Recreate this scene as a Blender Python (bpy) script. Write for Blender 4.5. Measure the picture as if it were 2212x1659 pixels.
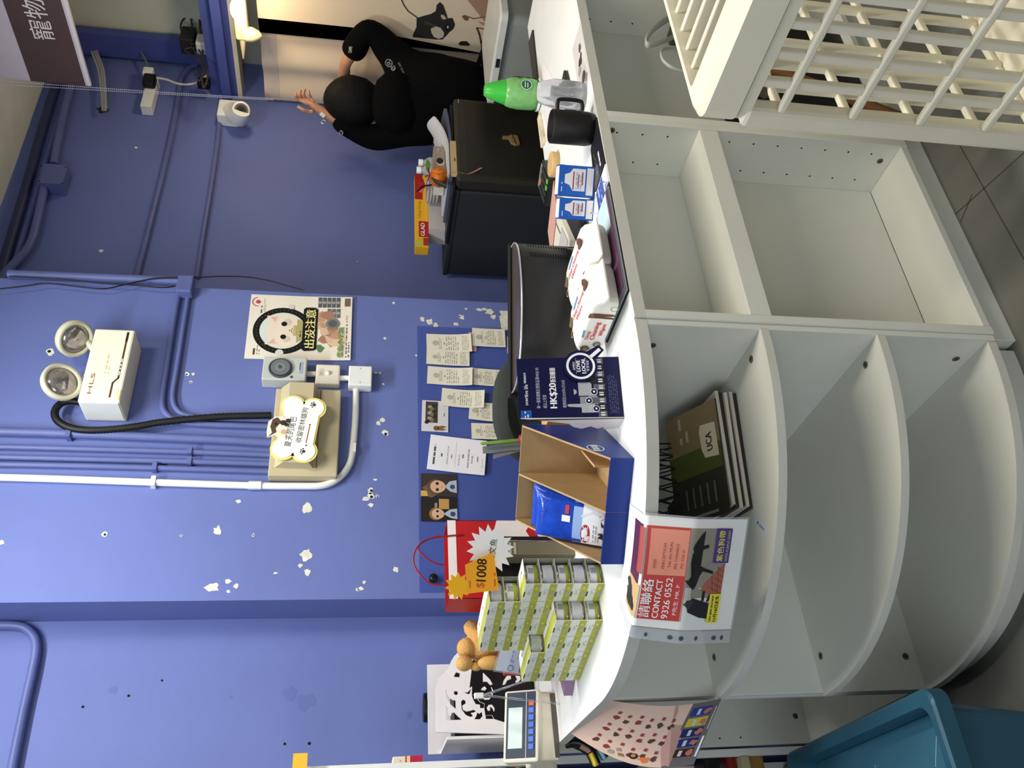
import bpy, math, random
import numpy as np
from mathutils import Vector, Matrix
random.seed(7)
for o in list(bpy.data.objects): bpy.data.objects.remove(o)
SC = bpy.context.scene; COL = SC.collection

# ------------------------------------------------------------------ camera
# the photograph is a portrait phone picture lying on its side, so the camera is rolled a quarter turn
FPX, CZ = 1864.87, 1.4079
YAW, PIT, ROL = math.radians(33.84524), math.radians(-9.76541), math.radians(-1.87583)
_f = np.array([math.sin(YAW)*math.cos(PIT), math.cos(YAW)*math.cos(PIT), math.sin(PIT)])
_r = np.array([math.cos(YAW), -math.sin(YAW), 0.0]); _d = -np.cross(_r, _f)
_r, _d = math.cos(ROL)*_r + math.sin(ROL)*_d, -math.sin(ROL)*_r + math.cos(ROL)*_d
cam = bpy.data.cameras.new('camera'); cam.sensor_fit = 'HORIZONTAL'; cam.sensor_width = 36.0
cam.lens = FPX/2212*36.0; cam.clip_start = 0.05
co = bpy.data.objects.new('camera', cam); COL.objects.link(co)
co.matrix_world = Matrix(((_d[0], _r[0], -_f[0], 0), (_d[1], _r[1], -_f[1], 0), (_d[2], _r[2], -_f[2], CZ), (0, 0, 0, 1)))
SC.camera = co

# ------------------------------------------------------------------ light and exposure
SC.view_settings.view_transform = 'Standard'; SC.view_settings.look = 'None'
SC.view_settings.gamma = 1.0; SC.view_settings.use_curve_mapping = False
SC.view_settings.exposure = 0.0
w = bpy.data.worlds.new('world'); SC.world = w; w.use_nodes = True
w.node_tree.nodes['Background'].inputs[0].default_value = (0.80, 0.88, 1.0, 1)
w.node_tree.nodes['Background'].inputs[1].default_value = 0.24
def area(name, loc, sx, sy, power, col, look):
    l = bpy.data.lights.new(name, 'AREA'); l.shape = 'RECTANGLE'; l.size = sx; l.size_y = sy
    l.energy = power; l.color = col
    o = bpy.data.objects.new(name, l); COL.objects.link(o); o.location = loc
    o.rotation_euler = (Vector(look)-Vector(loc)).to_track_quat('-Z', 'Y').to_euler()
    return o
area('ceiling_tube_counter', (0.85, 1.75, 2.98), 1.25, 0.16, 44, (0.93, 0.97, 1.0), (0.85, 1.8, 0))
area('ceiling_tube_shop', (1.6, 0.35, 2.98), 0.16, 1.25, 46, (1.0, 0.93, 0.80), (1.6, 0.4, 0))
area('shop_front_daylight', (-2.3, -0.9, 1.7), 2.2, 2.0, 44, (0.84, 0.92, 1.0), (0.6, 1.6, 0.6))
def point(name, loc, power, col, r=0.04):
    l = bpy.data.lights.new(name, 'POINT'); l.energy = power; l.color = col; l.shadow_soft_size = r
    o = bpy.data.objects.new(name, l); COL.objects.link(o); o.location = loc

# ------------------------------------------------------------------ finding points of the place
def ray(p):
    u, v = 1659-p[1]-829.5, p[0]-1106
    return _r*(u/FPX) + _d*(v/FPX) + _f
CAMP = np.array([0, 0, CZ])
def Yp(p, y): d = ray(p); return Vector(CAMP + d*(y/d[1]))
def Xp(p, x): d = ray(p); return Vector(CAMP + d*(x/d[0]))
def Zp(p, z): d = ray(p); return Vector(CAMP + d*((z-CZ)/d[2]))
def Dp(p, dep): return Vector(CAMP + ray(p)*dep)

# ------------------------------------------------------------------ materials
def lin(c):
    return tuple((x/255/12.92 if x/255 <= 0.04045 else ((x/255+0.055)/1.055)**2.4) for x in c)
MATS = {}
def M(name, rgb=None, rough=0.55, metal=0.0, var=0.05, scale=9.0, bump=0.0, bscale=60.0, trans=0.0, alpha=1.0, emit=0.0, spec=0.4, ior=1.45):
    if name in MATS: return MATS[name]
    m = bpy.data.materials.new(name); m.use_nodes = True; nt = m.node_tree; n = nt.nodes; b = n['Principled BSDF']
    c = lin(rgb)
    tc = n.new('ShaderNodeTexCoord'); nz = n.new('ShaderNodeTexNoise'); nz.inputs['Scale'].default_value = scale; nz.inputs['Detail'].default_value = 4
    nt.links.new(tc.outputs['Object'], nz.inputs['Vector'])
    rp = n.new('ShaderNodeValToRGB')
    rp.color_ramp.elements[0].position = 0.3; rp.color_ramp.elements[1].position = 0.7
    rp.color_ramp.elements[0].color = (*[x*(1-var) for x in c], 1); rp.color_ramp.elements[1].color = (*[min(1, x*(1+var)) for x in c], 1)
    nt.links.new(nz.outputs['Fac'], rp.inputs['Fac']); nt.links.new(rp.outputs['Color'], b.inputs['Base Color'])
    b.inputs['Roughness'].default_value = rough; b.inputs['Metallic'].default_value = metal
    b.inputs['Specular IOR Level'].default_value = spec; b.inputs['IOR'].default_value = ior
    b.inputs['Transmission Weight'].default_value = trans; b.inputs['Alpha'].default_value = alpha
    if emit:
        b.inputs['Emission Color'].default_value = (*c, 1); b.inputs['Emission Strength'].default_value = emit
    if bump:
        nb = n.new('ShaderNodeTexNoise'); nb.inputs['Scale'].default_value = bscale; nb.inputs['Detail'].default_value = 3
        nt.links.new(tc.outputs['Object'], nb.inputs['Vector'])
        bp = n.new('ShaderNodeBump'); bp.inputs['Strength'].default_value = bump; bp.inputs['Distance'].default_value = 0.004
        nt.links.new(nb.outputs['Fac'], bp.inputs['Height']); nt.links.new(bp.outputs['Normal'], b.inputs['Normal'])
    MATS[name] = m; return m

def C(r, g, b): # plain printed / moulded colour by value
    return M('colour_%02x%02x%02x' % (r, g, b), (r, g, b), 0.5, var=0.03)
WALL = M('blue_wall_paint', (104, 116, 174), 0.6, var=0.06, scale=2.2, bump=0.25, bscale=22)
PIPE = M('blue_pipe_paint', (94, 104, 156), 0.42, var=0.07, scale=14, bump=0.1)
PLAST = M('bare_plaster', (226, 222, 206), 0.85, var=0.12, scale=40, bump=0.5)
LAM = M('white_laminate', (222, 222, 212), 0.45, var=0.035, scale=5)
LAMTOP = M('white_worktop', (236, 236, 230), 0.38, var=0.03, scale=5)
EDGE = M('white_edge_band', (212, 210, 200), 0.5, var=0.04)
FLOORM = M('grey_screed', (112, 111, 104), 0.6, var=0.14, scale=5, bump=0.1)
HOLE = M('dark_hole', (14, 13, 10), 0.9)
CAP = M('grey_screw_cap', (92, 90, 76), 0.5, var=0.25, scale=180)
WHITEP = M('white_plastic', (238, 238, 232), 0.4)
CREAM = M('cream_plastic', (236, 228, 206), 0.42, var=0.03)
BLACK = M('black_plastic', (12, 12, 12), 0.42)
DKGREY = M('dark_grey_plastic', (44, 45, 46), 0.5)
PAPER = M('white_paper', (238, 236, 232), 0.75, var=0.02)
CARD = M('brown_cardboard', (176, 146, 104), 0.85, var=0.06, scale=30)
CHROME = M('chrome', (205, 205, 205), 0.18, 1.0)
CLEAR = M('clear_acrylic', (235, 240, 244), 0.06, trans=0.92, ior=1.2, var=0.01)
MILKY = M('milky_plastic', (225, 228, 230), 0.25, trans=0.6, ior=1.2, var=0.03)
FILM = M('clear_wall_film', (90, 100, 160), 0.18, var=0.02)

# ------------------------------------------------------------------ mesh building
WLOC = {}
def tag(o, label=None, cat=None, group=None, kind=None):
    if label: o['label'] = label
    if cat: o['category'] = cat
    if group: o['group'] = group
    if kind: o['kind'] = kind
    return o
def thing(name, label, cat, loc, group=None):
    o = bpy.data.objects.new(name, None); COL.objects.link(o); o.location = loc; o.empty_display_size = 0.05
    WLOC[o] = Vector(loc); return tag(o, label, cat, group)
def Fr(o, x, y):
    o = Vector(o); x = Vector(x).normalized(); y = Vector(y); y = (y-x*y.dot(x)).normalized(); n = x.cross(y)
    return lambda a, b, c=0.0: o+x*a+y*b+n*c
ID = lambda a, b, c=0.0: Vector((a, b, c))
_TXT = {}
def text_mesh(s):
    if s in _TXT: return _TXT[s]
    cu = bpy.data.curves.new('t', 'FONT'); cu.body = s; cu.size = 1.0; cu.resolution_u = 3; cu.fill_mode = 'FRONT'
    o = bpy.data.objects.new('t', cu); COL.objects.link(o)
    dg = bpy.context.evaluated_depsgraph_get(); e = o.evaluated_get(dg); me = e.to_mesh()
    V = [tuple(v.co) for v in me.vertices]; F = [tuple(p.vertices) for p in me.polygons]
    e.to_mesh_clear(); bpy.data.objects.remove(o); bpy.data.curves.remove(cu)
    xs = [v[0] for v in V] or [0, 1]; ys = [v[1] for v in V] or [0, 1]
    _TXT[s] = (V, F, min(xs), max(xs), min(ys), max(ys)); return _TXT[s]
class MB:
    def __init__(s, mat=None): s.v = []; s.f = []; s.m = []; s.s = []; s.mats = []; s.mat = mat
    def mi(s, mat):
        mat = mat or s.mat
        if mat not in s.mats: s.mats.append(mat)
        return s.mats.index(mat)
    def add(s, V, F, mat=None, smooth=False):
        b = len(s.v); s.v += [Vector(p) for p in V]; k = s.mi(mat)
        for f in F: s.f.append([b+i for i in f]); s.m.append(k); s.s.append(smooth)
        return s
    def poly(s, pts, mat=None): return s.add(pts, [list(range(len(pts)))], mat)
    def box(s, x0, x1, y0, y1, z0, z1, mat=None, fr=ID, bev=0.0):
        if x0 > x1: x0, x1 = x1, x0
        if y0 > y1: y0, y1 = y1, y0
        if z0 > z1: z0, z1 = z1, z0
        if not bev:
            V = [fr(x, y, z) for z in (z0, z1) for x, y in ((x0, y0), (x1, y0), (x1, y1), (x0, y1))]
            return s.add(V, [(3, 2, 1, 0), (4, 5, 6, 7), (0, 1, 5, 4), (1, 2, 6, 5), (2, 3, 7, 6), (3, 0, 4, 7)], mat)
        b = min(bev, (x1-x0)/2.01, (y1-y0)/2.01, (z1-z0)/2.01); rings = []
        def ring(e, z, k=2):
            P = []
            for cx, cy, a0 in ((x1-b, y1-b, 0), (x0+b, y1-b, 90), (x0+b, y0+b, 180), (x1-b, y0+b, 270)):
                for i in range(k+1):
                    a = math.radians(a0+90*i/k); P.append(fr(cx+math.cos(a)*(b-e), cy+math.sin(a)*(b-e), z))
            return P
        rings = [ring(b, z0), ring(b*0.3, z0+b*0.3), ring(0, z0+b), ring(0, z1-b), ring(b*0.3, z1-b*0.3), ring(b, z1)]
        return s.rings(rings, mat, True, True, smooth=False)
    def rings(s, R, mat=None, cap0=True, cap1=True, smooth=True, closed=True):
        n = len(R[0]); V = [p for r in R for p in r]; F = []
        for i in range(len(R)-1):
            for j in range(n if closed else n-1):
                k = (j+1) % n; F.append((i*n+j, i*n+k, (i+1)*n+k, (i+1)*n+j))
        s.add(V, F, mat, smooth)
        if cap0: s.add(R[0], [list(range(n))[::-1]], mat)
        if cap1: s.add(R[-1], [list(range(n))], mat)
        return s
    def prism(s, out, z0, z1, mat=None, fr=ID, side=None):
        a = [fr(x, y, z0) for x, y in out]; b = [fr(x, y, z1) for x, y in out]; n = len(out)
        s.add(a, [list(range(n))[::-1]], mat); s.add(b, [list(range(n))], mat)
        return s.add(a+b, [(i, (i+1) % n, n+(i+1) % n, n+i) for i in range(n)], side or mat)
    def cyl(s, x, y, z0, z1, r, mat=None, fr=ID, n=20, r1=None, smooth=True):
        r1 = r if r1 is None else r1
        return s.lathe([(r, z0), (r1, z1)], mat, fr=fr, n=n, c=(x, y), smooth=smooth)
    def lathe(s, prof, mat=None, fr=ID, n=24, c=(0, 0), smooth=True, caps=True, sy=1.0):
        R = [[fr(c[0]+r*math.cos(2*math.pi*i/n), c[1]+sy*r*math.sin(2*math.pi*i/n), z) for i in range(n)] for r, z in prof]
        return s.rings(R, mat, caps, caps, smooth)
    def ball(s, c, r, mat=None, n=16, fr=ID):
        if not hasattr(r, '__len__'): r = (r, r, r)
        R = []
        for k in range(n//2+1):
            t = math.pi*k/(n//2); q = max(math.sin(t), 0.02)
            R.append([fr(c[0]+r[0]*q*math.cos(2*math.pi*i/n), c[1]+r[1]*q*math.sin(2*math.pi*i/n), c[2]-r[2]*math.cos(t)) for i in range(n)])
        return s.rings(R, mat)
    def tube(s, path, r, mat=None, n=8, flat=None, caps=True):
        P = [Vector(p) for p in path]; R = []; up = Vector((0.13, 0.21, 0.97)); pn = None
        for i, p in enumerate(P):
            t = (P[min(i+1, len(P)-1)]-P[max(i-1, 0)]).normalized()
            if pn is None: pn = t.cross(up if abs(t.dot(up)) < 0.9 else Vector((1, 0.1, 0))).normalized()
            pn = (pn-t*pn.dot(t)).normalized(); bn = t.cross(pn)
            rr = r[i] if hasattr(r, '__len__') else r; q = rr*(flat or 1)
            R.append([p+pn*(rr*math.cos(2*math.pi*j/n))+bn*(q*math.sin(2*math.pi*j/n)) for j in range(n)])
        return s.rings(R, mat, caps, caps)
    def grid(s, fn, nu, nv, mat=None, smooth=True):
        V = [fn(i/nu, j/nv) for j in range(nv+1) for i in range(nu+1)]
        return s.add(V, [(j*(nu+1)+i, j*(nu+1)+i+1, (j+1)*(nu+1)+i+1, (j+1)*(nu+1)+i) for j in range(nv) for i in range(nu)], mat, smooth)
    # printing on a surface: fr maps (x right, y up, lift)
    def rect(s, x0, y0, x1, y1, mat, fr, l=1, n=1):
        if n == 1: return s.poly([fr(x0, y0, l*4e-4), fr(x1, y0, l*4e-4), fr(x1, y1, l*4e-4), fr(x0, y1, l*4e-4)], mat)
        return s.grid(lambda a, b: fr(x0+(x1-x0)*a, y0+(y1-y0)*b, l*4e-4), n, n, mat)
    def shape(s, pts, mat, fr, l=1): return s.poly([fr(x, y, l*4e-4) for x, y in pts], mat)
    def disc(s, x, y, r, mat, fr, l=1, n=22, ry=None):
        return s.shape([(x+r*math.cos(2*math.pi*i/n), y+(ry or r)*math.sin(2*math.pi*i/n)) for i in range(n)], mat, fr, l)
    def ring2(s, x, y, r0, r1, mat, fr, l=1, n=26, e=1.0):
        V = []
        for i in range(n):
            a = 2*math.pi*i/n
            V += [fr(x+r0*math.cos(a), y+e*r0*math.sin(a), l*4e-4), fr(x+r1*math.cos(a), y+e*r1*math.sin(a), l*4e-4)]
        return s.add(V, [(2*i, 2*i+1, (2*i+3) % (2*n), (2*i+2) % (2*n)) for i in range(n)], mat)
    def line(s, pts, wd, mat, fr, l=1):
        for (a, b), (c, d) in zip(pts, pts[1:]):
            t = Vector((c-a, d-b)); k = t.length
            if k < 1e-9: continue
            t /= k; nx, ny = -t.y*wd/2, t.x*wd/2; ex, ey = t.x*wd*0.25, t.y*wd*0.25
            s.shape([(a-nx-ex, b-ny-ey), (c-nx+ex, d-ny+ey), (c+nx+ex, d+ny+ey), (a+nx-ex, b+ny-ey)], mat, fr, l)
        return s
    def text(s, t, x, y, h, mat, fr, l=2, width=None, ang=0.0, mid=False, bold=0.0):
        # h: height of the letters; width: squeeze the run to this length; (x, y) is its lower left
        V, F, x0, x1, y0, y1 = text_mesh(t); k = h/max(y1-y0, 1e-6); kx = (width/(x1-x0)) if width else k
        ca, sa = math.cos(ang), math.sin(ang); sh = -(x1-x0)*kx/2 if mid else 0
        for dx in ((0,) if not bold else (-bold, bold)):
            P = []
            for p in V:
                a = (p[0]-x0)*kx+sh+dx; b = (p[1]-y0)*k
                P.append(fr(x+a*ca-b*sa, y+a*sa+b*ca, l*4e-4+(5e-5 if dx > 0 else 0)))
            s.add(P, F, mat)
        return s
    def fine(s, x0, y0, x1, y1, rows, mat, fr, l=1, seed=1, fill=0.75):
        # rows of tiny print too small to read in the photograph: short dashes
        rn = random.Random(seed); h = (y1-y0)/rows
        for i in range(rows):
            x = x0; yy = y1-h*(i+0.75); end = x0+(x1-x0)*(1 if i < rows-1 else rn.uniform(0.4, 0.9))
            while x < end:
                ww = rn.uniform(0.5, 2.2)*h
                s.rect(x, yy, min(x+ww, end), yy+h*0.42, mat, fr, l); x += ww+h*rn.uniform(0.2, 0.8)/fill
        return s
    def build(s, name, parent=None, bevel=0.0, label=None, cat=None, group=None, kind=None, loc=None):
        if parent is not None: base = WLOC[parent]
        elif loc is not None: base = Vector(loc)
        else:
            a = np.array([tuple(p) for p in s.v]); lo, hi = a.min(0), a.max(0); base = Vector(((lo[0]+hi[0])/2, (lo[1]+hi[1])/2, lo[2]))
        me = bpy.data.meshes.new(name); me.from_pydata([tuple(p-base) for p in s.v], [], s.f)
        for m in s.mats: me.materials.append(m)
        me.polygons.foreach_set('material_index', s.m); me.polygons.foreach_set('use_smooth', s.s); me.update()
        o = bpy.data.objects.new(name, me); COL.objects.link(o); WLOC[o] = base
        if parent is not None: o.parent = parent
        else: o.location = base
        if bevel:
            md = o.modifiers.new('edge', 'BEVEL'); md.width = bevel; md.segments = 2; md.limit_method = 'ANGLE'; md.angle_limit = math.radians(50)
        return tag(o, label, cat, group, kind)
def catmull(P, k=8):
    P = [Vector(p) for p in P]; out = []
    for i in range(len(P)-1):
        a = P[max(i-1, 0)]; b = P[i]; c = P[i+1]; d = P[min(i+2, len(P)-1)]
        for j in range(k):
            t = j/k; out.append(0.5*((2*b)+(c-a)*t+(2*a-5*b+4*c-d)*t*t+(3*b-a-3*c+d)*t**3))
    return out+[P[-1]]
def blob(cx, cy, r, seed, n=11, sx=1.0):
    rn = random.Random(seed)
    return [(cx+sx*r*rn.uniform(0.55, 1.25)*math.cos(2*math.pi*i/n), cy+r*rn.uniform(0.55, 1.25)*math.sin(2*math.pi*i/n)) for i in range(n)]
# ------------------------------------------------------------------ the setting
YC, YL, YR = 2.62, 2.79, 3.12       # faces of the wall: the pier, the left bay, the right bay
XP0, XP1 = 0.94, 2.142              # sides of the pier
XW = 4.14                           # right-hand wall
TOP = 0.8775
def struct(o): o['kind'] = 'structure'; return o
b = MB(FLOORM); b.box(-3.2, 4.6, -3.2, 3.3, -0.06, 0.0)
JO = M('floor_joint', (70, 69, 64), 0.9)
for a, c in (((2000, 520), (2212, 330)), ((2060, 290), (2212, 560)), ((2100, 420), (2075, 480))):
    p, q = Zp(a, 0), Zp(c, 0); b.line([(p.x, p.y), (q.x, q.y)], 0.003, JO, ID, 1)
struct(b.build('floor', loc=(0, 0, 0)))
def chips(b, specs, y, seed=0):
    for i, (px, py, r, *st) in enumerate(specs):
        p = Yp((px, py), y); k = r/640.0
        fr = Fr(p, (1, 0, 0), (0, 0, 1)); b.shape(blob(0, 0, k, i+seed, 12, st[0] if st else 1.0), PLAST, fr, 1.5)
        if len(st) > 1: b.disc(st[1]*k, st[2]*k, k*0.42, HOLE, fr, 2.5, 10)
b = MB(WALL); b.box(XP0, XP1, YC, YR+0.02, 0, 3.05)
chips(b, [(662, 1098, 10, 1.2), (515, 1083, 6, .7), (470, 1146, 9, 1.1), (661, 1198, 12, 1.1), (458, 1269, 14, .75), (493, 1256, 6, .8), (510, 1266, 5),
          (493, 1278, 4), (595, 1238, 5, .6), (648, 1222, 5), (664, 1236, 7), (772, 1274, 4), (779, 1272, 6, .8), (786, 1258, 4), (855, 1230, 6, 1.2), (3, 1172, 6, .8),
          (108, 760, 9, 1.2, .1, .2), (404, 808, 5, 1, -.2, .1), (417, 808, 4), (412, 826, 4, 1, 0, 0), (226, 1155, 6, 1, 0, -.1), (391, 1157, 3, 1, 0, 0), (547, 1156, 3.5, 1, 0, 0),
          (817, 915, 6), (826, 907, 6), (833, 935, 8, 1, -.4, 0), (800, 1060, 7, 1, 0, -.3), (801, 1072, 8, 1, -.2, -.2), (789, 1078, 7), (801, 1091, 6, .8), (815, 1071, 4, 1, -.2, 0),
          (811, 1036, 5, .6), (812, 806, 4, 1, -.8, 0), (821, 806, 3), (850, 655, 4), (832, 731, 4), (828, 830, 3), (899, 768, 3), (910, 763, 4),
          (985, 700, 7, 1.0), (998, 686, 8, 1.0), (994, 682, 4), (912, 690, 7, 1.3), (928, 695, 9, 1.2), (941, 702, 8, .9), (1006, 667, 4), (1035, 669, 9, .45), (1046, 668, 8, .6),
          (1058, 674, 13, .8), (1066, 684, 8, 1), (984, 941, 5, .7), (977, 942, 4)], YC)
p0, p1 = Yp((1104, 672), YC), Yp((1083, 715), YC)
b.shape([(p0.x, p0.z), (p0.x-.002, p1.z+.002), (p0.x-.022, p1.z-.004), (p0.x-.03, p1.z+.004), (p1.x+.012, p1.z), (p1.x, p1.z-.006), (p1.x-.002, p0.z), (p1.x+.03, p0.z)], PLAST, lambda x, z, l=0: Vector((x, YC-l-.0006, z)))
struct(b.build('wall_back', loc=(1.5, YC, 0)))
b = MB(WALL); b.box(-3.2, XP0, YL, YL+0.25, 0, 3.05)
SMUDGE = M('grey_wall_smudge', (98, 109, 166), 0.7)
for px, py, r in ((660, 1515, 22), (628, 1500, 16), (245, 1490, 9), (499, 1505, 5), (884, 1545, 8)):
    p = Yp((px, py), YL); b.shape(blob(0, 0, r/760, int(px), 14), SMUDGE, Fr(p, (1, 0, 0), (0, 0, 1)), 1)
for px, py, r in ((179, 1527, 3), (615, 1607, 3), (668, 1606, 3.5), (350, 1470, 2.5), (278, 1503, 3)):
    p = Yp((px, py), YL); b.disc(0, 0, r/760, HOLE, Fr(p, (1, 0, 0), (0, 0, 1)), 2, 10)
struct(b.build('wall_left', loc=(0, YL, 0)))
b = MB(WALL); b.box(XP1, XW+0.1, YR, YR+0.2, 0, 3.05)
chips(b, [(218, 542, 6), (294, 318, 5, 1.3, .9, 0), (772, 565, 2)], YR, 50)
p = Yp((222, 236), YR); b.shape(blob(0, 0, .03, 3, 12), M('broken_plaster', (58, 54, 52), .9), Fr(p, (1, 0, 0), (0, 0, 1)), 1.5); b.disc(0, 0, .017, HOLE, Fr(p, (1, 0, 0), (0, 0, 1)), 2.5)
struct(b.build('wall_right_bay', loc=(3, YR, 0)))
b = MB(M('pale_green_wall', (206, 210, 190), 0.7, var=0.08, scale=3)); b.box(XW, XW+0.15, -3.2, YR, 0, 3.05)
struct(b.build('wall_right', loc=(XW, 1, 0)))
b = MB(M('ceiling_paint', (225, 225, 215), 0.8)); b.box(-3.2, XW+.15, -3.2, 3.3, 3.05, 3.12)
struct(b.build('ceiling', loc=(0, 0, 3.05)))
XB = 3.85                            # plane of the banner and of the beam above it
z0, z1 = Xp((514, 202), XB).z, Xp((455, 185), XB).z
b = MB(M('blue_beam_paint', (70, 82, 150), 0.5, var=0.06)); b.box(XB+.005, XB+.16, 0.6, YR, z0, z1); b.box(XB-.035, XB+.005, 0.6, YR, z0+.03, z0+.075)
b.box(XB+.0, XB+.10, 0.6, YR-.002, z0-.022, z0, M('beam_soffit_cream', (214, 206, 180), .6))
struct(b.build('trim_1'))
q0, q1 = Yp((173, 70), YR-.10), Yp((405, 108), YR-.10)
b = MB(M('blue_beam_paint')); b.box(q1.x-.02, q1.x+.035, YR-.16, YR-.03, z1, 3.05)
struct(b.build('trim_2'))

# ------------------------------------------------------------------ the shop counter
def boards(root, name, spec, mat=LAM, bevel=0.0015):
    m = MB(mat); m.box(*spec); return m.build(name, root, bevel)
def pins(m, pts, axis, val, r=0.0026):
    for a, z in pts:
        fr = Fr((val, a, z), (0, -1, 0), (0, 0, 1)) if axis == 'x-' else Fr((a, val, z), (1, 0, 0), (0, 0, 1))
        m.disc(0, 0, r, HOLE, fr, 1, 8)
def cap(root, p, n, r=0.008):
    n = Vector(n); u = Vector((0, 0, 1)) if abs(n.z) < .5 else Vector((0, 1, 0)); x = u.cross(n)
    m = MB(CAP); fr = Fr(p, x, u); m.cyl(0, 0, 0, 0.0012, r, CAP, fr, 18); m.line([(-r*.45, 0), (r*.45, 0)], .0015, HOLE, fr, 4); m.line([(0, -r*.45), (0, r*.45)], .0015, HOLE, fr, 4)
    m.build('screw_cap', root)
ZB, ZS, ZSLAB, YF = 0.0862, 0.625, 0.8525, 1.30
# straight bay in the middle
X0, X1 = 1.0445, 1.653
r = thing('display_cabinet', 'white open cabinet bay with one thick shelf, between the corner cabinet and the cage', 'cabinet', ((X0+X1)/2, 1.38, 0))
boards(r, 'side_panel', (X0, X0+.020, YF, 1.475, .068, ZSLAB))
m = MB(LAM); m.box(X1-.018, X1, YF, 1.475, .068, ZSLAB)
zs = [ZS+.016+.0641*i for i in range(4)]
zs = [.8235, .7594, .6953] ; zl = [.5355-.0641*i for i in range(7)]
pins(m, [(1.332, z) for z in zs+zl]+[(1.42, z) for z in [.8225, .7584, .6943]+zl], 'x-', X1-.018)
m.build('side_panel', r, .0015)
boards(r, 'shelf', (X0+.020, X1-.018, YF+.002, 1.457, .577, ZS)); boards(r, 'base_board', (X0+.020, X1-.018, YF+.002, 1.457, .068, ZB))
boards(r, 'back_panel', (X0+.020, X1-.018, 1.457, 1.475, ZB, ZSLAB)); boards(r, 'plinth', (X0, X1, YF+.022, 1.47, 0, .068))
cap(r, Vector((X1-.0181, 1.327, .838)), (-1, 0, 0)); cap(r, Vector((X1-.0181, 1.352, .116)), (-1, 0, 0))
# bay to the right, behind the cage
r = thing('display_cabinet', 'white open cabinet bay behind the plastic cage, mostly hidden by it', 'cabinet', (1.95, 1.38, 0))
X2 = Yp((1300, 68), 1.455).x
boards(r, 'side_panel', (X1, X1+.020, YF, 1.475, .068, ZSLAB)); m = MB(LAM); m.box(X2, X2+.018, YF, 1.475, .068, ZSLAB)
pins(m, [(1.332, .80-.0641*i) for i in range(9)]+[(1.42, .80-.0641*i) for i in range(9)], 'x-', X2); m.build('side_panel', r, .0015)
boards(r, 'base_board', (X1+.020, X2, YF+.002, 1.457, .068, ZB)); boards(r, 'back_panel', (X1+.020, X2, 1.457, 1.475, ZB, ZSLAB)); boards(r, 'plinth', (X1, X2+.018, YF+.022, 1.47, 0, .068))
# rounded corner bay
CX, CY, CR = 1.030, 1.893, 0.588
def arc(rad, n=40, a0=270, a1=180): return [(CX+rad*math.cos(math.radians(a0+(a1-a0)*i/n)), CY+rad*math.sin(math.radians(a0+(a1-a0)*i/n))) for i in range(n+1)]
r = thing('corner_cabinet', 'white rounded corner cabinet with two curved shelves, at the bend of the counter', 'cabinet', (.75, 1.65, 0))
boards(r, 'side_panel', (CX, CX+.0140, CY-CR, CY+.018, .068, ZSLAB)); boards(r, 'back_panel', (CX-CR+.006, CX, CY, CY+.018, .068, ZSLAB))
for nm, zt, th, rr in (('shelf', .612, .018, CR+.008), ('shelf', .350, .018, CR+.006), ('base_board', ZB, .020, CR)):
    m = MB(LAM); m.prism(arc(rr-.004)[::-1]+[(CX, CY)], zt-th, zt, LAM, side=EDGE); m.build(nm, r, .0015)
m = MB(EDGE); m.prism(arc(CR-.035)[::-1]+[(CX, CY)], 0, .066); m.build('plinth', r)
for p, z in (((1623, 776), .612), ((1543, 1420), .612), ((1870, 788), .350), ((1773, 1417), .350)): cap(r, Zp(p, z), (0, 0, 1))
cap(r, Xp((2065, 775), CX-.0002), (-1, 0, 0)); cap(r, Yp((1956, 1418), CY-.0002), (0, -1, 0)); cap(r, Xp((1409, 746), CX-.0002), (-1, 0, 0))
# the arm that runs back to the wall
r = thing('counter_leg_cabinet', 'white cabinet bay under the left arm of the counter, behind the teal bin', 'cabinet', (.7, 2.2, 0))
boards(r, 'side_panel', (.448, .98, CY+.0195, CY+.0375, .068, ZSLAB))
m = MB(LAM); m.box(.452, .98, 2.503, 2.521, .068, ZSLAB)
pins(m, [(.474, .30+.0641*i) for i in range(8)], 'y-', 2.503); m.build('side_panel', r, .0015)
boards(r, 'base_board', (.456, .98, CY+.0375, 2.503, .068, ZB)); boards(r, 'back_panel', (.962, .98, CY+.0375, 2.503, ZB, ZSLAB)); boards(r, 'plinth', (.47, .96, CY+.02, 2.52, 0, .068))
cap(r, Yp((1718, 1547), 2.5028), (0, -1, 0))
m = MB(LAMTOP); m.prism([(1.0445, 1.30), (2.72, 1.30), (2.72, 1.79), (1.0445, 1.79)], ZSLAB, TOP, LAMTOP, side=EDGE)
tag(m.build('worktop', None, .001), 'straight white worktop on the right part of the counter, under the monitor and wipes', 'worktop')
m = MB(LAMTOP)
out = arc(CR+.002)[::-1]
m.prism(out+[(1.0437, 1.305), (1.0437, 1.80), (.99, 1.92), (.93, 2.05), (.93, 2.775), (.452, 2.775)], ZSLAB, TOP, LAMTOP, side=EDGE)
tag(m.build('worktop', None, .001), 'rounded white worktop of the counter corner, under the blue cartons and cat food', 'worktop')

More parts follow.
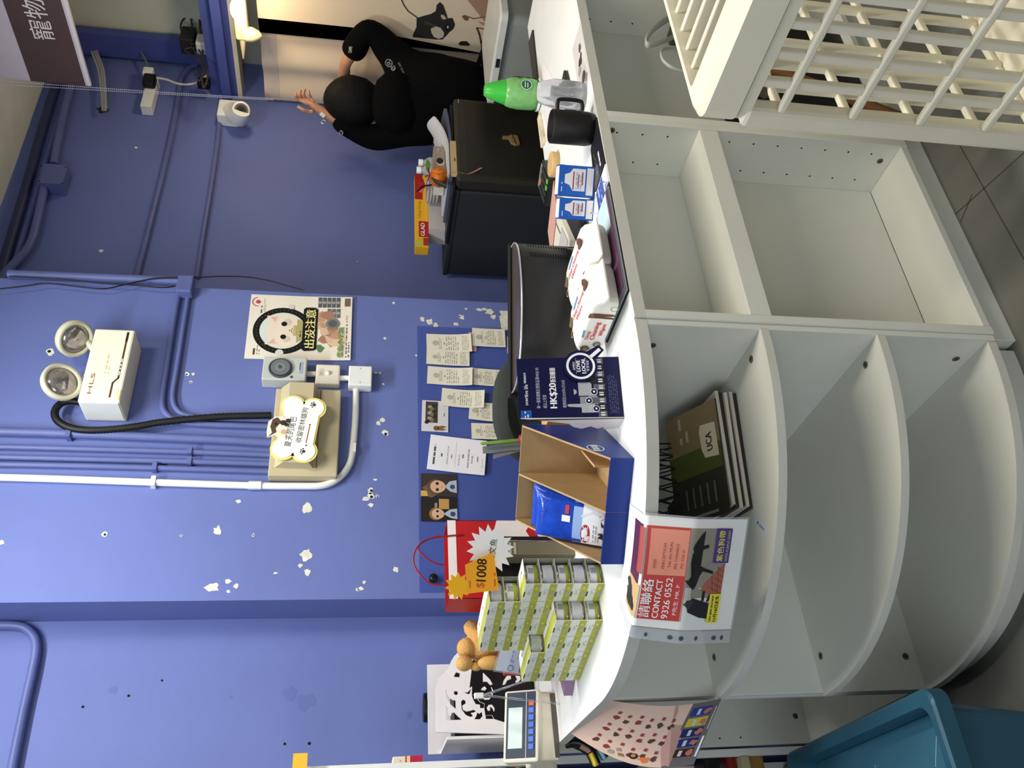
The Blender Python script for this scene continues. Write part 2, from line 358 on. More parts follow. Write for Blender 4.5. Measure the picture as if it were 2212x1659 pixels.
# ------------------------------------------------------------------ pipes and fittings on the wall
def onw(pts, y, r): return [Yp(p, y-r) for p in pts]
PIPES = 'conduits on the blue wall'
def pipe(name, pts, y, r, label, mat=PIPE, smooth=True, clips=(), cat='pipe', group=None):
    P = onw(pts, y, r+.002)
    m = MB(mat); m.tube(catmull(P, 6) if smooth else P, r, mat, 10)
    for c in clips:
        q = Yp(c, y-r); m.box(q.x-r-.004, q.x+r+.004, y-2*r-.006, y-.0005, q.z-.007, q.z+.007)
    return tag(m.build(name), label, cat, group)
pipe('conduit', [(-60, 931), (100, 935), (300, 943), (470, 950), (592, 957)], YC, .0150, 'thickest of the blue conduits dropping into the fuse box', clips=[(151, 938)])
pipe('conduit', [(-60, 964), (150, 969), (400, 976), (592, 983)], YC, .0095, 'second blue conduit from the right of those dropping into the fuse box', clips=[(411, 976)])
pipe('conduit', [(-60, 986), (150, 991), (400, 997), (592, 1003)], YC, .0095, 'third blue conduit from the right of those dropping into the fuse box', clips=[(410, 998)])
pipe('conduit', [(-60, 1002), (150, 1006), (340, 1011), (592, 1019)], YC, .0095, 'blue conduit dropping into the fuse box, next to the white pipe', clips=[(335, 1011)])
pipe('conduit', [(388, 622), (374, 700), (360, 790), (350, 868), (362, 897), (390, 911), (440, 917), (592, 922)], YC, .0105, 'outer of the two blue conduits bending from the junction box into the fuse box')
pipe('conduit', [(410, 622), (397, 700), (383, 790), (373, 858), (385, 888), (410, 898), (450, 903), (592, 908)], YC, .0090, 'inner of the two blue conduits bending from the junction box into the fuse box')
m = MB(WHITEP); P = onw([(-60, 1030), (100, 1034), (330, 1042), (545, 1049), (640, 1050), (700, 1048), (735, 1030), (756, 1000), (763, 960), (768, 900), (769, 842)], YC, .012)
m.tube(catmull(P, 6), .0115, WHITEP, 12)
for c in ((332, 1042), (764, 970)):
    q = Yp(c, YC-.012); m.box(q.x-.017, q.x+.017, YC-.026, YC-.0005, q.z-.007, q.z+.007)
tag(m.build('conduit'), 'white conduit running down the wall and curving up to the white junction box', 'pipe')
m = MB(WHITEP); q = Yp((551, 1049), YC-.012); m.cyl(0, 0, -.02, .02, .0142, WHITEP, Fr((q.x, YC-.014, q.z), (1, 0, 0), (0, -1, 0.0)), 14); tag(m.build('conduit_coupler'), 'white coupling sleeve on the white conduit left of the fuse box', 'coupler')
pipe('conduit', [(-40, 1351), (20, 1351), (52, 1356), (72, 1374), (78, 1400), (70, 1450), (50, 1540), (22, 1680)], YL, .014, 'blue pipe bending across the far left part of the wall')
# column edge pipe with the box at its foot
pipe('conduit', [(18, 592), (150, 597), (300, 603), (385, 607)], YC, .016, 'blue pipe along the right edge of the wall pier')
m = MB(PIPE); a, c = Yp((378, 628), YC-.05), Yp((419, 594), YC-.05); m.box(a.x, c.x, YC-.05, YC-.0005, c.z, a.z, PIPE, bev=.006); tag(m.build('junction_box'), 'small blue junction box on the pier edge above the cat poster', 'junction box')
pipe('conduit', [(425, 600), (440, 500), (455, 410), (468, 320), (474, 260), (478, 200)], YR, .013, 'blue pipe across the right wall from the pier box to the camera', smooth=True)
pipe('conduit', [(292, 606), (310, 540), (330, 460), (355, 360), (375, 270), (385, 215), (392, 170), (408, 148), (425, 140)], YR, .014, 'blue pipe slanting across the middle of the right wall under the socket box')
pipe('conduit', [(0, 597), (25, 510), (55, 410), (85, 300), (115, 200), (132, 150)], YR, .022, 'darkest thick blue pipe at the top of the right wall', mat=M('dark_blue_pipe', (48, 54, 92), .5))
pipe('conduit', [(30, 575), (60, 480), (92, 370), (120, 280), (142, 205), (155, 160)], YR, .013, 'thin blue pipe in the top bundle, running behind the square junction box')
pipe('conduit', [(-20, 640), (0, 612), (12, 590), (40, 560), (58, 540), (72, 510), (85, 455), (97, 398)], YR-.02, .019, 'thick blue pipe bending from the square junction box over the pier')
pipe('conduit', [(116, 355), (126, 300), (140, 235), (152, 190), (160, 150)], YR-.02, .019, 'thick blue pipe above the square junction box')
m = MB(PIPE); a, c = Yp((82, 394), YR-.075), Yp((147, 356), YR-.075); m.box(a.x, c.x, YR-.075, YR-.0005, c.z, a.z, PIPE, bev=.003)
for px, py in ((88, 358), (142, 361), (85, 391), (134, 396)):
    q = Yp((px, py), YR-.0755); m.disc(0, 0, .004, HOLE, Fr(q, (1, 0, 0), (0, 0, 1)), 1, 8)
tag(m.build('junction_box'), 'square blue junction box at the top of the right wall', 'junction box')
for pts, lab in (([(0, 624), (60, 617), (100, 612), (160, 618), (220, 624), (260, 617), (300, 608), (340, 601), (372, 600), (420, 600), (470, 597), (530, 598), (580, 606), (620, 617), (655, 627)], 'thin black cable looping down beside the pier edge to a loose end'),
                 ([(20, 597), (100, 601), (150, 604), (220, 612), (290, 616), (350, 621), (378, 618)], 'short black cable along the pier edge pipe')):
    m = MB(BLACK); m.tube(catmull([Yp(p, YC-.040) for p in pts], 5), .0026, BLACK, 6); tag(m.build('cable'), lab, 'cable')
# emergency light
a, c = Yp((172, 878), YC-.12), Yp((292, 711), YC-.12); A = Yp((190, 872), YC-.12)
x0, x1, zt, zb = Yp((190, 868), YC-.12).x, Yp((248, 711), YC-.12).x, Yp((205, 711), YC-.12).z, Yp((292, 713), YC-.12).z
r = thing('emergency_light', 'cream twin-lamp emergency light unit high on the blue wall', 'emergency light', ((x0+x1)/2, YC-.06, zb))
m = MB(CREAM); m.box(x0, x1, YC-.12, YC-.001, zb, zt, CREAM, bev=.006)
f = Fr((x0, YC-.1201, zb), (1, 0, 0), (0, 0, 1)); W_, H_ = x1-x0, zt-zb; BR = C(88, 58, 24)
m.line([(.02, .034), (.075, .034), (.095, .02), (W_-.012, .02)], .006, BR, f, 1)
m.rect(W_-.05, .0165, W_-.012, .0235, C(40, 26, 12), f, 2)
m.fine(.105, .016, .245, .024, 1, CREAM, f, 3)
m.text('HLS', .03, H_-.035, .012, C(150, 110, 50), f, 2, width=.08); m.fine(.11, .05, .19, .07, 2, C(214, 190, 140), f, 1); m.rect(.012, .004, .05, .016, C(246, 226, 170), f, 1)
m.build('case', r)
m = MB(WHITEP); m.box(x0-.0015, x0, YC-.115, YC-.02, zb+.006, zt-.006, C(232, 232, 226)); m.build('side_label', r)
for px, py, ax, nm in ((132, 826, (-.05, -.80, -.60), 0), (160, 731, (-.45, -.30, -.62), 1)):
    ctr = Yp((px, py), YC-.10); ax = Vector(ax).normalized(); f = Fr(ctr-ax*.035, ax.cross(Vector((0, 0, 1))), ax.cross(ax.cross(Vector((0, 0, 1))))*-1)
    o = Fr(ctr-ax*.035, Vector((0, 0, 1)).cross(ax), ax.cross(Vector((0, 0, 1)).cross(ax)))
    m = MB(CREAM); m.lathe([(.018, -.012), (.045, .004), (.062, .026), (.064, .046), (.057, .050), (.050, .046), (.048, .040)], M('lamp_head_plastic', (206, 202, 176), .4), fr=o, n=28, caps=True)
    h = m.build('lamp_head', r); ribs = MB(M('ribbed_lens', (172, 165, 160), .12, .75, var=.3, scale=45)); ribs.lathe([(.05, .0405), (.05, .043), (.03, .050), (.002, .053)], None, fr=o, n=26, caps=False); ribs.build('lens', h)
    k = MB(M('lamp_head_plastic')); k.tube([ctr-ax*.03, ctr-ax*.03+Vector((0, .02, -.05)), Vector((ctr.x*.75+(x0+x1)/2*.25, YC-.05, zt-.002))], .011, None, 8); k.build('bracket', r)
m = MB(CHROME); m.tube(catmull([Vector((x0+.095, YC-.06, zt)), Vector((x0+.10, YC-.06, zt+.022)), Vector((x0+.145, YC-.06, zt+.022)), Vector((x0+.15, YC-.06, zt))], 5), .003, None, 6); m.build('wire_loop', r)
m = MB(M('black_corrugated_hose', (20, 20, 20), .5)); P = catmull([Yp(q, YC-.035) for q in ((172, 868), (150, 866), (128, 874), (118, 893), (128, 912), (160, 926), (215, 929), (290, 922), (350, 912), (460, 901), (540, 898), (586, 897))], 20)
m.tube(P, [.0128 if i % 2 else .0108 for i in range(len(P))], None, 9); tag(m.build('hose'), 'black corrugated hose from the emergency light to the fuse box', 'hose')
# timer, switch, junction box, fuse box
def wbox(px0, py0, px1, py1, dep): # box on the pier from the picture corners of its front face: upper right, lower left
    a, c = Yp((px0, py0), YC-dep), Yp((px1, py1), YC-dep); return c.x, a.x, c.z, a.z
x0, x1, z0, z1 = wbox(570, 769, 660, 822, .055)
r = thing('timer', 'grey mechanical timer with round dial beside the cat poster', 'timer', ((x0+x1)/2, YC-.03, z0))
m = MB(M('grey_timer_plastic', (196, 198, 190), .45)); m.box(x0, x1, YC-.055, YC-.001, z0, z1, None, bev=.004)
f = Fr(((x0+x1)/2, YC-.0552, (z0+z1)/2), (1, 0, 0), (0, 0, 1)); m.rect(-.02, -.062, .028, -.05, C(160, 170, 190), f, 1); m.rect(-.005, -.0535, .024, -.051, C(40, 45, 60), f, 2); m.build('case', r)
m = MB(C(70, 74, 78)); m.lathe([(.040, 0), (.040, .006), (.036, .008), (.034, .004)], None, fr=lambda a, b_, c_: f(a-.002, b_+.014, c_), n=36); m.ring2(-.002, .014, .018, .033, C(112, 116, 118), f, 22, 36); m.disc(-.002, .014, .018, C(128, 132, 132), f, 23); m.disc(-.002, .014, .007, C(80, 84, 84), f, 24); m.line([(-.002, .014), (.006, .018)], .003, C(60, 60, 60), f, 26); m.disc(-.036, -.026, .005, C(70, 70, 62), f, 1); m.build('dial', r)
x0, x1, z0, z1 = wbox(683, 786, 733, 829, .035)
r = thing('wall_switch', 'cream square wall switch between the timer and the white junction box', 'switch', ((x0+x1)/2, YC-.02, z0))
m = MB(CREAM); m.box(x0, x1, YC-.035, YC-.001, z0, z1, None, bev=.005); f = Fr((x0, YC-.0352, z0), (1, 0, 0), (0, 0, 1)); m.rect(.03, z1-z0-.028, .062, z1-z0-.012, C(212, 204, 178), f, 1); m.text('11', .038, z1-z0-.025, .010, C(90, 84, 66), f, 2); m.build('plate', r)
m = MB(CREAM); m.ball((.043, (z1-z0)*.48, .001), (.009, .009, .007), None, 12, f); m.build('knob', r)
x0, x1, z0, z1 = wbox(754, 789, 803, 833, .045)
m = MB(WHITEP); m.box(x0, x1, YC-.045, YC-.001, z0, z1, None, bev=.004); f = Fr((x0, YC-.0452, z0), (1, 0, 0), (0, 0, 1))
for a in (.012, x1-x0-.012): m.disc(a, (z1-z0)/2, .002, C(120, 120, 116), f, 1, 8)
tag(m.build('junction_box'), 'white square junction box at the end of the white conduit', 'junction box')
for p, q in (((662, 808), (684, 808)), ((733, 817), (756, 817))):
    m = MB(WHITEP); m.tube([Yp(p, YC-.016), Yp(q, YC-.016)], .010, WHITEP, 10); tag(m.build('conduit'), 'short white conduit between the timer and the cream switch' if p[0] < 700 else 'short white conduit between the cream switch and the white junction box', 'pipe')
x0, x1, z0, z1 = wbox(597, 838, 728, 1029, .045)
r = thing('fuse_box', 'beige electrical fuse box with a raised cover, behind the bone-shaped sign', 'fuse box', ((x0+x1)/2, YC-.03, z0))
FB = M('beige_fuse_box', (196, 182, 148), .5); m = MB(FB); m.box(x0, x1, YC-.045, YC-.001, z0, z1, None, bev=.004); m.build('case', r)
zc0 = z0+(z1-z0)*.36
m = MB(FB); m.prism([(YC-.045, zc0), (YC-.085, zc0+.012), (YC-.085, z1-.048), (YC-.045, z1-.018)], x0+.028, x1, FB, fr=lambda y_, z_, x_: Vector((x_, y_, z_)), side=FB); m.build('raised_cover', r)
m = MB(C(120, 110, 86)); m.box(x0+.028, x1-.006, YC-.047, YC-.0452, zc0-.012, zc0-.009); m.build('door_groove', r)
# bone-shaped sign
f = Fr(Yp((645, 925), YC-.094), (1, .0, -.12), (.12, 0, 1)); r = thing('bone_sign', 'white bone-shaped sign with yellow rim and a dog head, hanging on the fuse box', 'sign', f(0, -.06))
def bone(L, H, k):
    out = []
    for cx, cy, a0, a1 in ((L, -H, -140, 75), (L, H, -75, 140), (-L, H, 40, 255), (-L, -H, 105, 320)):
        for i in range(13):
            a = math.radians(a0+(a1-a0)*i/12); out.append((cx+k*math.cos(a), cy+k*math.sin(a)))
    return out
m = MB(C(244, 226, 120)); m.prism(bone(.083, .034, .042), -.004, 0, None, f); m.build('rim', r)
m = MB(C(248, 246, 240)); m.prism(bone(.083, .034, .035), 0, .002, None, f)
INK = C(70, 66, 64)
m.text('夏天的尾巴', -.075, .012, .022, INK, lambda a, b_, c_=0: f(a, b_, c_+.002), 1, width=.115); m.text('收留密林貓狗', -.055, -.018, .020, INK, lambda a, b_, c_=0: f(a, b_, c_+.002), 1, width=.135)
f2 = lambda a, b_, c_=0: f(a, b_, c_+.002)
m.line([(-.052, -.034), (.012, -.034)], .003, C(178, 70, 60), f2, 1)
for cx, cy in ((-.062, -.036), (.017, -.034)): m.disc(cx, cy, .003, INK, f2, 1, 10)
for cx, cy in ((-.085, -.032), (.096, -.034)):
    m.disc(cx, cy, .006, INK, f2, 1, 10)
    for a in (20, 65, 110, 155): m.disc(cx+.010*math.cos(math.radians(a)), cy+.010*math.sin(math.radians(a)), .0028, INK, f2, 1, 8)
m.build('plate', r)
h = MB(C(236, 228, 210)); g = lambda a, b_, c_=0: f(a-.005, b_+.070, c_)
h.prism([(-.040, -.035), (.022, -.035), (.040, -.012), (.036, .012), (.014, .030), (-.022, .028), (-.046, .022), (-.034, -.002)], 0, .004, None, g)
gg = lambda a, b_, c_=0: g(a, b_, c_+.004)
h.shape([(-.044, .020), (-.026, .010), (-.004, .020), (.024, .018), (.034, .004), (.018, -.014), (.008, -.006), (-.008, .002), (-.022, -.004)], C(88, 70, 50), gg, 1)
for cx, cy, rr in ((.016, -.018, .010), (.026, -.032, .008), (.010, -.030, .007)): h.disc(cx, cy, rr, C(60, 50, 42), gg, 2, 12)
h.disc(.008, .004, .004, C(24, 20, 18), gg, 3, 10); h.disc(-.018, -.026, .009, C(226, 176, 120), gg, 2, 12); h.build('dog_head', r)

# ------------------------------------------------------------------ paper on the wall
def quadframe(tl, tr, bl, y): # frame of a sheet flat on the wall from three picture corners (as it hangs: top left, top right, bottom left)
    a, b_, c_ = Yp(tl, y), Yp(tr, y), Yp(bl, y); X = b_-a; Y = a-c_; f = Fr(c_, X, Y); return f, X.length, Y.length
def sheet(name, tl, tr, bl, y, mat, curl=0.0, draw=None, label=None, cat='paper', group=None, seed=1):
    f, Wd, Hd = quadframe(tl, tr, bl, y)
    g = lambda a, b_, c_=0: f(a, b_, c_+curl*max(0, 1-b_/Hd*1.6)**2)
    m = MB(mat); m.grid(lambda a, b_: g(a*Wd, b_*Hd, 0), 2, 10, mat); m.grid(lambda a, b_: g(a*Wd, b_*Hd, -.0004), 2, 10, mat)
    if draw: draw(m, g, Wd, Hd)
    return tag(m.build(name), label, cat, group)
def receipt(m, g, W, H):
    k = C(168, 164, 150); m.disc(W*.5, H*.80, W*.14, C(186, 182, 166), g, 1, 14); m.fine(W*.2, H*.66, W*.8, H*.74, 3, k, g, 1, int(W*1e5)); m.fine(W*.12, H*.28, W*.88, H*.58, 6, k, g, 1, int(H*1e5)); m.rect(W*.42, H*.60, W*.55, H*.615, C(90, 88, 82), g, 1); m.fine(W*.1, H*.06, W*.9, H*.22, 5, k, g, 1, 9)
RC = C(232, 224, 204)
fy = YC-.006
for i, (tl, tr, bl, cu, lab) in enumerate((
    ((922, 762), (921, 723), (1019, 763), .012, 'topmost right receipt on the wall film, beside the plaster chips'),
    ((921, 793), (922, 760), (1014, 792), .004, 'receipt hanging just left of the topmost right one'),
    ((922, 833), (924, 795), (1019, 836), .014, 'wide receipt with a curled end, left of the upper pair'),
    ((952, 882), (955, 844), (1044, 885), .016, 'curled receipt below and left of the others, beside the small drawing'),
    ((1022, 757), (1021, 718), (1092, 751), .003, 'lower right receipt stuck beneath the pink slip'),
    ((1018, 833), (1019, 797), (1084, 836), .003, 'creased receipt below the wide curled one'),
    ((1012, 911), (1015, 872), (1075, 912), .003, 'receipt half hidden by the chair back, upper one'),
    ((1019, 950), (1018, 916), (1090, 950), .003, 'receipt half hidden by the chair back, lower one'))):
    sheet('receipt', tl, tr, bl, fy-.0015*i, RC, cu, receipt, lab, 'receipt', 'receipts taped on the wall')
sheet('paper_slip', (1014, 760), (1012, 719), (1030, 759), fy-.001, C(206, 160, 160), 0, None, 'small pink slip between two receipts', 'paper slip')
sheet('paper_slip', (1096, 764), (1095, 728), (1112, 764), fy-.001, PAPER, 0, None, 'small white slip at the edge of the monitor', 'paper slip')
def notice(m, g, W, H):
    for i, (x0_, x1_, y_, h_, k) in enumerate(((.16, .84, .86, .05, 90), (.40, .60, .74, .04, 110), (.2, .8, .645, .03, 190), (.38, .62, .575, .03, 150), (.2, .8, .44, .032, 190), (.42, .58, .37, .038, 130), (.16, .84, .275, .038, 170), (.3, .7, .215, .03, 150), (.36, .64, .115, .034, 150))): m.fine(W*x0_, H*y_, W*x1_, H*(y_+h_*1.6), 1, C(k, k-4, k), g, 1, i, 2.0)
    m.rect(W*.12, H*.527, W*.88, H*.530, C(150, 150, 160), g, 1); m.fine(W*.2, H*.04, W*.8, H*.07, 1, C(190, 186, 190), g)
sheet('notice', (921, 1020), (930, 945), (1046, 1028), fy-.004, C(240, 236, 240), .004, notice, 'white printed notice sheet on the wall film above the blue carton', 'notice')
def sketch(m, g, W, H):
    m.rect(W*.28, H*.40, W*.96, H*.86, C(70, 60, 48), g, 1)
    for i in range(9): m.shape(blob(W*(.36+.06*i), H*(.62+.1*math.sin(i*2.1)), W*.07, i, 9), C(*((120, 110, 80), (150, 145, 120), (50, 44, 36))[i % 3]), g, 2+i*.1)
    m.shape(blob(W*.3, H*.80, W*.07, 4, 9), C(40, 36, 32), g, 4)
    m.disc(W*.11, H*.45, W*.075, C(120, 86, 50), g, 2); m.shape([(W*.05, H*.38), (W*.17, H*.38), (W*.20, H*.22), (W*.16, H*.05), (W*.12, H*.22), (W*.08, H*.06), (W*.04, H*.24)], C(130, 98, 62), g, 2)
    m.rect(W*.16, H*.66, W*.24, H*.8, C(208, 206, 212), g, 1); m.fine(W*.5, H*.12, W*.85, H*.2, 1, C(120, 110, 110), g)
sheet('postcard', (910, 933), (912, 866), (968, 934), fy, C(214, 210, 216), 0, sketch, 'white postcard with a dark forest picture and a little figure', 'postcard')
def doll(dark):
    def d(m, g, W, H):
        m.rect(0, 0, W, H, C(58, 50, 44) if not dark else C(36, 32, 30), g, 1)
        if not dark: m.rect(0, H*.72, W*.24, H, C(206, 164, 88), g, 2); m.shape(blob(W*.35, H*.68, W*.36, 3, 12), C(110, 88, 62), g, 2.5)
        else: m.rect(W*.5, H*.22, W*.92, H*.50, C(190, 146, 84), g, 2); m.rect(W*.5, H*.55, W*.75, H*.62, C(150, 140, 124), g, 2)
        cx, cy, k = (W*.42, H*.55, W*.30) if not dark else (W*.30, H*.55, W*.23)
        m.disc(cx, cy+k*.2, k*1.12, C(150, 104, 62) if dark else C(96, 74, 52), g, 3, 18); m.shape([(cx+k*.92*math.cos(a*.3491), cy+(k*.9 if math.sin(a*.3491) > 0 else k*1.15)*math.sin(a*.3491)) for a in range(18)], C(214, 172, 140), g, 4)
        for s in (-1, 1): m.disc(cx+s*k*.45, cy-k*.02, k*.22, C(66, 62, 60), g, 5, 12); m.disc(cx+s*k*.45, cy-k*.02, k*.12, C(20, 22, 28), g, 6, 10)
        m.rect(cx-k*.16, cy-k*.66, cx+k*.16, cy-k*.60, C(186, 106, 92), g, 5)
        m.shape([(cx-k*.9, 0), (cx+k, 0), (cx+k*.8, H*.20), (cx, cy-k*1.0), (cx-k*.7, H*.18)], C(176, 184, 204), g, 3); m.disc(cx, H*.12, W*.10, C(62, 72, 100), g, 4, 12)
    return d
sheet('photo_print', (909, 1070), (909, 1021), (987, 1073), fy, C(90, 76, 60), 0, doll(False), 'photo print of a doll with brown hair, upper of the two', 'photo')
sheet('photo_print', (909, 1126), (909, 1073), (988, 1127), fy-.0002, C(60, 52, 44), 0, doll(True), 'photo print of a doll on a dark ground, lower of the two', 'photo')
# film over the wall behind the papers and its knob
a, c = Yp((906, 1280), YC), Yp((912, 706), YC); m = MB(M('film_blue', (72, 88, 158), .16, var=.04)); m.box(c.x-(c.x-a.x), c.x, YC-.003, YC-.0012, .80, a.z); tag(m.build('wall_film'), 'glossy film sheet over the wall behind the receipts and photos', 'film')
q = Yp((936, 1250), YC-.012); m = MB(BLACK); m.lathe([(.008, 0), (.014, .006), (.013, .02), (.006, .024)], None, fr=Fr((q.x, YC-.003, q.z), (1, 0, 0), (0, 0, 1)), n=16); tag(m.build('hook_knob'), 'small black knob on the lower left corner of the wall film', 'knob')
# cat food poster
def poster(m, g, W, H):
    K = C(18, 18, 16); m.disc(W*.44, H*.665, W*.36, K, g, 1, 36, ry=W*.36); m.disc(W*.44, H*.665, W*.28, C(222, 226, 214), g, 2, 36)
    for i in range(40):
        a = 2*math.pi*i/40; m.rect(W*.44+W*.32*math.cos(a)-.0012, H*.665+W*.32*math.sin(a)-.0012, W*.44+W*.32*math.cos(a)+.0012, H*.665+W*.32*math.sin(a)+.0012, C(150, 146, 120), g, 3)
    m.disc(W*.44, H*.64, W*.25, C(240, 222, 200), g, 3, 24, ry=W*.22)
    for s in (-1, 1):
        m.shape([(W*.44+s*W*.24, H*.69), (W*.44+s*W*.22, H*.83), (W*.44+s*W*.08, H*.755)], C(240, 220, 198), g, 4); m.shape([(W*.44+s*W*.21, H*.72), (W*.44+s*W*.205, H*.79), (W*.44+s*W*.13, H*.75)], C(226, 180, 164), g, 5)
        m.disc(W*.44+s*W*.10, H*.655, W*.036, K, g, 5, 14); m.disc(W*.44+s*W*.13, H*.625, W*.05, C(214, 200, 178), g, 4.5, 12)
    m.shape([(W*.42, H*.605), (W*.46, H*.605), (W*.44, H*.59)], C(200, 130, 120), g, 5); m.line([(W*.40, H*.572), (W*.44, H*.585), (W*.48, H*.572)], .002, C(120, 90, 80), g, 5)
    m.shape([(W*.30, H*.475), (W*.58, H*.475), (W*.62, H*.53), (W*.26, H*.53)], C(178, 168, 110), g, 6); m.fine(W*.34, H*.485, W*.54, H*.505, 1, K, g, 7); m.rect(W*.36, H*.535, W*.52, H*.565, C(190, 180, 120), g, 6)
    m.shape([(W*.14, H*.36), (W*.16, H*.335), (W*.78, H*.335), (W*.81, H*.36), (W*.81, H*.455), (W*.78, H*.475), (W*.16, H*.475), (W*.13, H*.45)], K, g, 6.5); m.text('出没注意', W*.475, H*.353, H*.100, C(240, 228, 150), g, 8, width=W*.60, mid=True, bold=.0012)
    for i in range(14): m.shape(blob(W*(.30+.030*i), H*(.20+.05*math.sin(i*1.7)+.004*i), W*.085, i+3, 10), C(*((196, 150, 122), (176, 124, 100), (220, 186, 156))[i % 3]), g, 3+i*.12)
    m.shape(blob(W*.18, H*.295, W*.055, 5, 9), C(92, 130, 88), g, 4); m.shape(blob(W*.3, H*.14, W*.12, 6, 9), C(226, 198, 160), g, 3)
    for i in range(5): m.rect(W*.82, H*(.30-.045*i), W*.985, H*(.338-.045*i), C(92, 92, 96), g, 3); m.disc(W*.90, H*(.319-.045*i), W*.022, C(160, 160, 164), g, 4, 10)
    for i in range(3): m.rect(W*.655, H*(.205-.045*i), W*.80, H*(.243-.045*i), C(104, 104, 108), g, 3); m.disc(W*.73, H*(.224-.045*i), W*.022, C(170, 170, 174), g, 4, 10)
    m.disc(W*.56, H*.185, W*.085, C(120, 128, 122), g, 6, 20); m.disc(W*.56, H*.185, W*.055, C(90, 96, 92), g, 7, 18)
    m.text('柴魚小毛孩', W*.04, H*.075, H*.058, C(40, 70, 40), g, 8, width=W*.46, bold=.002); m.text('柴魚小毛孩', W*.04, H*.075, H*.058, C(178, 204, 120), g, 9, width=W*.46)
    m.fine(W*.04, H*.012, W*.60, H*.06, 2, C(110, 104, 96), g, 3); m.text('Peony', W*.62, H*.038, H*.022, C(200, 70, 80), g, 4); m.rect(W*.84, H*.02, W*.97, H*.075, C(120, 100, 84), g, 4)
    for i in range(13):
        a = math.radians(20+160*i/12); m.disc(W*.88+W*.07*math.cos(a), H*.925+W*.07*math.sin(a), .0028, C(214, 110, 130), g, 3, 6)
    m.disc(W*.88, H*.925, W*.03, C(200, 70, 90), g, 3, 10); m.fine(W*.70, H*.875, W*.96, H*.90, 1, C(90, 80, 76), g, 3); m.fine(W*.72, H*.845, W*.94, H*.87, 2, C(150, 140, 134), g)
    m.fine(W*.06, H*.90, W*.26, H*.94, 1, C(70, 66, 64), g, 3); m.fine(W*.07, H*.86, W*.26, H*.90, 2, C(120, 114, 120), g); m.disc(W*.1, H*.68, W*.05, C(222, 220, 214), g, 2, 14); m.disc(W*.82, H*.60, W*.04, C(226, 206, 200), g, 2, 12); m.fine(W*.76, H*.56, W*.94, H*.58, 1, C(120, 110, 104), g)
sheet('poster', (527, 776), (543, 637), (757, 781), YC-.002, C(240, 230, 212), .008, poster, 'cream cat food poster with a cat face in a black ring', 'poster')
# ------------------------------------------------------------------ things on the counter
def turn(x, y, z, ang): # frame standing on a surface: a along, b across, c up
    ca, sa = math.cos(ang), math.sin(ang); return lambda a, b_, c_=0: Vector((x+a*ca-b_*sa, y+a*sa+b_*ca, z+c_))
def flat(f, dz=0): return lambda a, b_, c_=0: f(a, b_, dz+c_)           # printing lying on top
def upright(f, y0): return lambda a, b_, c_=0: f(a, y0-c_, b_)           # printing on a face looking to -b
def leftface(f, x0, D): return lambda a, b_, c_=0: f(x0-c_, D-a, b_)     # printing on a face looking to -a
def rightface(f, x0): return lambda a, b_, c_=0: f(x0+c_, a, b_)
# --- blue display carton
BLUE = M('carton_blue', (14, 48, 132), 0.42, var=0.04); BLUEW = C(236, 238, 242)
ca = math.atan2(1.435-1.595, .795-.640); f = turn(.640, 1.595, TOP, ca); W_, D_, H_, h_ = .223, .245, .182, .048
r = thing('display_carton', 'blue cardboard display carton with two slanted bays, one empty and one holding bags', 'carton', f(W_/2, D_/2))
prof = [(0, 0), (D_, 0), (D_, H_), (D_-.012, H_), (0, h_)]
def pan(nm, x0, x1, m0, m1): # a side panel: outer and inner ply
    m = MB(CARD); g = lambda y_, z_, x_: f(x_, y_, z_); xm = (x0+x1)/2
    m.prism(prof, x0, xm, m0, g, side=CARD); m.prism(prof, xm, x1, m1, g, side=CARD); return m.build(nm, r)
pan('side_panel', 0, .004, BLUE, CARD); pan('divider', .108, .112, CARD, CARD); o = pan('side_panel', W_-.004, W_, CARD, BLUE)
m = MB(BLUEW); g = rightface(f, W_); m.ring2(.065, .062, .020, .0225, BLUEW, g, 2, 24, .8); m.text('TRIXIE', .065, .055, .014, BLUEW, g, 2, width=.042, mid=True, bold=.0006); m.text('TRIXIE', .065, .055, .014, BLUEW, g, 3, width=.042, mid=True); m.build('logo', r)
m = MB(CARD); m.box(0, W_, D_-.004, D_, 0, H_, CARD, f); m.box(.004, W_-.004, .004, D_-.004, 0, .003, CARD, f); m.build('back_panel', r)
m = MB(BLUE); m.box(0, .110, -.001, .003, 0, h_, BLUE, f); m.box(.111, W_, -.001, .003, 0, h_, BLUE, f); m.box(.004, W_-.004, .003, .006, .003, h_-.002, CARD, f); m.build('front_strip', r)
m = MB(M('inner_flap_card', (206, 170, 126), .8)); m.box(.165, .214, .195, D_-.006, .008, .012, None, f); m.box(.165, .170, .12, .235, .003, .045, None, f); m.build('inner_flap', r)
def pillow(m, f, W, H, T, mat, n=12, p=4, back=True, pu=None):
    def z(a, b_):
        u = max(0, 1-abs(2*a-1)**p); v = max(0, 1-abs(2*b_-1)**p); return T*(u*v)**.5
    g = lambda x, y, c_=0: f(x, y, z(x/W, y/H)+c_)
    m.grid(lambda a, b_: g(a*W, b_*H), n, n, mat)
    if back: m.grid(lambda a, b_: f((1-a)*W, b_*H, -z(a, b_)*.6), n, n, mat)
    return g
POLY = M('blue_foil', (28, 68, 178), .22, var=.2, scale=50, bump=.5, bscale=55); PALE = C(150, 178, 224)
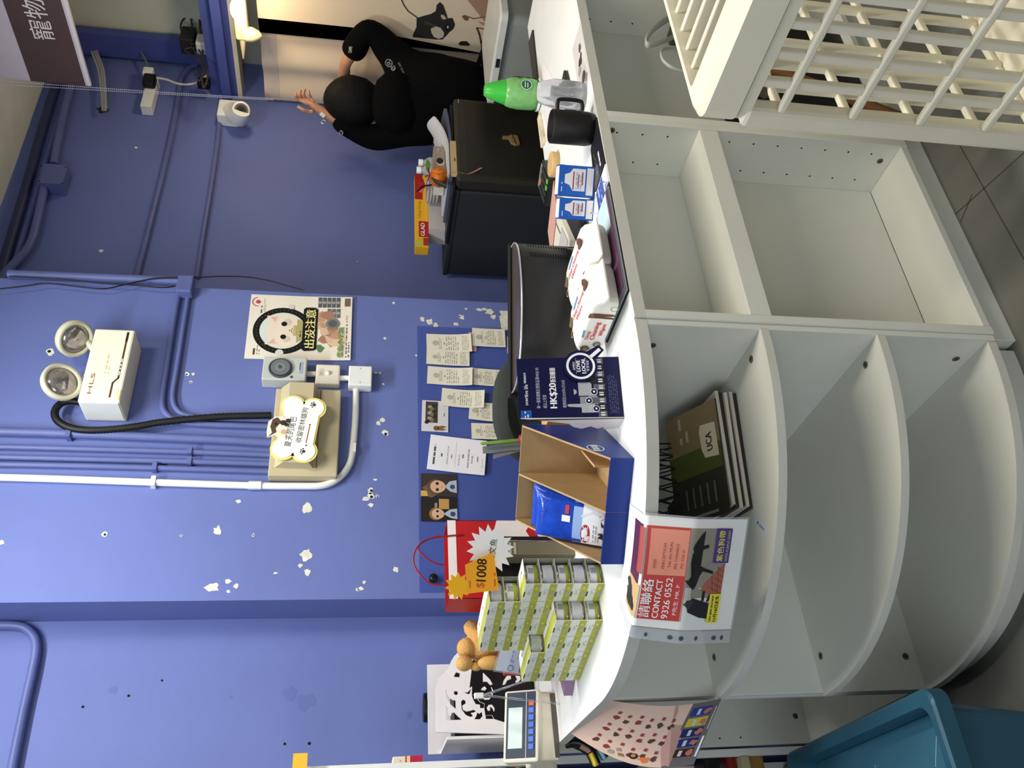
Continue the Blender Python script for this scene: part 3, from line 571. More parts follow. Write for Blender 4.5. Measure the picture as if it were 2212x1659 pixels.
for k in range(2):
    o3 = f(.008, .060+.05*k, .004); f3 = Fr(o3, f(1, 0)-f(0, 0), (f(0, .085, .165)-f(0, 0)))
    rr = thing('pad_pack', ('front' if k == 0 else 'rear')+' blue and white foil pack in the left bay of the blue carton', 'pack', f3(.05, 0), 'foil packs in the carton')
    m = MB(POLY); g = pillow(m, f3, .097, .172, .020, POLY, 18)
    m.rect(.004, .066, .093, .088, PALE, g, 1, 8); m.rect(.004, .008, .093, .068, C(232, 234, 238), g, 2, 10); m.disc(.028, .060, .021, C(170, 30, 44), g, 3, 20, ry=.010); m.text('TRIXIE', .028, .055, .010, C(240, 240, 240), g, 5, width=.034, mid=True)
    m.fine(.012, .030, .05, .046, 3, C(150, 150, 160), g, 3); m.rect(.066, .098, .084, .106, C(204, 60, 70), g, 3); m.rect(.048, .094, .062, .112, C(240, 240, 240), g, 3)
    m.shape(blob(.028, .018, .010, 4, 10), C(30, 30, 34), g, 4); m.shape([(.022, .026), (.024, .034), (.029, .028), (.034, .034), (.035, .024)], C(30, 30, 34), g, 4); m.shape(blob(.058, .02, .013, 8, 10), C(60, 60, 66), g, 4); m.shape(blob(.060, .022, .007, 9, 9), C(240, 240, 240), g, 5)
    m.line([(.066, .07), (.076, .05), (.070, .034), (.088, .02)], .004, C(220, 226, 236), g, 4)
    m.build('bag', rr)
# --- card with the discount offer
o3 = Vector((.899, 1.453, TOP+.0005)); X = Vector((.138, -.024, 0)); f = Fr(o3, X, Vector((.012, .028, .215))); W_, H_ = .140, .216
NAVY = M('navy_card', (14, 16, 62), .35, var=.05); r = thing('counter_card', 'navy discount stand card with a magnifier cut-out, beside the blue carton', 'counter card', o3+X*.5)
m = MB(NAVY); m.box(0, W_, 0, H_, -.002, 0, NAVY, f); WH = C(240, 240, 246); GR = C(168, 170, 176); BK = C(34, 34, 40)
m.rect(.004, H_-.026, .022, H_-.004, C(24, 86, 176), f, 1); m.fine(.006, H_-.021, .020, H_-.010, 2, WH, f, 2)
m.text("DON'T", .034, H_-.020, .0050, WH, f, 1, bold=.0002); m.text('live life', .054, H_-.021, .008, WH, f, 1, width=.026); m.text('WITHOUT IT', .083, H_-.018, .0045, WH, f, 1, width=.024, bold=.0002)
m.text('單一簽賬選購正價貨品滿HK$150', .026, H_-.046, .0085, C(190, 192, 214), f, 1, width=.092); m.text('或以上可享', .026, H_-.059, .0085, C(190, 192, 214), f, 1, width=.030)
m.text('HK$20', .026, H_-.082, .0165, WH, f, 1, width=.056, bold=.0007); m.text('折扣優惠', .084, H_-.080, .012, WH, f, 1, width=.033, bold=.0003); m.text('優惠期至2020年6月30日', .026, H_-.099, .0075, C(180, 182, 206), f, 1, width=.062)
m.shape([(.014, .050), (.034, .050), (.034, .112), (.031, .116), (.028, .112), (.026, .086), (.014, .086)], GR, f, 1); m.shape([(.034, .05), (.066, .05), (.066, .062), (.05, .070), (.05, .088), (.034, .088)], C(140, 142, 150), f, 1)
m.shape([(.052, .09), (.082, .09), (.082, .062), (.052, .062)], GR, f, 1.2); m.shape([(.054, .10), (.068, .10), (.064, .094), (.058, .094)], GR, f, 1.3)
for i in range(9): m.rect(.004+.015*i, .034, .0175+.015*i, .052+.006*(i % 3), BK if i % 2 else C(90, 92, 98), f, 2); m.rect(.0065+.015*i, .038, .0095+.015*i, .047, C(226, 226, 230), f, 3); m.rect(.0115+.015*i, .038, .0145+.015*i, .047, C(200, 200, 206), f, 3)
for i in range(3):
    for j in range(4): m.disc(.016+.004*j, .062+.004*i, .0010, WH, f, 3, 8)
for cx, cy in ((.022, .056), (.040, .070), (.060, .058)): m.disc(cx, cy, .0075, WH, f, 4, 16); m.disc(cx, cy, .0062, NAVY, f, 5, 16); m.disc(cx, cy, .0025, WH, f, 6, 6)
m.fine(.012, .008, .098, .028, 5, C(80, 82, 120), f, 1); m.build('card', r)
m = MB(NAVY); cx, cy = .118, .082; m.prism([(cx+.036*math.cos(2*math.pi*i/30), cy+.036*math.sin(2*math.pi*i/30)) for i in range(30)], .0035, .005, NAVY, f); m.prism([(cx+.016, cy-.034), (cx+.036, cy-.052), (cx+.048, cy-.042), (cx+.033, cy-.014)], .0036, .0049, NAVY, f)
g = lambda a, b_, c_=0: f(a, b_, .005+c_); m.ring2(cx, cy, .0255, .0305, WH, g, 1, 34); m.line([(cx+.020, cy-.022), (cx+.037, cy-.042)], .0075, WH, g, 1)
m.text('AMEX', cx, cy+.012, .0050, WH, g, 1, mid=True); m.text('LOVE', cx, cy+.001, .0078, WH, g, 1, mid=True, bold=.0005); m.text('LOCAL', cx, cy-.0095, .0078, WH, g, 1, mid=True, bold=.0005); m.text('愛·買·地道', cx, cy-.0175, .0050, WH, g, 1, mid=True)
m.rect(cx-.019, cy+.0098, cx+.019, cy+.0104, GR, g, 1); m.rect(cx-.019, cy-.0118, cx+.019, cy-.0112, GR, g, 1); m.build('magnifier', r)
bk = Vector((.03, .99, 0)); m = MB(C(232, 222, 216)); ge = lambda a, b_, c_=0: o3+bk*a+Vector((0, 0, b_))+Vector((.006, .024, 0))*(b_/.215*1.0)+X.normalized()*(c_+.001)
m.prism([(0, 0), (.045, 0), (.050, .028), (.040, .034), (.046, .044), (.036, .060), (.046, .078), (.038, .096), (.024, .108), (.014, .150), (.001, .212)], 0, .0015, None, ge); m.build('easel_wing', r)
# --- leaflets with the wipes on top
r = MB(C(28, 26, 30)); r.box(1.112, 1.425, 1.3015, 1.482, TOP, TOP+.003, None)
cols = ((150, 196, 198), (196, 92, 124), (90, 150, 160), (110, 70, 96))
tag(r.build('counter_mat'), 'thin dark mat under the leaflets at the front edge of the counter', 'mat')
GL = 'leaflets under the wipes'
for i in range(4):
    m = MB(C(*cols[i])); m.box(1.116+.003*i, 1.415-.004*i, 1.303, 1.478, TOP+.0032+.0022*i, TOP+.0052+.0022*i)
    if i == 3: m.rect(1.30, 1.31, 1.40, 1.47, C(188, 208, 214), ID, 0); m.v[-4:] = [Vector((p.x, p.y, TOP+.0032+.0022*3+.0024)) for p in m.v[-4:]]
    tag(m.build('leaflet'), ('turquoise leaflet lying on the dark mat', 'raspberry pink leaflet in the pile under the wipes', 'teal leaflet in the pile under the wipes', 'top mauve and pale blue leaflet under the wipes')[i], 'leaflet')
RED = C(206, 30, 44); BRN = C(104, 66, 44)
WIPE = M('wipes_film', (240, 236, 226), .3, var=.03, bump=.25, bscale=30)
def wipes(x0, y0, z, L, Wd, Hh, label, gap):
    # long side looks to -x, crimped end looks to -y
    rr = thing('wipes_pack', label, 'wipes pack', (x0+Wd/2, y0+L/2, z), 'packs of wipes')
    m = MB(WIPE); R = []
    for t, k, dz in ((-.018, .0, .5), (0, .25, .5), (.006, .80, .5), (.016, .96, .5), (.04, 1, .5), (L-.04, 1, .5), (L-.016, .96, .5), (L-.004, .8, .5), (L, .25, .5), (L+.016, 0, .5)):
        ring = []
        for i in range(24):
            a = 2*math.pi*i/24; c_, s_ = math.cos(a), math.sin(a); e = .38
            ring.append(Vector((x0+Wd/2+Wd/2*abs(c_)**e*math.copysign(1, c_)*(.93+.07*k), y0+t, z+Hh*.5+Hh*.5*abs(s_)**e*math.copysign(1, s_)*max(k, .05))))
        R.append(ring)
    m.rings(R, WIPE); m.build('pouch', rr)
    m = MB(RED); top = lambda a, b_, c_=0: Vector((x0+.008+b_, y0+L-a, z+Hh+.0006+c_)); top2 = lambda a, b_, c_=0: Vector((x0+.008+b_, y0+L-a, z+Hh+.0006+c_))
    side = lambda a, b_, c_=0: Vector((x0-.0006-c_, y0+L-a, z+b_)); end = lambda a, b_, c_=0: Vector((x0+a, y0+.004-c_-.004*0, z+b_))
    for fr, w0, hh in ((side, L, Hh),):
        m.text('Deep', .050, hh*.64, hh*.15, RED, fr, 1, width=.028, bold=.0004); m.text('Cleaning', .050, hh*.43, hh*.20, RED, fr, 1, width=.060, bold=.0005); m.text('Wipes', .064, hh*.22, hh*.17, RED, fr, 1, width=.040, bold=.0005)
        m.shape([(.056, hh*.82), (.082, hh*.85), (.082, hh*.93), (.056, hh*.90)], C(130, 170, 200), fr, 1)
        m.disc(.033, hh*.32, .009, C(120, 112, 96), fr, 1, 18); m.text('70', .033, hh*.27, .007, C(244, 240, 230), fr, 2, mid=True); m.shape(blob(.016, hh*.66, .011, 5, 12), C(96, 84, 62), fr, 1); m.disc(.016, hh*.66, .005, C(150, 136, 110), fr, 2, 10)
        m.shape([(.124, hh*.92), (.138, hh*.92), (.139, hh*.62), (.137, hh*.12), (.132, hh*.12), (.131, hh*.5), (.127, hh*.12), (.122, hh*.12), (.124, hh*.6)], BRN, fr, 1); m.disc(.131, hh*.84, .007, C(150, 100, 70), fr, 2, 12); m.ring2(.156, hh*.2, .0065, .008, C(150, 144, 130), fr, 1, 18)
    m.text('Deep Cleaning', .040, .046, .014, RED, top, 1, width=.095, bold=.0005); m.text('Wipes', .062, .026, .014, RED, top, 1, width=.050, bold=.0005); m.shape([(.05, .068), (.09, .072), (.09, .079), (.05, .075)], C(110, 160, 206), top, 1)
    m.shape(blob(.150, .058, .016, 6, 12, .8), BRN, top, 1); m.shape(blob(.138, .075, .009, 7, 9), BRN, top, 1.4); m.ring2(.152, .024, .008, .0095, C(214, 200, 184), top, 1, 18); m.shape(blob(.020, .060, .014, 3, 11), C(110, 96, 66), top, 1); m.ring2(.018, .028, .007, .0085, C(214, 200, 184), top, 1, 18)
    e2 = lambda a, b_, c_=0: Vector((x0+a, y0+.0155-c_-.0125*(1-abs((b_/Hh-.5)*1.4)), z+b_))
    m.text('Deep', .024, Hh*.62, Hh*.13, RED, e2, 2, width=.026, bold=.0004); m.text('Cleaning', .024, Hh*.43, Hh*.18, RED, e2, 2, width=.058, bold=.0005); m.text('Wipes', .036, Hh*.24, Hh*.15, RED, e2, 2, width=.038, bold=.0004); m.shape([(.03, Hh*.80), (.056, Hh*.83), (.056, Hh*.90), (.03, Hh*.87)], C(130, 170, 200), e2, 2)
    m.build('print', rr)
ZW = TOP+.0125
wipes(1.088, 1.318, ZW, .172, .112, .068, 'left pack of white cleaning wipes with red lettering, nearest the navy card', 0); wipes(1.204, 1.318, ZW, .172, .112, .066, 'right pack of white cleaning wipes, nearest the small blue boxes', 1)
# --- flat things along the right part of the front edge
def slab(name, pts, z, th, mat, label, cat, draw=None, side=None, group=None):
    m = MB(mat); m.prism(pts, z, z+th, mat, side=side)
    if draw: draw(m, z+th)
    return tag(m.build(name), label, cat, group)
def sl(p, q, z, fl=False): # frame along p->q lying flat
    p = Vector((*p, z)); q = Vector((*q, z)); return Fr(p, q-p, Vector((0, 0, 1)).cross(q-p))
def d1(m, z):
    f = sl((1.649, 1.304), (1.489, 1.303), z); f = Fr(Vector((1.489, 1.304, z)), (1, 0, 0), (0, 1, 0)); m.fine(.02, .016, .11, .034, 1, C(220, 220, 224), f, 1, 4, 2.5); m.fine(.01, .045, .09, .06, 2, C(120, 116, 124), f, 1)
    m.rect(.0, .04, .05, .085, C(70, 66, 72), f, .5)
slab('display_card', [(1.489, 1.303), (1.649, 1.304), (1.616, 1.375), (1.489, 1.392)], TOP, .004, C(22, 20, 28), 'flat black card with white lettering at the front edge below the mug', 'card', d1)
def d2(m, z):
    f = Fr(Vector((1.402, 1.302, z)), (1, 0, 0), (0, 1, 0)); m.rect(.018, .034, .080, .088, C(40, 72, 170), f, 1); m.fine(.02, .045, .076, .078, 2, C(200, 210, 236), f, 2); m.fine(.012, .008, .05, .026, 2, C(70, 90, 170), f, 1)
slab('info_card', [(1.428, 1.302), (1.486, 1.302), (1.484, 1.394), (1.428, 1.394)], TOP, .003, C(232, 234, 240), 'white and blue card between the black card and the leaflets', 'card', d2)
m = MB(CLEAR); m.box(1.425, 1.429, 1.302, 1.40, TOP, TOP+.022); tag(m.build('acrylic_strip'), 'clear acrylic strip standing beside the blue card', 'acrylic strip')
# two small boxes
def carebox(pl, pr_, h, label):
    a, c = Vector((*pl, TOP)), Vector((*pr_, TOP)); ang = math.atan2((c-a).y, (c-a).x); L = (c-a).length; f = turn(a.x, a.y, TOP+(.0042 if label.startswith('right') else 0), ang); D = .040
    rr = thing('care_box', label, 'box', f(L/2, D/2), 'blue and white bottle boxes'); m = MB(C(28, 92, 182)); m.box(0, L, 0, D, 0, h, None, f, bev=.0008)
    g = upright(f, 0); W0 = C(236, 232, 234); RD = C(160, 44, 50); m.rect(.002, h*.10, L-.002, h*.78, C(30, 98, 190), g, .5); m.shape([(L*.18, h*.26), (L*.9, h*.26), (L*.9, h*.62), (L*.76, h*.70), (L*.70, h*.84), (L*.42, h*.84), (L*.36, h*.70), (L*.18, h*.60)], W0, g, 1)
    m.rect(L*.06, h*.03, L*.94, h*.22, W0, g, 1)
    for i, y_ in enumerate((.58, .44, .33)): m.rect(L*(.22+.08*i), h*y_, L*(.80-.1*(i % 2)), h*(y_+.03), RD, g, 2)
    m.fine(L*.24, h*.36, L*.8, h*.54, 3, C(170, 170, 178), g, 2); m.fine(L*.14, h*.88, L*.8, h*.95, 1, C(190, 210, 240), g, 1)
    g = rightface(f, L); m.rect(.001, h*.86, D-.001, h*.995, C(140, 26, 34), g, 1); m.rect(.001, .002, D-.001, h*.13, C(140, 26, 34), g, 1)
    for y_ in (.52, .22): m.rect(.008, h*y_, D-.008, h*(y_+.24), W0, g, 1); m.shape([(.013, h*(y_+.03)), (D-.013, h*(y_+.03)), (D/2, h*(y_+.21))], C(34, 70, 150), g, 2)
    m.rect(.003, .003, L-.003, D-.003, W0, flat(f, h), 1)
    m.build('box', rr)
carebox((1.490, 1.412), (1.541, 1.362), .086, 'right blue and white bottle box, nearest the mug'); carebox((1.452, 1.450), (1.488, 1.416), .084, 'left blue and white bottle box, nearest the monitor')
# mug
c0 = Zp((1281, 280), TOP); c0.z = TOP+.0001; r = thing('mug', 'matte black mug with a square handle and a price sticker', 'mug', c0); BLKM = M('matt_black_ceramic', (20, 16, 15), .5)
m = MB(BLKM); f = lambda a, b_, c_=0: c0+Vector((a, b_, c_)); m.lathe([(.002, 0), (.030, 0), (.0375, .004), (.0405, .018), (.0405, .104), (.0385, .106), (.037, .104), (.036, .010), (.002, .008)], None, fr=f, n=36); m.build('body', r)
hd = Vector((math.cos(-.62), math.sin(-.62), 0)); m = MB(BLKM); m.tube(catmull([c0+hd*.038+Vector((0, 0, .090)), c0+hd*.058+Vector((0, 0, .090)), c0+hd*.066+Vector((0, 0, .082)), c0+hd*.066+Vector((0, 0, .038)), c0+hd*.058+Vector((0, 0, .029)), c0+hd*.038+Vector((0, 0, .029))], 6), .0048, None, 8); m.build('handle', r)
m = MB(C(226, 224, 220)); st = lambda a, b_, c_=0: f(.0411*math.sin(a/.0411-.05+2.25), .0411*math.cos(a/.0411-.05+2.25), .028+b_)+Vector((0, 0, 0))*c_
m.grid(lambda a, b_: st(a*.018, b_*.020), 6, 1, None); m.rect(.004, .004, .012, .016, C(90, 90, 92), lambda a, b_, c_=0: f(.0415*math.sin(a/.0411+2.2), .0415*math.cos(a/.0411+2.2), .028+b_), 0); m.build('sticker', r)
# clear bag with shiny contents, green bottle
c1 = Zp((1262, 208), TOP); c1.z = TOP+.0002; r = thing('clear_pouch', 'clear crinkled plastic pouch standing just behind the black mug', 'pouch', c1); m = MB(M('clear_film', (226, 228, 232), .12, trans=.7, ior=1.15, bump=.6, bscale=40))
rn = random.Random(5); R = []
for z_, rr in ((0, .036), (.02, .040), (.05, .039), (.08, .040), (.105, .033), (.118, .030)): R.append([c1+Vector((rr*math.cos(2*math.pi*i/20)*(1+rn.uniform(-.06, .06)), rr*.8*math.sin(2*math.pi*i/20)*(1+rn.uniform(-.06, .06)), z_)) for i in range(20)])
m.rings(R, None, True, False); m.build('film', r)
m = MB(M('silver_foil', (180, 180, 186), .2, .9, bump=.5, bscale=60)); m.lathe([(.016, .004), (.019, .03), (.015, .05), (.017, .085)], None, fr=lambda a, b_, c_=0: c1+Vector((a, b_, c_)), n=10); m.build('foil', r)
c2 = Zp((1167, 206), TOP); c2.z = TOP+.0001; r = thing('lotion_bottle', 'squat bottle with a green cap and green printed label behind the mug', 'bottle', c2); f = lambda a, b_, c_=0: c2+Vector((a, b_, c_))
m = MB(M('green_label_plastic', (118, 176, 104), .25, var=.12, scale=60)); m.lathe([(.03, 0), (.044, .003), (.049, .03), (.050, .07), (.047, .098), (.042, .112), (.038, .116)], None, fr=f, n=36)
gb = lambda a, b_, c_=0: f((.0505+c_)*math.cos(a), (.0505+c_)*math.sin(a), b_)
m.grid(lambda a, b_: gb(-1.0+a*1.25, .012+b_*.088), 10, 2, C(208, 216, 208)); m.disc(-1.9, .055, .36, C(24, 92, 58), gb, 4, 22, ry=.019); m.ring2(-1.9, .055, .30, .34, C(220, 236, 220), gb, 5, 22, .053); m.fine(-2.1, .047, -1.7, .063, 2, C(220, 240, 220), gb, 5)
for i in range(16): q = random.Random(i); m.shape([(x/.05, y) for x, y in blob(-.049+q.uniform(-.022, .03), .062+q.uniform(-.022, .022), q.uniform(.002, .006), i, 8)], C(20, 56, 40), gb, 4)
m.build('body', r)
m = MB(M('green_cap', (64, 180, 62), .3)); m.lathe([(.039, .112), (.0385, .118), (.030, .150), (.021, .176), (.016, .182), (.002, .183)], None, fr=f, n=30); m.build('cap', r)
m = MB(WHITEP); m.lathe([(.0495, .004), (.0515, .008), (.0505, .013)], None, fr=f, n=36, caps=False); m.build('rim_band', r)
# flat marble board, wooden lid, calculator, folders, keyboard, phone things
slab('stone_board', [(2.221, 1.756), (2.227, 1.868-.08), (2.09, 1.787), (2.069, 1.743)], TOP, .008, M('cream_stone', (226, 208, 180), .4, var=.25, scale=30), 'beige stone board behind the mug at the inner edge of the counter', 'board')
c3 = Zp((1204, 356), TOP); m = MB(M('pale_wood', (204, 168, 112), .55, var=.1, scale=20)); m.lathe([(.034, 0), (.036, .002), (.036, .020), (.034, .022), (.031, .0225)], None, fr=lambda a, b_, c_=0: Vector((c3.x+a, c3.y+b_, TOP+c_)), n=36); tag(m.build('wooden_disc'), 'round pale wooden disc lying behind the two blue boxes', 'disc')
r = thing('calculator', 'black desk calculator near the inner edge of the counter', 'calculator', (1.90, 1.74, TOP)); f = turn(1.845, 1.745, TOP, .35); m = MB(BLACK); m.box(0, .15, -.045, .045, 0, .018, None, f, bev=.004); m.build('case', r)
for i in range(6):
    for j in range(4):
        m = MB(C(206, 92, 50) if (i, j) == (5, 2) else C(104, 172, 70) if i == 0 and j < 2 else C(40, 42, 44)); m.box(.008+.018*i, .021+.018*i, -.038+.02*j, -.024+.02*j, .018, .023, None, f, bev=.0015); m.build('key', r)
m = MB(C(120, 130, 112)); m.box(.120, .144, -.036, .036, .018, .020, None, f); m.build('display', r)
slab('folder', [(1.80, 1.655), (1.675, 1.66), (1.60, 1.78), (1.72, 1.785)], TOP+.0001, .006, C(188, 146, 134), 'lowest dusty pink folder of the pile by the calculator', 'folder', side=C(226, 206, 190), group='dusty pink folders')
slab('folder', [(1.80, 1.66), (1.68, 1.668), (1.61, 1.782), (1.72, 1.785)], TOP+.0062, .006, C(170, 122, 108), 'middle brown folder of the pile by the calculator', 'folder', side=C(214, 190, 170), group='dusty pink folders')
slab('folder', [(1.815, 1.665), (1.70, 1.672), (1.63, 1.785), (1.735, 1.787)], TOP+.0124, .006, C(198, 150, 136), 'top dusty pink folder of the pile by the calculator', 'folder', side=C(150, 104, 90), group='dusty pink folders')
f = turn(1.45, 1.505, TOP+.0001, .40); m = MB(M('black_rubber_rest', (40, 40, 44), .6)); R = [[f(a, .030*math.cos(t)*k, .013+.013*math.sin(t)*k) for t in [2*math.pi*i/14 for i in range(14)]] for a, k in ((-.035, .3), (-.03, .8), (-.015, 1), (.17, 1), (.185, .8), (.19, .3))]; m.rings(R); tag(m.build('wrist_rest'), 'long dark rounded wrist rest lying behind the leaflets', 'wrist rest')
f = turn(1.53, 1.60, TOP+.0001, .40); r = thing('card_terminal', 'pale grey flat desk device between the monitor and the wrist rest', 'terminal', f(.09, .04)); m = MB(C(206, 200, 186)); m.box(0, .19, 0, .095, 0, .016, None, f, bev=.003); m.build('case', r); m = MB(C(176, 172, 166)); m.box(.012, .10, .01, .085, .016, .018, None, f); m.build('panel', r); m = MB(C(120, 112, 100)); m.box(.11, .18, .03, .034, .016, .0175, None, f); m.build('slot', r)
def d3(m, z):
    f = Fr(Vector((1.80, 1.305, z)), (1, 0, 0), (0, 1, 0))
    for i, (x, y, q, k) in enumerate(((.05, .035, .018, 60), (.12, .04, .02, 40), (.16, .03, .014, 70), (.10, .06, .016, 150), (.03, .02, .012, 140))): m.shape(blob(x, y, q, i+20, 11), C(k, k-2, k-4), f, 1+i*.2)
slab('photo_print', [(1.80, 1.303), (2.02, 1.303), (2.03, 1.39), (1.83, 1.395)], TOP, .0012, C(206, 200, 196), 'black and white photo print at the right end of the counter front', 'photo', d3)
r = thing('phone_holder', 'black tray with a brown-edged holder lying beside the photo print', 'holder', (1.93, 1.45, TOP)); f = turn(1.83, 1.43, TOP, .12); m = MB(BLACK); m.box(0, .20, 0, .06, 0, .012, None, f, bev=.003); m.build('tray', r); m = MB(M('tortoise_brown', (58, 32, 18), .2, var=.4, scale=60)); m.tube([f(.03, .02, .018), f(.19, .045, .03)], .007, None, 8); m.build('grip', r); m = MB(DKGREY); m.box(.02, .17, .012, .03, .012, .022, None, f, bev=.003); m.build('cradle', r)
m = MB(M('silver_pen', (170, 172, 180), .25, .6)); m.tube([Vector((1.76, 1.395, TOP+.005)), Vector((1.88, 1.412, TOP+.005))], .0048, None, 8); tag(m.build('pen'), 'silver pen lying between the photo print and the mug', 'pen')
slab('paper_sheet', [(1.79, 1.46), (1.99, 1.52), (2.35, 1.66), (2.10, 1.73)], TOP+.0002, .001, C(240, 230, 232), 'white paper lying on the right end of the counter', 'paper')
slab('ruled_pad', [(2.30, 1.74), (2.60, 1.72), (2.62, 1.785), (2.30, 1.787)], TOP, .006, C(40, 38, 38), 'dark writing pad at the far inner edge of the counter', 'pad')

# --- monitor seen from behind
ML, MR = Vector((1.140, 1.742, 0)), Vector((1.490, 1.604, 0)); X = (MR-ML); Lm = X.length; ang = math.atan2(X.y, X.x)
f = turn(ML.x, ML.y, TOP, ang); r = thing('monitor', 'dark computer monitor seen from behind, with a bulging back and vents', 'monitor', f(Lm/2, -.02))
m = MB(M('monitor_back', (44, 42, 42), .38, var=.06)); arcp = lambda k: [(Lm*(1-math.cos(math.pi*i/28))/2, -.008-.135*k*math.sin(math.pi*i/28)**.8) for i in range(29)]
R = []
for z_, k in ((.012, .72), (.05, .90), (.168, 1.0), (.1715, .985)): R.append([f(a, b_, z_) for a, b_ in arcp(k)])
m.rings(R, None, False, False, closed=False); m.poly([f(a, b_, .1715) for a, b_ in arcp(.985)], M('monitor_top_gloss', (62, 54, 46), .25)); m.poly([f(a, b_, .012) for a, b_ in arcp(.72)][::-1]); m.build('back_shell', r)
m = MB(BLACK); m.box(-.012, Lm+.012, -.009, .012, .004, .180, None, f, bev=.004); m.build('bezel', r); m = MB(C(22, 26, 32)); m.box(0, Lm, .012, .0135, .018, .168, None, f); m.build('screen', r)
m = MB(M('highlight_metal', (226, 226, 228), .2, .7)); m.tube([f(a, b_-.0015, .1725) for a, b_ in arcp(1.0)], .0022, None, 6); m.build('highlight_line', r)  # highlight along the upper seam of the back, built as a pale tube
pa = arcp(1.0)
def surf(t, z_): # point on the back at angle parameter t
    k = .9+.1*min(1, (z_-.05)/.118); a = Lm*(1-math.cos(math.pi*t))/2; return f(a, -.0095-.135*k*math.sin(math.pi*t)**.8-.0012, z_)
for t0, t1 in ((.14, .26), (.74, .86)):
    m = MB(HOLE)
    for i in range(16): z_ = .045+.0065*i; m.add([surf(t0, z_), surf(t1, z_), surf(t1, z_+.003), surf(t0, z_+.003)], [(0, 1, 2, 3)])
    m.build('vent', r)
m = MB(C(150, 150, 152)); m.box(Lm*.30, Lm*.62, -.16, .06, 0, .008, None, f, bev=.003); m.build('base', r); m = MB(C(196, 166, 134)); m.box(Lm*.34, Lm*.60, -.155, -.125, .008, .010, None, f); m.build('base_label', r); m = MB(DKGREY); m.box(Lm*.42, Lm*.54, -.05, -.012, .008, .03, None, f); m.build('neck', r)
# --- office chair behind the counter
cx, cy = 1.332, 2.10; r = thing('office_chair', 'dark grey-green office chair with a rounded back behind the counter', 'chair', (cx, cy, 0)); FAB = M('charcoal_fabric', (52, 56, 52), .9, var=.08, scale=60, bump=.2, bscale=300)
f = turn(cx, cy, 0, -.45); m = MB(FAB); R = []
for y_, k in ((-.032, .82), (-.026, .95), (-.010, 1.0), (.010, 1.0), (.026, .95), (.032, .80)):
    R.append([f(.178*k*math.copysign(abs(math.cos(t))**.75, math.cos(t)), y_+.05*(math.cos(t)**2), .82+.215*k*math.copysign(abs(math.sin(t))**.75, math.sin(t))) for t in [2*math.pi*i/40 for i in range(40)]])
m.rings(R); m.build('backrest', r); m = MB(FAB); m.box(-.22, .22, .05, .47, .43, .50, None, f, bev=.03); m.build('seat', r)
m = MB(BLACK); m.tube([f(0, .04, .64), f(0, .07, .50), f(0, .2, .42)], .022, None, 8); m.build('back_bracket', r); m = MB(BLACK); m.cyl(0, .25, .10, .43, .025, None, f); m.build('post', r)
for i in range(5):
    a = 2*math.pi*i/5; m = MB(BLACK); m.tube([f(0, .25, .11), f(.27*math.cos(a), .25+.27*math.sin(a), .07)], .018, None, 6); m.build('leg', r); m = MB(BLACK); m.ball((.27*math.cos(a), .25+.27*math.sin(a), .03), .03, None, 10, f); m.build('caster', r)
# --- bits between the card and the carton
c = Vector((.968, 1.665, TOP)); t = Yp((1119, 925), 1.665).z-TOP; r = thing('red_bottle', 'small dark red bottle between the navy card and the blue carton', 'bottle', c); f = lambda a, b_, c_=0: c+Vector((a, b_, c_)); m = MB(C(120, 18, 28)); m.lathe([(.018, 0), (.019, .004), (.019, t*.62), (.013, t*.72), (.012, t*.78)], None, fr=f, n=20); m.build('body', r)
m = MB(C(134, 16, 30)); m.lathe([(.014, t*.78), (.015, t*.80), (.014, t*.94), (.008, t), (.002, t)], None, fr=f, n=10); m.build('cap', r)
m = MB(C(196, 150, 84)); m.box(1.0, 1.035, 1.60, 1.70, TOP, TOP+.115, None); m.rect(.0, .0, .03, .11, C(120, 96, 60), lambda a, b_, c_=0: Vector((1.003+a*.9, 1.5995-c_, TOP+.003+b_)), 1); tag(m.build('tea_box'), 'narrow tan printed box standing behind the navy card', 'box')
c = Vector((.905, 1.87, TOP)); r = thing('pen_cup', 'dark pen cup behind the blue carton', 'pen cup', c); m = MB(DKGREY); m.lathe([(.03, 0), (.034, .003), (.034, .10), (.031, .10), (.029, .006)], None, fr=lambda a, b_, c_=0: c+Vector((a, b_, c_)), n=22); m.build('cup', r)
a, q = Yp((1037, 958), 1.86), Yp((1130, 950), 1.86); m = MB(C(116, 150, 54)); m.tube([a, a+Vector((0, 0, -.006)), q, Vector((q.x, 1.87, TOP+.01))], [.001, .0045, .0045, .0045], None, 8); tag(m.build('pencil'), 'green pencil standing up behind the blue carton', 'pencil')
a, q = Yp((1043, 972), 1.875), Yp((1130, 962), 1.875); m = MB(M('grey_clear_ruler', (150, 152, 156), .2, trans=.4)); d = (a-q).normalized(); sx = Vector((.010, 0, 0)); m.add([a-sx, a+sx, q+sx+d*-.1, q-sx+d*-.1, a-sx+Vector((0, .002, 0)), a+sx+Vector((0, .002, 0)), q+sx+d*-.1+Vector((0, .002, 0)), q-sx+d*-.1+Vector((0, .002, 0))], [(0, 1, 2, 3), (7, 6, 5, 4), (0, 3, 7, 4), (1, 5, 6, 2), (0, 4, 5, 1), (3, 2, 6, 7)]); tag(m.build('ruler'), 'clear grey ruler standing beside the green pencil', 'ruler')
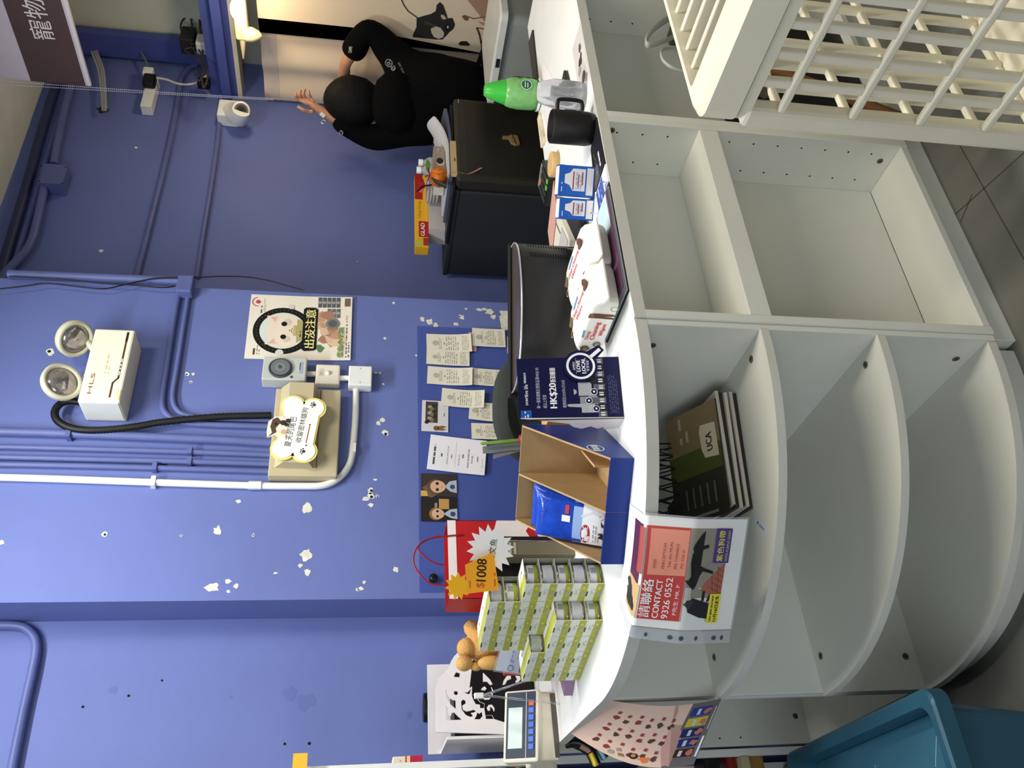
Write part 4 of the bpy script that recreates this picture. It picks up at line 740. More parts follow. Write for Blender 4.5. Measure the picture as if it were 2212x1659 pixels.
a, q = Yp((1066, 985), 1.88), Yp((1130, 966), 1.88); d = (a-q).normalized(); m = MB(C(128, 122, 124)); sx = Vector((.0075, 0, 0)); m.add([a-sx, a+sx*.4, q+sx-d*.1, q-sx-d*.1, a-sx+Vector((0, .003, 0)), a+sx*.4+Vector((0, .003, 0)), q+sx-d*.1+Vector((0, .003, 0)), q-sx-d*.1+Vector((0, .003, 0))], [(0, 1, 2, 3), (7, 6, 5, 4), (0, 3, 7, 4), (1, 5, 6, 2), (0, 4, 5, 1), (3, 2, 6, 7)]); tag(m.build('cutter_blade'), 'grey metal strip leaning in the pen cup', 'metal strip')
# --- red paper bag
y0 = 2.10; bl, tr = Yp((1128, 1292), y0), Yp((966, 1124), y0); x0, x1 = bl.x, tr.x; zt = tr.z; REDP = M('red_paper', (190, 28, 34), .5, var=.05); PKW = C(244, 232, 230)
r = thing('paper_bag', 'red paper carrier bag with white swoosh and cord handles', 'bag', ((x0+x1)/2, y0+.05, TOP)); m = MB(REDP)
for ya, yb in ((y0, y0+.0012), (y0+.10, y0+.1012)): m.box(x0, x1, ya, yb, TOP+.0005, zt)
for xa in (x0, x1-.0012): m.box(xa, xa+.0012, y0, y0+.10, TOP+.0005, zt)
m.box(x0, x1, y0, y0+.10, TOP+.0003, TOP+.0015); f = Fr((x0, y0, TOP), (1, 0, 0), (0, 0, 1)); W_, H_ = x1-x0, zt-TOP
m.rect(0, H_-.022, W_, H_, PKW, f, 1); m.shape([(W_*.62, H_*.10), (W_, H_*.10), (W_, H_*.56), (W_*.9, H_*.58), (W_*.78, H_*.52), (W_*.68, H_*.40), (W_*.64, H_*.28)], PKW, f, 1); m.shape([(W_*.50, H_*.02), (W_*.64, H_*.06), (W_*.80, H_*.20), (W_*.98, H_*.16), (W_*.99, H_*.24), (W_*.86, H_*.30), (W_*.70, H_*.24), (W_*.58, H_*.12)], REDP, f, 2); m.build('bag', r)
for dy in (-.002, .103):
    m = MB(C(150, 24, 40)); px = [(1000, 1262), (935, 1262), (903, 1235), (893, 1208), (903, 1180), (930, 1163), (1000, 1155)] if dy < 0 else [(1000, 1222), (945, 1218), (915, 1200), (903, 1182), (925, 1165), (960, 1160), (1000, 1200-5)]
    m.tube(catmull([Yp(p, y0+dy) for p in px], 6), .0022, None, 6); m.build('handle', r)
# ------------------------------------------------------------------ cat food cartons
CB, CH = .066, .0350
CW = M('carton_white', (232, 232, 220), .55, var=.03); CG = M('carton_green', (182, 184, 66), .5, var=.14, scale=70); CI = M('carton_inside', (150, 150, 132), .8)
ORD = ['lowest', 'second', 'third', 'fourth', 'fifth', 'sixth', 'seventh']
def food_carton(x, y, k, ang, label, group):
    f = turn(x, y, TOP+.0004+CH*k, ang); t = .0012   # local: a along the printed front, b depth to the right, front looks to -b... open end looks to -a
    rr = thing('food_carton', label, 'carton', f(CB/2, -CB/2), group); m = MB(CW)
    L, D, H = CB-.0008, CB-.0008, CH-.0005
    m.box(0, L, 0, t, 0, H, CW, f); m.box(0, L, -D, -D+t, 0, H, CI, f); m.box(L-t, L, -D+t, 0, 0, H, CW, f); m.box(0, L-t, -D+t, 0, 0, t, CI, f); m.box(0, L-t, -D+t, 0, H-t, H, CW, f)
    g = lambda a, b_, c_=0: f(L-a, t+c_, b_)
    m.rect(.0005, .0004, L-.0005, H*.44, CG, g, 1); m.shape(blob(L*.42, H*.22, .006, k+3, 9, 1.7), C(176, 176, 138), g, 2); m.shape(blob(L*.75, H*.24, .004, k+5, 9, 1.5), C(206, 206, 120), g, 2)
    m.rect(L*.28, H*.90, L*.56, H*1.0, C(92, 88, 56), g, 2); m.disc(L*.68, H*.56, .0012, C(60, 70, 60), g, 2, 8); m.fine(L*.40, H*.56, L*.64, H*.74, 2, C(168, 168, 160), g, 2, k+1)
    top = lambda a, b_, c_=0: f(a, -b_, H+c_); m.rect(0.001, .001, L-.001, D*.45, CG, top, 1); m.disc(L*.4, D*.7, .004, C(110, 108, 80), top, 1, 10)
    m.build('sleeve', rr); return f
TINM = M('tin_rim_metal', (176, 172, 140), .25, .8); 
def food_tin(f, label, group, s):
    rr = thing('food_tin', label, 'tin', f(CB/2, -CB/2, .0015), group); c = lambda a, b_, c_=0: f(CB/2+a-.002, -CB/2+b_, .0016+c_)
    m = MB(TINM); m.lathe([(.026, 0), (.0305, .001), (.0305, .003), (.0298, .004), (.0298, .027), (.0305, .028), (.0305, .030), (.0275, .0305), (.027, .0285), (.002, .0285)], None, fr=c, n=30); m.build('can', rr)
    m = MB(C(214, 214, 218)); gg = lambda a, b_, c_=0: c((.0301+c_*.3)*math.cos(a), (.0301+c_*.3)*math.sin(a), b_)
    m.grid(lambda a, b_: gg(math.pi-1.1+2.4*a, .0045+.022*b_), 14, 1, None)
    if s % 2 == 0: m.grid(lambda a, b_: gg(math.pi-1.1+2.4*a, .0045+.007*b_, .0004), 14, 1, C(150, 162, 40)); m.grid(lambda a, b_: gg(math.pi-.2+.5*a, .012+.012*b_, .0005), 5, 1, C(150, 150, 156))
    else:
        for i in range(5): m.grid(lambda a, b_: gg(math.pi-.7+1.4*a, .007+.0036*i+.0012*b_, .0004), 8, 1, C(176, 176, 182))
    m.build('paper_label', rr)
def row(p0, d, levels, name, opens, grp):
    ang = math.atan2(d[1], d[0]); n = math.hypot(*d); ux, uy = d[0]/n, d[1]/n
    for j, lv in enumerate(levels):
        for k in range(lv):
            jx, jy = p0[0]+ux*CB*1.02*j, p0[1]+uy*CB*1.02*j
            col = 'nearest' if j == 0 else ['', 'second', 'third', 'last'][j]
            f = food_carton(jx, jy, k, ang, f'cat food carton, {ORD[k]} from below, {col} stack of the {name} row', grp)
            if (j, k) in opens: food_tin(f, f'tin in the open {ORD[k]} carton, {col} stack of the {name} row', 'tins in the cat food cartons', j+k)
row((.655, 1.740), (-.24, .97), [5, 7, 7, 7], 'back', {(0, k) for k in range(5)} | {(1, 5), (1, 6)}, 'cat food cartons')
row((.591, 1.790), (-.22, .975), [3, 3, 4, 4], 'front', {(0, 0), (0, 1), (0, 2), (1, 2), (2, 3)}, 'cat food cartons')
# price cards standing above them
f = Fr(Yp((1060, 1186), 1.80), (.96, -.28, 0), (0, -.12, 1)); r = thing('price_star', 'white star-shaped price card with handwritten characters, above the cat food cartons', 'price card', f(0, -.05)); m = MB(C(250, 250, 248))
st = [((.056 if i % 2 == 0 else .040)*math.cos(math.pi*i/16+.1), (.056 if i % 2 == 0 else .040)*math.sin(math.pi*i/16+.1)) for i in range(32)]; m.prism(st, -.0008, 0, None, f); m.text('三文魚', -.030, -.008, .017, C(60, 64, 60), f, 1, width=.052, ang=-.16); m.build('card', r)
m = MB(CLEAR); m.tube([f(.02, -.03, -.003), f(.02, -.20, -.003)], .0016, None, 6); m.build('stick', r)
f = Fr(Yp((1034, 1240), 1.79), (.96, -.28, 0), (0, -.12, 1)); r = thing('price_card', 'orange price card with a burst top and a handwritten price, above the cat food cartons', 'price card', f(0, -.05)); ORG = C(250, 172, 40); m = MB(ORG)
m.prism([(-.042, .026), (.020, .030), (.048, -.034), (-.034, -.046)], -.0008, 0, None, f); m.prism([(-.026+(.030 if i % 2 == 0 else .020)*math.cos(math.pi*i/11), .046+(.030 if i % 2 == 0 else .020)*math.sin(math.pi*i/11)) for i in range(22)], -.0009, -.0001, C(252, 186, 30), f)
m.text('$', -.030, -.014, .020, C(214, 80, 40), f, 1, ang=-.06); m.text('1008', -.016, -.016, .022, C(36, 26, 20), f, 1, width=.048, ang=-.06, bold=.0004); m.fine(-.03, .016, .012, .024, 1, C(222, 110, 40), f, 1); m.fine(-.026, -.040, .036, -.032, 1, C(222, 90, 40), f, 1); m.build('card', r)
m = MB(CLEAR); m.tube([f(-.01, -.03, -.003), f(-.01, -.05, -.02), f(-.01, -.19, -.02)], .0014, None, 6); m.build('stick', r)
# black and striped boxes behind
a, c = Yp((1042, 1158), 2.02), Yp((1100, 1252), 2.02); m = MB(C(16, 12, 12)); m.box(c.x, a.x, 2.02, 2.075, TOP+.0003, a.z, None, bev=.002); tag(m.build('black_box'), 'plain black box between the red bag and the cat food cartons', 'box')
a, c = Yp((1082, 1172), 1.96), Yp((1122, 1200), 1.96); m = MB(C(120, 112, 92)); m.box(c.x, a.x, 1.955, 2.010, TOP+.0003, a.z, None)
f = Fr((c.x, 1.9548, a.z), (1, 0, 0), (0, 0, 1))
for i in range(3): m.rect(.002, -.012-.012*i, a.x-c.x-.002, -.006-.012*i, C(190, 182, 160), f, 1)
tag(m.build('striped_box'), 'small grey striped box beside the black box, behind the white star card', 'box')
# plush, acrylic card stand, red box
SG = M('tan_felt', (206, 158, 92), .95, var=.08, scale=30, bump=.6, bscale=200)
y0 = 2.22; P = lambda x, y, dy=0: Yp((x, y), y0+dy); r = thing('plush_toy', 'tan felt toy animal sitting behind the acrylic card stand', 'toy', Yp((1090, 1400), y0+.03)); m = MB(SG)
for cx, cy, dy, rad in ((1045, 1393, .03, (.046, .04, .052)), (1008, 1400, .02, (.027, .026, .026)), (1003, 1433, .0, (.020, .020, .022)), (1060, 1432, -.01, (.018, .02, .034)), (1070, 1390, .0, (.024, .024, .03))): m.ball(P(cx, cy, dy), rad, None, 16)
m.build('body', r); m = MB(SG); m.tube([P(1030, 1372, .03), P(1016, 1354, .03), P(1008, 1346, .03)], [.020, .021, .012], None, 12); m.build('paw', r)
for q in ((1028, 1440), (1044, 1437)): m = MB(SG); m.ball(P(*q), (.012, .012, .015), None, 10); m.build('ear', r)
q = Yp((1092, 1395), y0+.03); m = MB(C(176, 38, 44)); m.box(q.x-.06, q.x+.035, y0-.02, y0+.10, TOP+.0003, q.z, None, bev=.003); tag(m.build('red_box'), 'red box under the tan toy, mostly hidden by the acrylic card stand', 'box')
tl, tr, bl = Yp((1068, 1458), 2.12), Yp((1084, 1396), 2.12), Yp((1142, 1458), 2.08); f = Fr(bl, tr-tl, tl-bl); W_, H_ = (tr-tl).length, (tl-bl).length
r = thing('card_stand', 'clear acrylic stand holding a white card, left of the cat food cartons', 'card stand', (f(W_/2, 0).x, f(W_/2, 0).y, TOP)); m = MB(CLEAR); m.box(-.004, W_+.004, -.002, H_+.004, .001, .003, None, f); b2 = f(0, 0); m.box(f(0, 0).x, f(W_, 0).x, f(0, 0).y-.01, f(0, 0).y+.05, TOP+.0002, TOP+.003); m.tube([f(.004, 0, .002), Vector((f(.004, 0).x, f(.004, 0).y, TOP+.002))], .0018, None, 6); m.build('acrylic', r)
m = MB(C(206, 206, 222)); m.box(0, W_, 0, H_, -.001, .0005, None, f); g = lambda a, b_, c_=0: f(a, b_, .0034+c_); m.rect(W_*.02, 0, W_*.98, H_*.30, C(72, 66, 70), g, 0); m.fine(W_*.2, H_*.50, W_*.8, H_*.62, 2, C(70, 74, 130), g, 1); m.ring2(W_*.12, H_*.55, .006, .008, C(60, 60, 120), g, 1, 12); m.shape(blob(W_*.5, H_*.2, .012, 2, 10), C(40, 36, 38), g, 1); m.fine(W_*.45, H_*.36, W_*.9, H_*.46, 1, C(110, 110, 150), g, 1); m.build('card', r)
# white carved box
y0 = 2.50; L0 = Yp((1090, 1592), y0).x; Rr = Yp((1000, 1392), y0).x; zt = Yp((942, 1540), y0).z; zl = TOP+.0003; Wd = Rr-L0; CARV = M('white_carved_board', (236, 230, 230), .5)
r = thing('carved_box', 'white box with a scroll-cut front panel, on the left arm of the counter', 'box', (L0+Wd/2, y0+.08, TOP)); f = Fr((L0, y0, zl), (1, 0, 0), (0, 0, 1)); H_ = zt-zl
prof = [(0, 0), (Wd, 0), (Wd, H_*.60), (Wd*.93, H_*.70), (Wd*.86, H_*.74), (Wd*.76, H_*.78), (Wd*.68, H_*.86), (Wd*.60, H_*.93), (Wd*.46, H_*.985), (Wd*.30, H_), (0, H_)]
# the cut-outs are the dark inside showing through; modelled as openings with the scrolls left standing
def cut_panel(outer, holes, th, fr, mat): # a board with openings sawn through it
    cu = bpy.data.curves.new('c', 'CURVE'); cu.dimensions = '2D'; cu.fill_mode = 'BOTH'; cu.extrude = th/2
    for P in [outer]+holes:
        sp = cu.splines.new('POLY'); sp.points.add(len(P)-1); sp.use_cyclic_u = True
        for k, (x, y) in enumerate(P): sp.points[k].co = (x, y, 0, 1)
    o = bpy.data.objects.new('c', cu); COL.objects.link(o); dg = bpy.context.evaluated_depsgraph_get(); e = o.evaluated_get(dg); me = e.to_mesh()
    k = MB(mat); k.add([fr(*v.co) for v in me.vertices], [tuple(p.vertices) for p in me.polygons], mat); e.to_mesh_clear(); bpy.data.objects.remove(o); bpy.data.curves.remove(cu); return k
PXM = lambda x, y: ((Yp((880+x*.14467, 1380+y*.14467), y0).x-L0), (Yp((880+x*.14467, 1380+y*.14467), y0).z-zl))
HOLES = [[(575, 1005), (600, 1050), (600, 1110), (620, 1160), (650, 1150), (660, 1110), (700, 1100), (760, 1160), (820, 1210), (578, 1220)],
 [(578, 750), (590, 830), (620, 880), (680, 915), (720, 920), (724, 1050), (650, 990), (590, 900), (566, 800)],
 [(690, 800), (710, 780), (750, 785), (756, 820), (730, 845), (700, 835)],
 [(800, 940), (830, 905), (870, 925), (870, 965), (820, 1000), (830, 1060), (880, 1085), (940, 1075), (980, 1060), (1030, 1075), (1000, 1100), (950, 1110), (985, 1150), (940, 1170), (870, 1140), (810, 1060)],
 [(1000, 1205), (1030, 1150), (1040, 1100), (1075, 1120), (1110, 1090), (1125, 1150), (1080, 1205)],
 [(960, 850), (985, 830), (1030, 880), (1080, 940), (1150, 970), (1145, 1035), (1085, 1040), (1080, 985), (1020, 980), (985, 920)],
 [(845, 800), (900, 800), (925, 770), (940, 790), (925, 830), (880, 822)], [(925, 740), (960, 715), (965, 735), (930, 780)],
 [(1115, 875), (1180, 885), (1240, 880), (1225, 905), (1160, 910)], [(1250, 720), (1285, 780), (1270, 840), (1245, 820), (1268, 770)],
 [(1185, 1030), (1210, 990), (1260, 985), (1300, 1040), (1295, 1085), (1265, 1030), (1225, 1020), (1235, 1070), (1205, 1075)], [(1175, 1145), (1265, 1140), (1290, 1200), (1170, 1200)],
 [(1130, 510), (1180, 560), (1230, 610), (1270, 680), (1240, 690), (1190, 640), (1130, 640)], [(1110, 740), (1150, 712), (1180, 745), (1160, 770), (1100, 765)],
 [(690, 570), (725, 500), (785, 515), (775, 580)], [(1420, 690), (1440, 620), (1480, 560), (1540, 550), (1545, 600), (1490, 620), (1460, 680)], [(1615, 555), (1680, 560), (1690, 610), (1640, 660), (1610, 640), (1640, 600)]]
outer = [PXM(*q) for q in ((425, 1395), (420, 760), (428, 690), (450, 620), (490, 560), (560, 500), (610, 440), (650, 340), (690, 270), (760, 200), (830, 150), (1000, 110), (1400, 95))]+[(Wd+.02, 0.0), (0, 0)]
k = cut_panel(outer, [[PXM(*q) for q in h] for h in HOLES], .006, f, CARV); k.build('front_panel', r); H_ = outer[1][1]
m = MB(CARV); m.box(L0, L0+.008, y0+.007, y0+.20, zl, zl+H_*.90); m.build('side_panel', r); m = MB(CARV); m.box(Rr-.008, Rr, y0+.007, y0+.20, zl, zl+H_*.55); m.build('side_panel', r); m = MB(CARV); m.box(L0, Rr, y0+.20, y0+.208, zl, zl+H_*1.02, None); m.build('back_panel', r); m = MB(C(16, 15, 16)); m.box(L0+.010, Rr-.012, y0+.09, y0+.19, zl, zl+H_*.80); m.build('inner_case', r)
a, c = Yp((914, 1498), y0+.25), Yp((914, 1562), y0+.25); rad = (a.x-c.x)/2; m = MB(BLACK); m.lathe([(rad*.9, TOP+.0004), (rad, TOP+.01), (rad, a.z-.012), (rad*.95, a.z)], None, fr=lambda x, y, z: Vector(((a.x+c.x)/2+x, y0+.245+y, z)), n=30); tag(m.build('black_canister'), 'tall black canister behind the white carved box', 'canister')
# scale display
tl, tr, bl, br = Yp((1086, 1640), 2.36), Yp((1092, 1490), 2.36), Yp((1163, 1645), 2.31), Yp((1164, 1487), 2.31); f = Fr(bl, br-bl, tl-bl); W_, H_ = (br-bl).length, (tl-bl).length
r = thing('weighing_scale', 'white bench scale with a dark panel, blue keys and a pale screen', 'scale', (f(W_/2, 0).x, 2.40, TOP)); m = MB(CREAM); m.box(0, W_, 0, H_, -.030, 0, CREAM, f, bev=.006); m.build('display_head', r)
m = MB(CREAM); x0, x1 = f(0, 0).x+.004, f(W_, 0).x-.004; m.box(x0, x1, 2.325, 2.47, TOP+.0004, bl.z+.004, None, bev=.006); m.build('base', r); m = MB(C(90, 84, 74)); m.box(x0+.006, x1-.006, 2.323, 2.3255, TOP+.002, TOP+.014); m.build('foot_strip', r)
m = MB(C(46, 56, 72)); m.rect(.010, .008, W_-.006, H_-.008, C(46, 56, 72), f, 1); m.rect(.010, H_*.345, W_-.008, H_*.360, C(220, 222, 226), f, 2); m.build('panel', r)
m = MB(M('lcd_screen', (206, 220, 214), .25)); m.rect(.034, H_*.46, W_-.045, H_*.86, None, f, 2); m.build('screen', r)
for i in range(7): m = MB(C(226, 98, 60) if i == 6 else C(74, 112, 206)); m.box(.030+.018*i, .044+.018*i, H_*.13, H_*.28, .0008, .003, None, f, bev=.001); m.build('key', r)
# purple leaflets and the clear V-shaped price holder
f = turn(.60, 2.10, TOP+.0003, 2.2); m = MB(C(150, 118, 150)); m.prism([(0, 0), (.07, 0), (.075, .05), (.004, .055)], 0, .022, None, lambda a, b_, c_=0: f(a, b_, c_)); tag(m.build('purple_box'), 'small purple box lying in front of the scale, beside the cartons', 'box')
r = thing('price_clip', 'clear price holder with two thin arms, standing in front of the scale', 'price holder', (.56, 2.21, TOP)); top = Yp((1043, 1502), 2.24); m = MB(CLEAR); e1, e2 = Zp((1165, 1478), TOP+.01), Zp((1207, 1520), TOP+.003); e1 = Yp((1150, 1466), 2.18)
m.tube([top, e2], .0028, None, 6); m.build('arm', r); m = MB(CLEAR); m.tube([top, e1], .0028, None, 6); m.build('arm', r); m = MB(CLEAR); m.tube([e1, Vector((e1.x, e1.y, TOP+.002))], .0028, None, 6); m.build('arm', r); m = MB(WHITEP); m.box(top.x-.008, top.x+.006, top.y-.006, top.y+.006, top.z-.002, top.z+.022, None, bev=.002); m.build('clip', r)
# ------------------------------------------------------------------ shelf rack at the left end
RX1 = .428; RY0, RY1 = 2.50, 2.78
xr = min(Yp((925, 1614), RY0).x, .4445); xr1 = xr; zt = Yp((626, 1640), RY0).z
CRW = M('pale_wood_edge', (190, 182, 150), .55, var=.06, scale=8); r = thing('shelf_rack', 'tall white and pale wood shelf rack at the left end beside the counter', 'shelf rack', (.1, 2.6, 0))
m = MB(WHITEP); m.box(xr-.019, xr, RY0, RY0+.020, 0, zt-.03, WHITEP); m.build('front_upright', r, .0012); m = MB(WHITEP); m.box(xr-.019, xr, RY1-.03, RY1, 0, zt-.03); m.build('rear_upright', r, .0012)
m = MB(WHITEP); m.box(-.55, -.53, RY0, RY1, 0, zt-.03); m.build('end_panel', r, .0012)
zs_ = [zt-.025]+[Yp((x, 1650), RY0).z for x in (925, 1194, 1410)]+[.30, .06]
for i, z in enumerate(zs_): m = MB(CRW); m.box(-.55, xr-.0195 if i else xr, RY0-(.012 if i == 0 else 0), RY1, z-.012, z+.012); m.build('shelf', r, .0012)
m = MB(M('rack_grey_tray', (196, 198, 200), .4)); z = zs_[1]-.09; m.box(xr-.16, xr-.03, RY1-.05, RY1-.02, zs_[1]+.05, zs_[0]-.06); m.build('back_strip', r)
def rackbox(name, x0, x1, y, z0, z1, mat, label, cat, draw=None, group=None, dep=.05):
    m = MB(mat); m.box(x0, x1, y, y+dep, z0, z1, mat, bev=.003); f = Fr((x0, y-.0002, z0), (1, 0, 0), (0, 0, 1))
    if draw: draw(m, f, x1-x0, z1-z0)
    return tag(m.build(name), label, cat, group)
m = MB(C(250, 190, 60)); q = Yp((650, 1659), RY0-.02); m.box(q.x-.06, Yp((650, 1628), RY0-.02).x, RY0-.026, RY0-.024, Yp((665, 1640), RY0).z, Yp((634, 1640), RY0).z); m.box(q.x-.03, q.x-.02, RY0-.025, RY0-.0125, Yp((640, 1640), RY0).z, Yp((637, 1640), RY0).z); tag(m.build('shelf_tag'), 'orange paper tag hanging at the top of the shelf rack', 'tag')
yy = RY0+.03; s1 = zs_[1]+.0125
def dr(m, f, W, H): m.rect(0, 0, W, H*.42, C(186, 40, 70), f, 1); m.rect(0, H*.42, W, H*.5, C(250, 214, 150), f, 1); m.shape(blob(W*.5, H*.2, W*.16, 3, 10), C(240, 130, 130), f, 2); m.fine(W*.1, H*.6, W*.9, H*.8, 2, C(220, 160, 150), f, 1); m.rect(0, H*.54, W, H*.58, C(180, 50, 60), f, 1)
qx = Yp((880, 1632), yy).x; rackbox('snack_pack', qx-.10, qx-.001, yy, s1, Yp((848, 1640), yy).z, C(240, 222, 200), 'cream and red treat pack on the second shelf of the rack', 'pack', dr)
s2 = zs_[2]+.0125
def dp(m, f, W, H): m.rect(0, H*.62, W, H, C(80, 86, 90), f, 1); m.rect(W*.05, H*.60, W*.95, H*.74, C(180, 52, 40), f, 2); m.shape([(W*.1, H*.3), (W*.5, H*.58), (W*.9, H*.5), (W*.8, H*.3)], C(164, 186, 110), f, 2); m.shape(blob(W*.6, H*.22, W*.26, 3, 10), C(60, 50, 46), f, 3); m.shape(blob(W*.55, H*.12, W*.2, 4, 10), C(220, 214, 206), f, 3)
qx = Yp((1100, 1640), yy).x; hx = [1048, 1086, 1122, 1160]
for i in range(4):
    z1_ = s2+.055*(4-i)-.001; z0_ = s2+.055*(3-i)
    rackbox('treat_pouch', qx-.10, qx-.001, yy, z0_, z1_, C(150, 156, 160), f'grey treat pouch, {ORD[3-i]} from below in the pile left of the scale', 'pouch', dp, 'treat pouches on the rack', .12)
s4 = zs_[4]+.0125
for nm, xa, xb, mt, lab in (('snack_pack', 1515, 1560, M('black_foil', (30, 30, 30), .25), 'black and silver snack pack low on the rack, beside the food poster'), ('snack_pack', 1565, 1640, M('maroon_foil', (120, 36, 36), .22, bump=.5, bscale=40), 'maroon foil snack pack low on the rack, behind the teal bin'), ('snack_pack', 1645, 1700, M('tan_pack', (168, 128, 66), .5), 'tan snack pack low on the rack, behind the teal bin')):
    a, c = Yp((xa, 1608), yy), Yp((xb, 1659), yy); m = MB(mt); m.box(a.x-.10, a.x-.012, yy, yy+.1, max(c.z, s4, zs_[3]+.0125 if a.z > zs_[3]+.03 else s4), a.z, mt, bev=.012)
    tag(m.build(nm), lab, 'pack')
# ------------------------------------------------------------------ things hanging on the counter
LB = 'treat tubes hanging on the counter arm'
for col, px, lab in ((C(232, 206, 70), [(1222, 1612), (1240, 1606), (1258, 1612), (1275, 1625), (1288, 1652)], 'hanging black treat tube with a yellow tip, leftmost of three'), (C(126, 178, 184), [(1228, 1600), (1250, 1596), (1270, 1602), (1292, 1615), (1307, 1638)], 'hanging black treat tube with a pale blue tip, middle of three'), (C(206, 84, 92), [(1234, 1588), (1262, 1581), (1290, 1586), (1312, 1597), (1334, 1616)], 'hanging black treat tube with a pink tip, nearest the food poster')):
    P = catmull([Yp(p, 2.36) for p in px], 6); n = len(P); r = thing('treat_tube', lab, 'treat tube', P[-1], LB)
    m = MB(M('black_wrapper', (24, 22, 22), .3)); m.tube(P, [.008+.010*min(1, i/8) for i in range(n)], None, 8, .55); m.build('wrapper', r)
    k = int(n*.72); m = MB(col); m.tube([p+Vector((-.003, -.002, 0)) for p in P[k:]], [.0165]*(n-k-1)+[.012], None, 8, .55); m.build('tip', r); k2 = int(n*.40); m = MB(C(200, 150, 140)); m.tube([p+Vector((-.004, -.003, 0)) for p in P[k2:k]], .0125, None, 8, .5); m.build('label_band', r)
# poster hung on the arm of the counter: a long curved sheet
def arm(u, v): # u across 0..1 (far -> near), v down 0..1
    a = Xp((1208, 1622), .455); tl = Vector((.447, 2.22, .872)); tr = Vector((.4485, 1.905, .850)); bl = Yp((1498, 1652), 2.02); br = Yp((1558, 1509), 1.86)
    p = (tl*(1-u)+tr*u)*(1-v)+(bl*(1-u)+br*u)*v; return p+Vector((-.035*math.sin(math.pi*v)*(1-u*.6), 0, 0))
m = MB(C(238, 204, 184)); g = lambda a, b_, c_=0: arm(a, 1-b_)+Vector((-c_, -c_*.5, 0)); m.grid(lambda a, b_: g(a, b_), 12, 14, None)
m.rect(0, .0, 1, .26, C(112, 104, 104), g, 1, 6); m.shape([(.0, .26), (.3, .34), (.7, .36), (1, .42), (1, .2), (0, .2)], C(206, 160, 146), g, .6)
rn = random.Random(11)
for i in range(5): m.rect(.16+.16*i, .055, .29+.16*i, .235, C(*((60, 34, 30), (30, 50, 120), (24, 44, 108), (214, 196, 66), (40, 66, 150))[i]), g, 2, 2); m.shape(blob(.225+.16*i, .09, .035, i, 9, 1.4), C(196, 120, 96), g, 3); m.rect(.18+.16*i, .15, .27+.16*i, .18, C(210, 210, 214), g, 3)
m.rect(.14, .012, .46, .030, C(246, 246, 246), g, 2, 2); m.rect(.56, .012, .9, .022, C(200, 206, 190), g, 2, 2)
for i in range(6):
    for j in range(3):
        x, y = .14+.26*j+.03*(i % 2), .36+.095*i; k = rn.choice(((150, 66, 60), (110, 60, 50), (186, 150, 130), (90, 70, 60))); m.shape(blob(x, y, .028, i*3+j, 9, 1.6), C(*k), g, 2); m.rect(x+.08, y-.012, x+.13, y+.016, C(160, 70, 62), g, 2)
m.shape(blob(.12, .43, .05, 3, 10), C(236, 130, 70), g, 3); m.disc(.14, .52, .05, C(40, 30, 26), g, 3, 14, ry=.034); m.disc(.15, .525, .03, C(206, 140, 90), g, 4, 12, ry=.02); m.shape(blob(.1, .61, .035, 9, 9), C(150, 130, 70), g, 3); m.disc(.09, .69, .04, C(180, 160, 150), g, 3, 12, ry=.025)
tag(m.build('food_poster'), 'peach pet food poster hanging curved on the end of the left counter arm', 'poster')
# lost-dog poster in a clear sleeve, draped over the curved edge
tl, tr, ml, mr, bl, br = (1302, 1335), (1322, 1100), (1382, 1352), (1424, 1118), (1571, 1348), (1604, 1128)
E0, E1 = Zp((1350, 1318), TOP), Zp((1372, 1095), TOP); F0, F1 = Zp((1366, 1338), TOP), Zp((1400, 1104), TOP)
def edge(u): # the counter rim under the sheet
    a = math.radians(210.0+22.5*u); return Vector((CX+(CR+.004)*math.cos(a), CY+(CR+.004)*math.sin(a), TOP))
L_ = edge(0); R_ = edge(1)
def lost(u, v): # u left to right, v up: 0 bottom .. 1 top
    s = 1-v; e = edge(u); out = Vector((math.cos(math.radians(210.0+22.5*u)), math.sin(math.radians(210.0+22.5*u)), 0)); straight = L_+(R_-L_)*u; lay = .30
    if s < lay: d = (lay-s)*.297; p = e-out*(d+.002); return Vector((p.x, p.y, TOP+.0026+.002*math.exp(-d*40)))
    d = (s-lay)*.275; k = min(1, d/.10); mix = 1-k*.85; p = straight+(e-straight)*mix; n = Vector((-.62, -.78, 0)).normalized()
    return Vector((p.x, p.y, TOP-d*.985+.001))+n*(.006+.030*min(1, d/.09)-.02*max(0, d-.12))
WD = (R_-L_).length; print_ = lambda a, b_, c_=0: lost(a, b_)+Vector((-.62*c_*1.5, -.78*c_*1.5, c_*.6))
r = thing('lost_dog_poster', 'lost-dog poster in a clear punched sleeve draped over the curved counter edge', 'poster', lost(.5, .5)); m = MB(PAPER); m.grid(lambda a, b_: print_(a, b_), 16, 40, PAPER); m.grid(lambda a, b_: print_(1-a, b_, -.0006), 8, 40, PAPER)
g = print_; RD = C(204, 66, 62); n_ = 8
m.rect(.08, .40, .92, .685, RD, g, 1, 12); m.rect(.50, .405, .90, .66, C(238, 150, 124), g, 2, 10); m.rect(.40, .69, .92, .86, C(86, 36, 70), g, 1, 8); m.rect(.50, .70, .90, .74, C(170, 76, 64), g, 2, 4); m.rect(.08, .70, .40, .86, C(206, 172, 120), g, 1, 8); m.shape(blob(.20, .79, .09, 2, 11, 1.1), C(44, 40, 42), g, 2); m.shape(blob(.3, .83, .05, 5, 9, 1.2), C(60, 54, 54), g, 2.5)
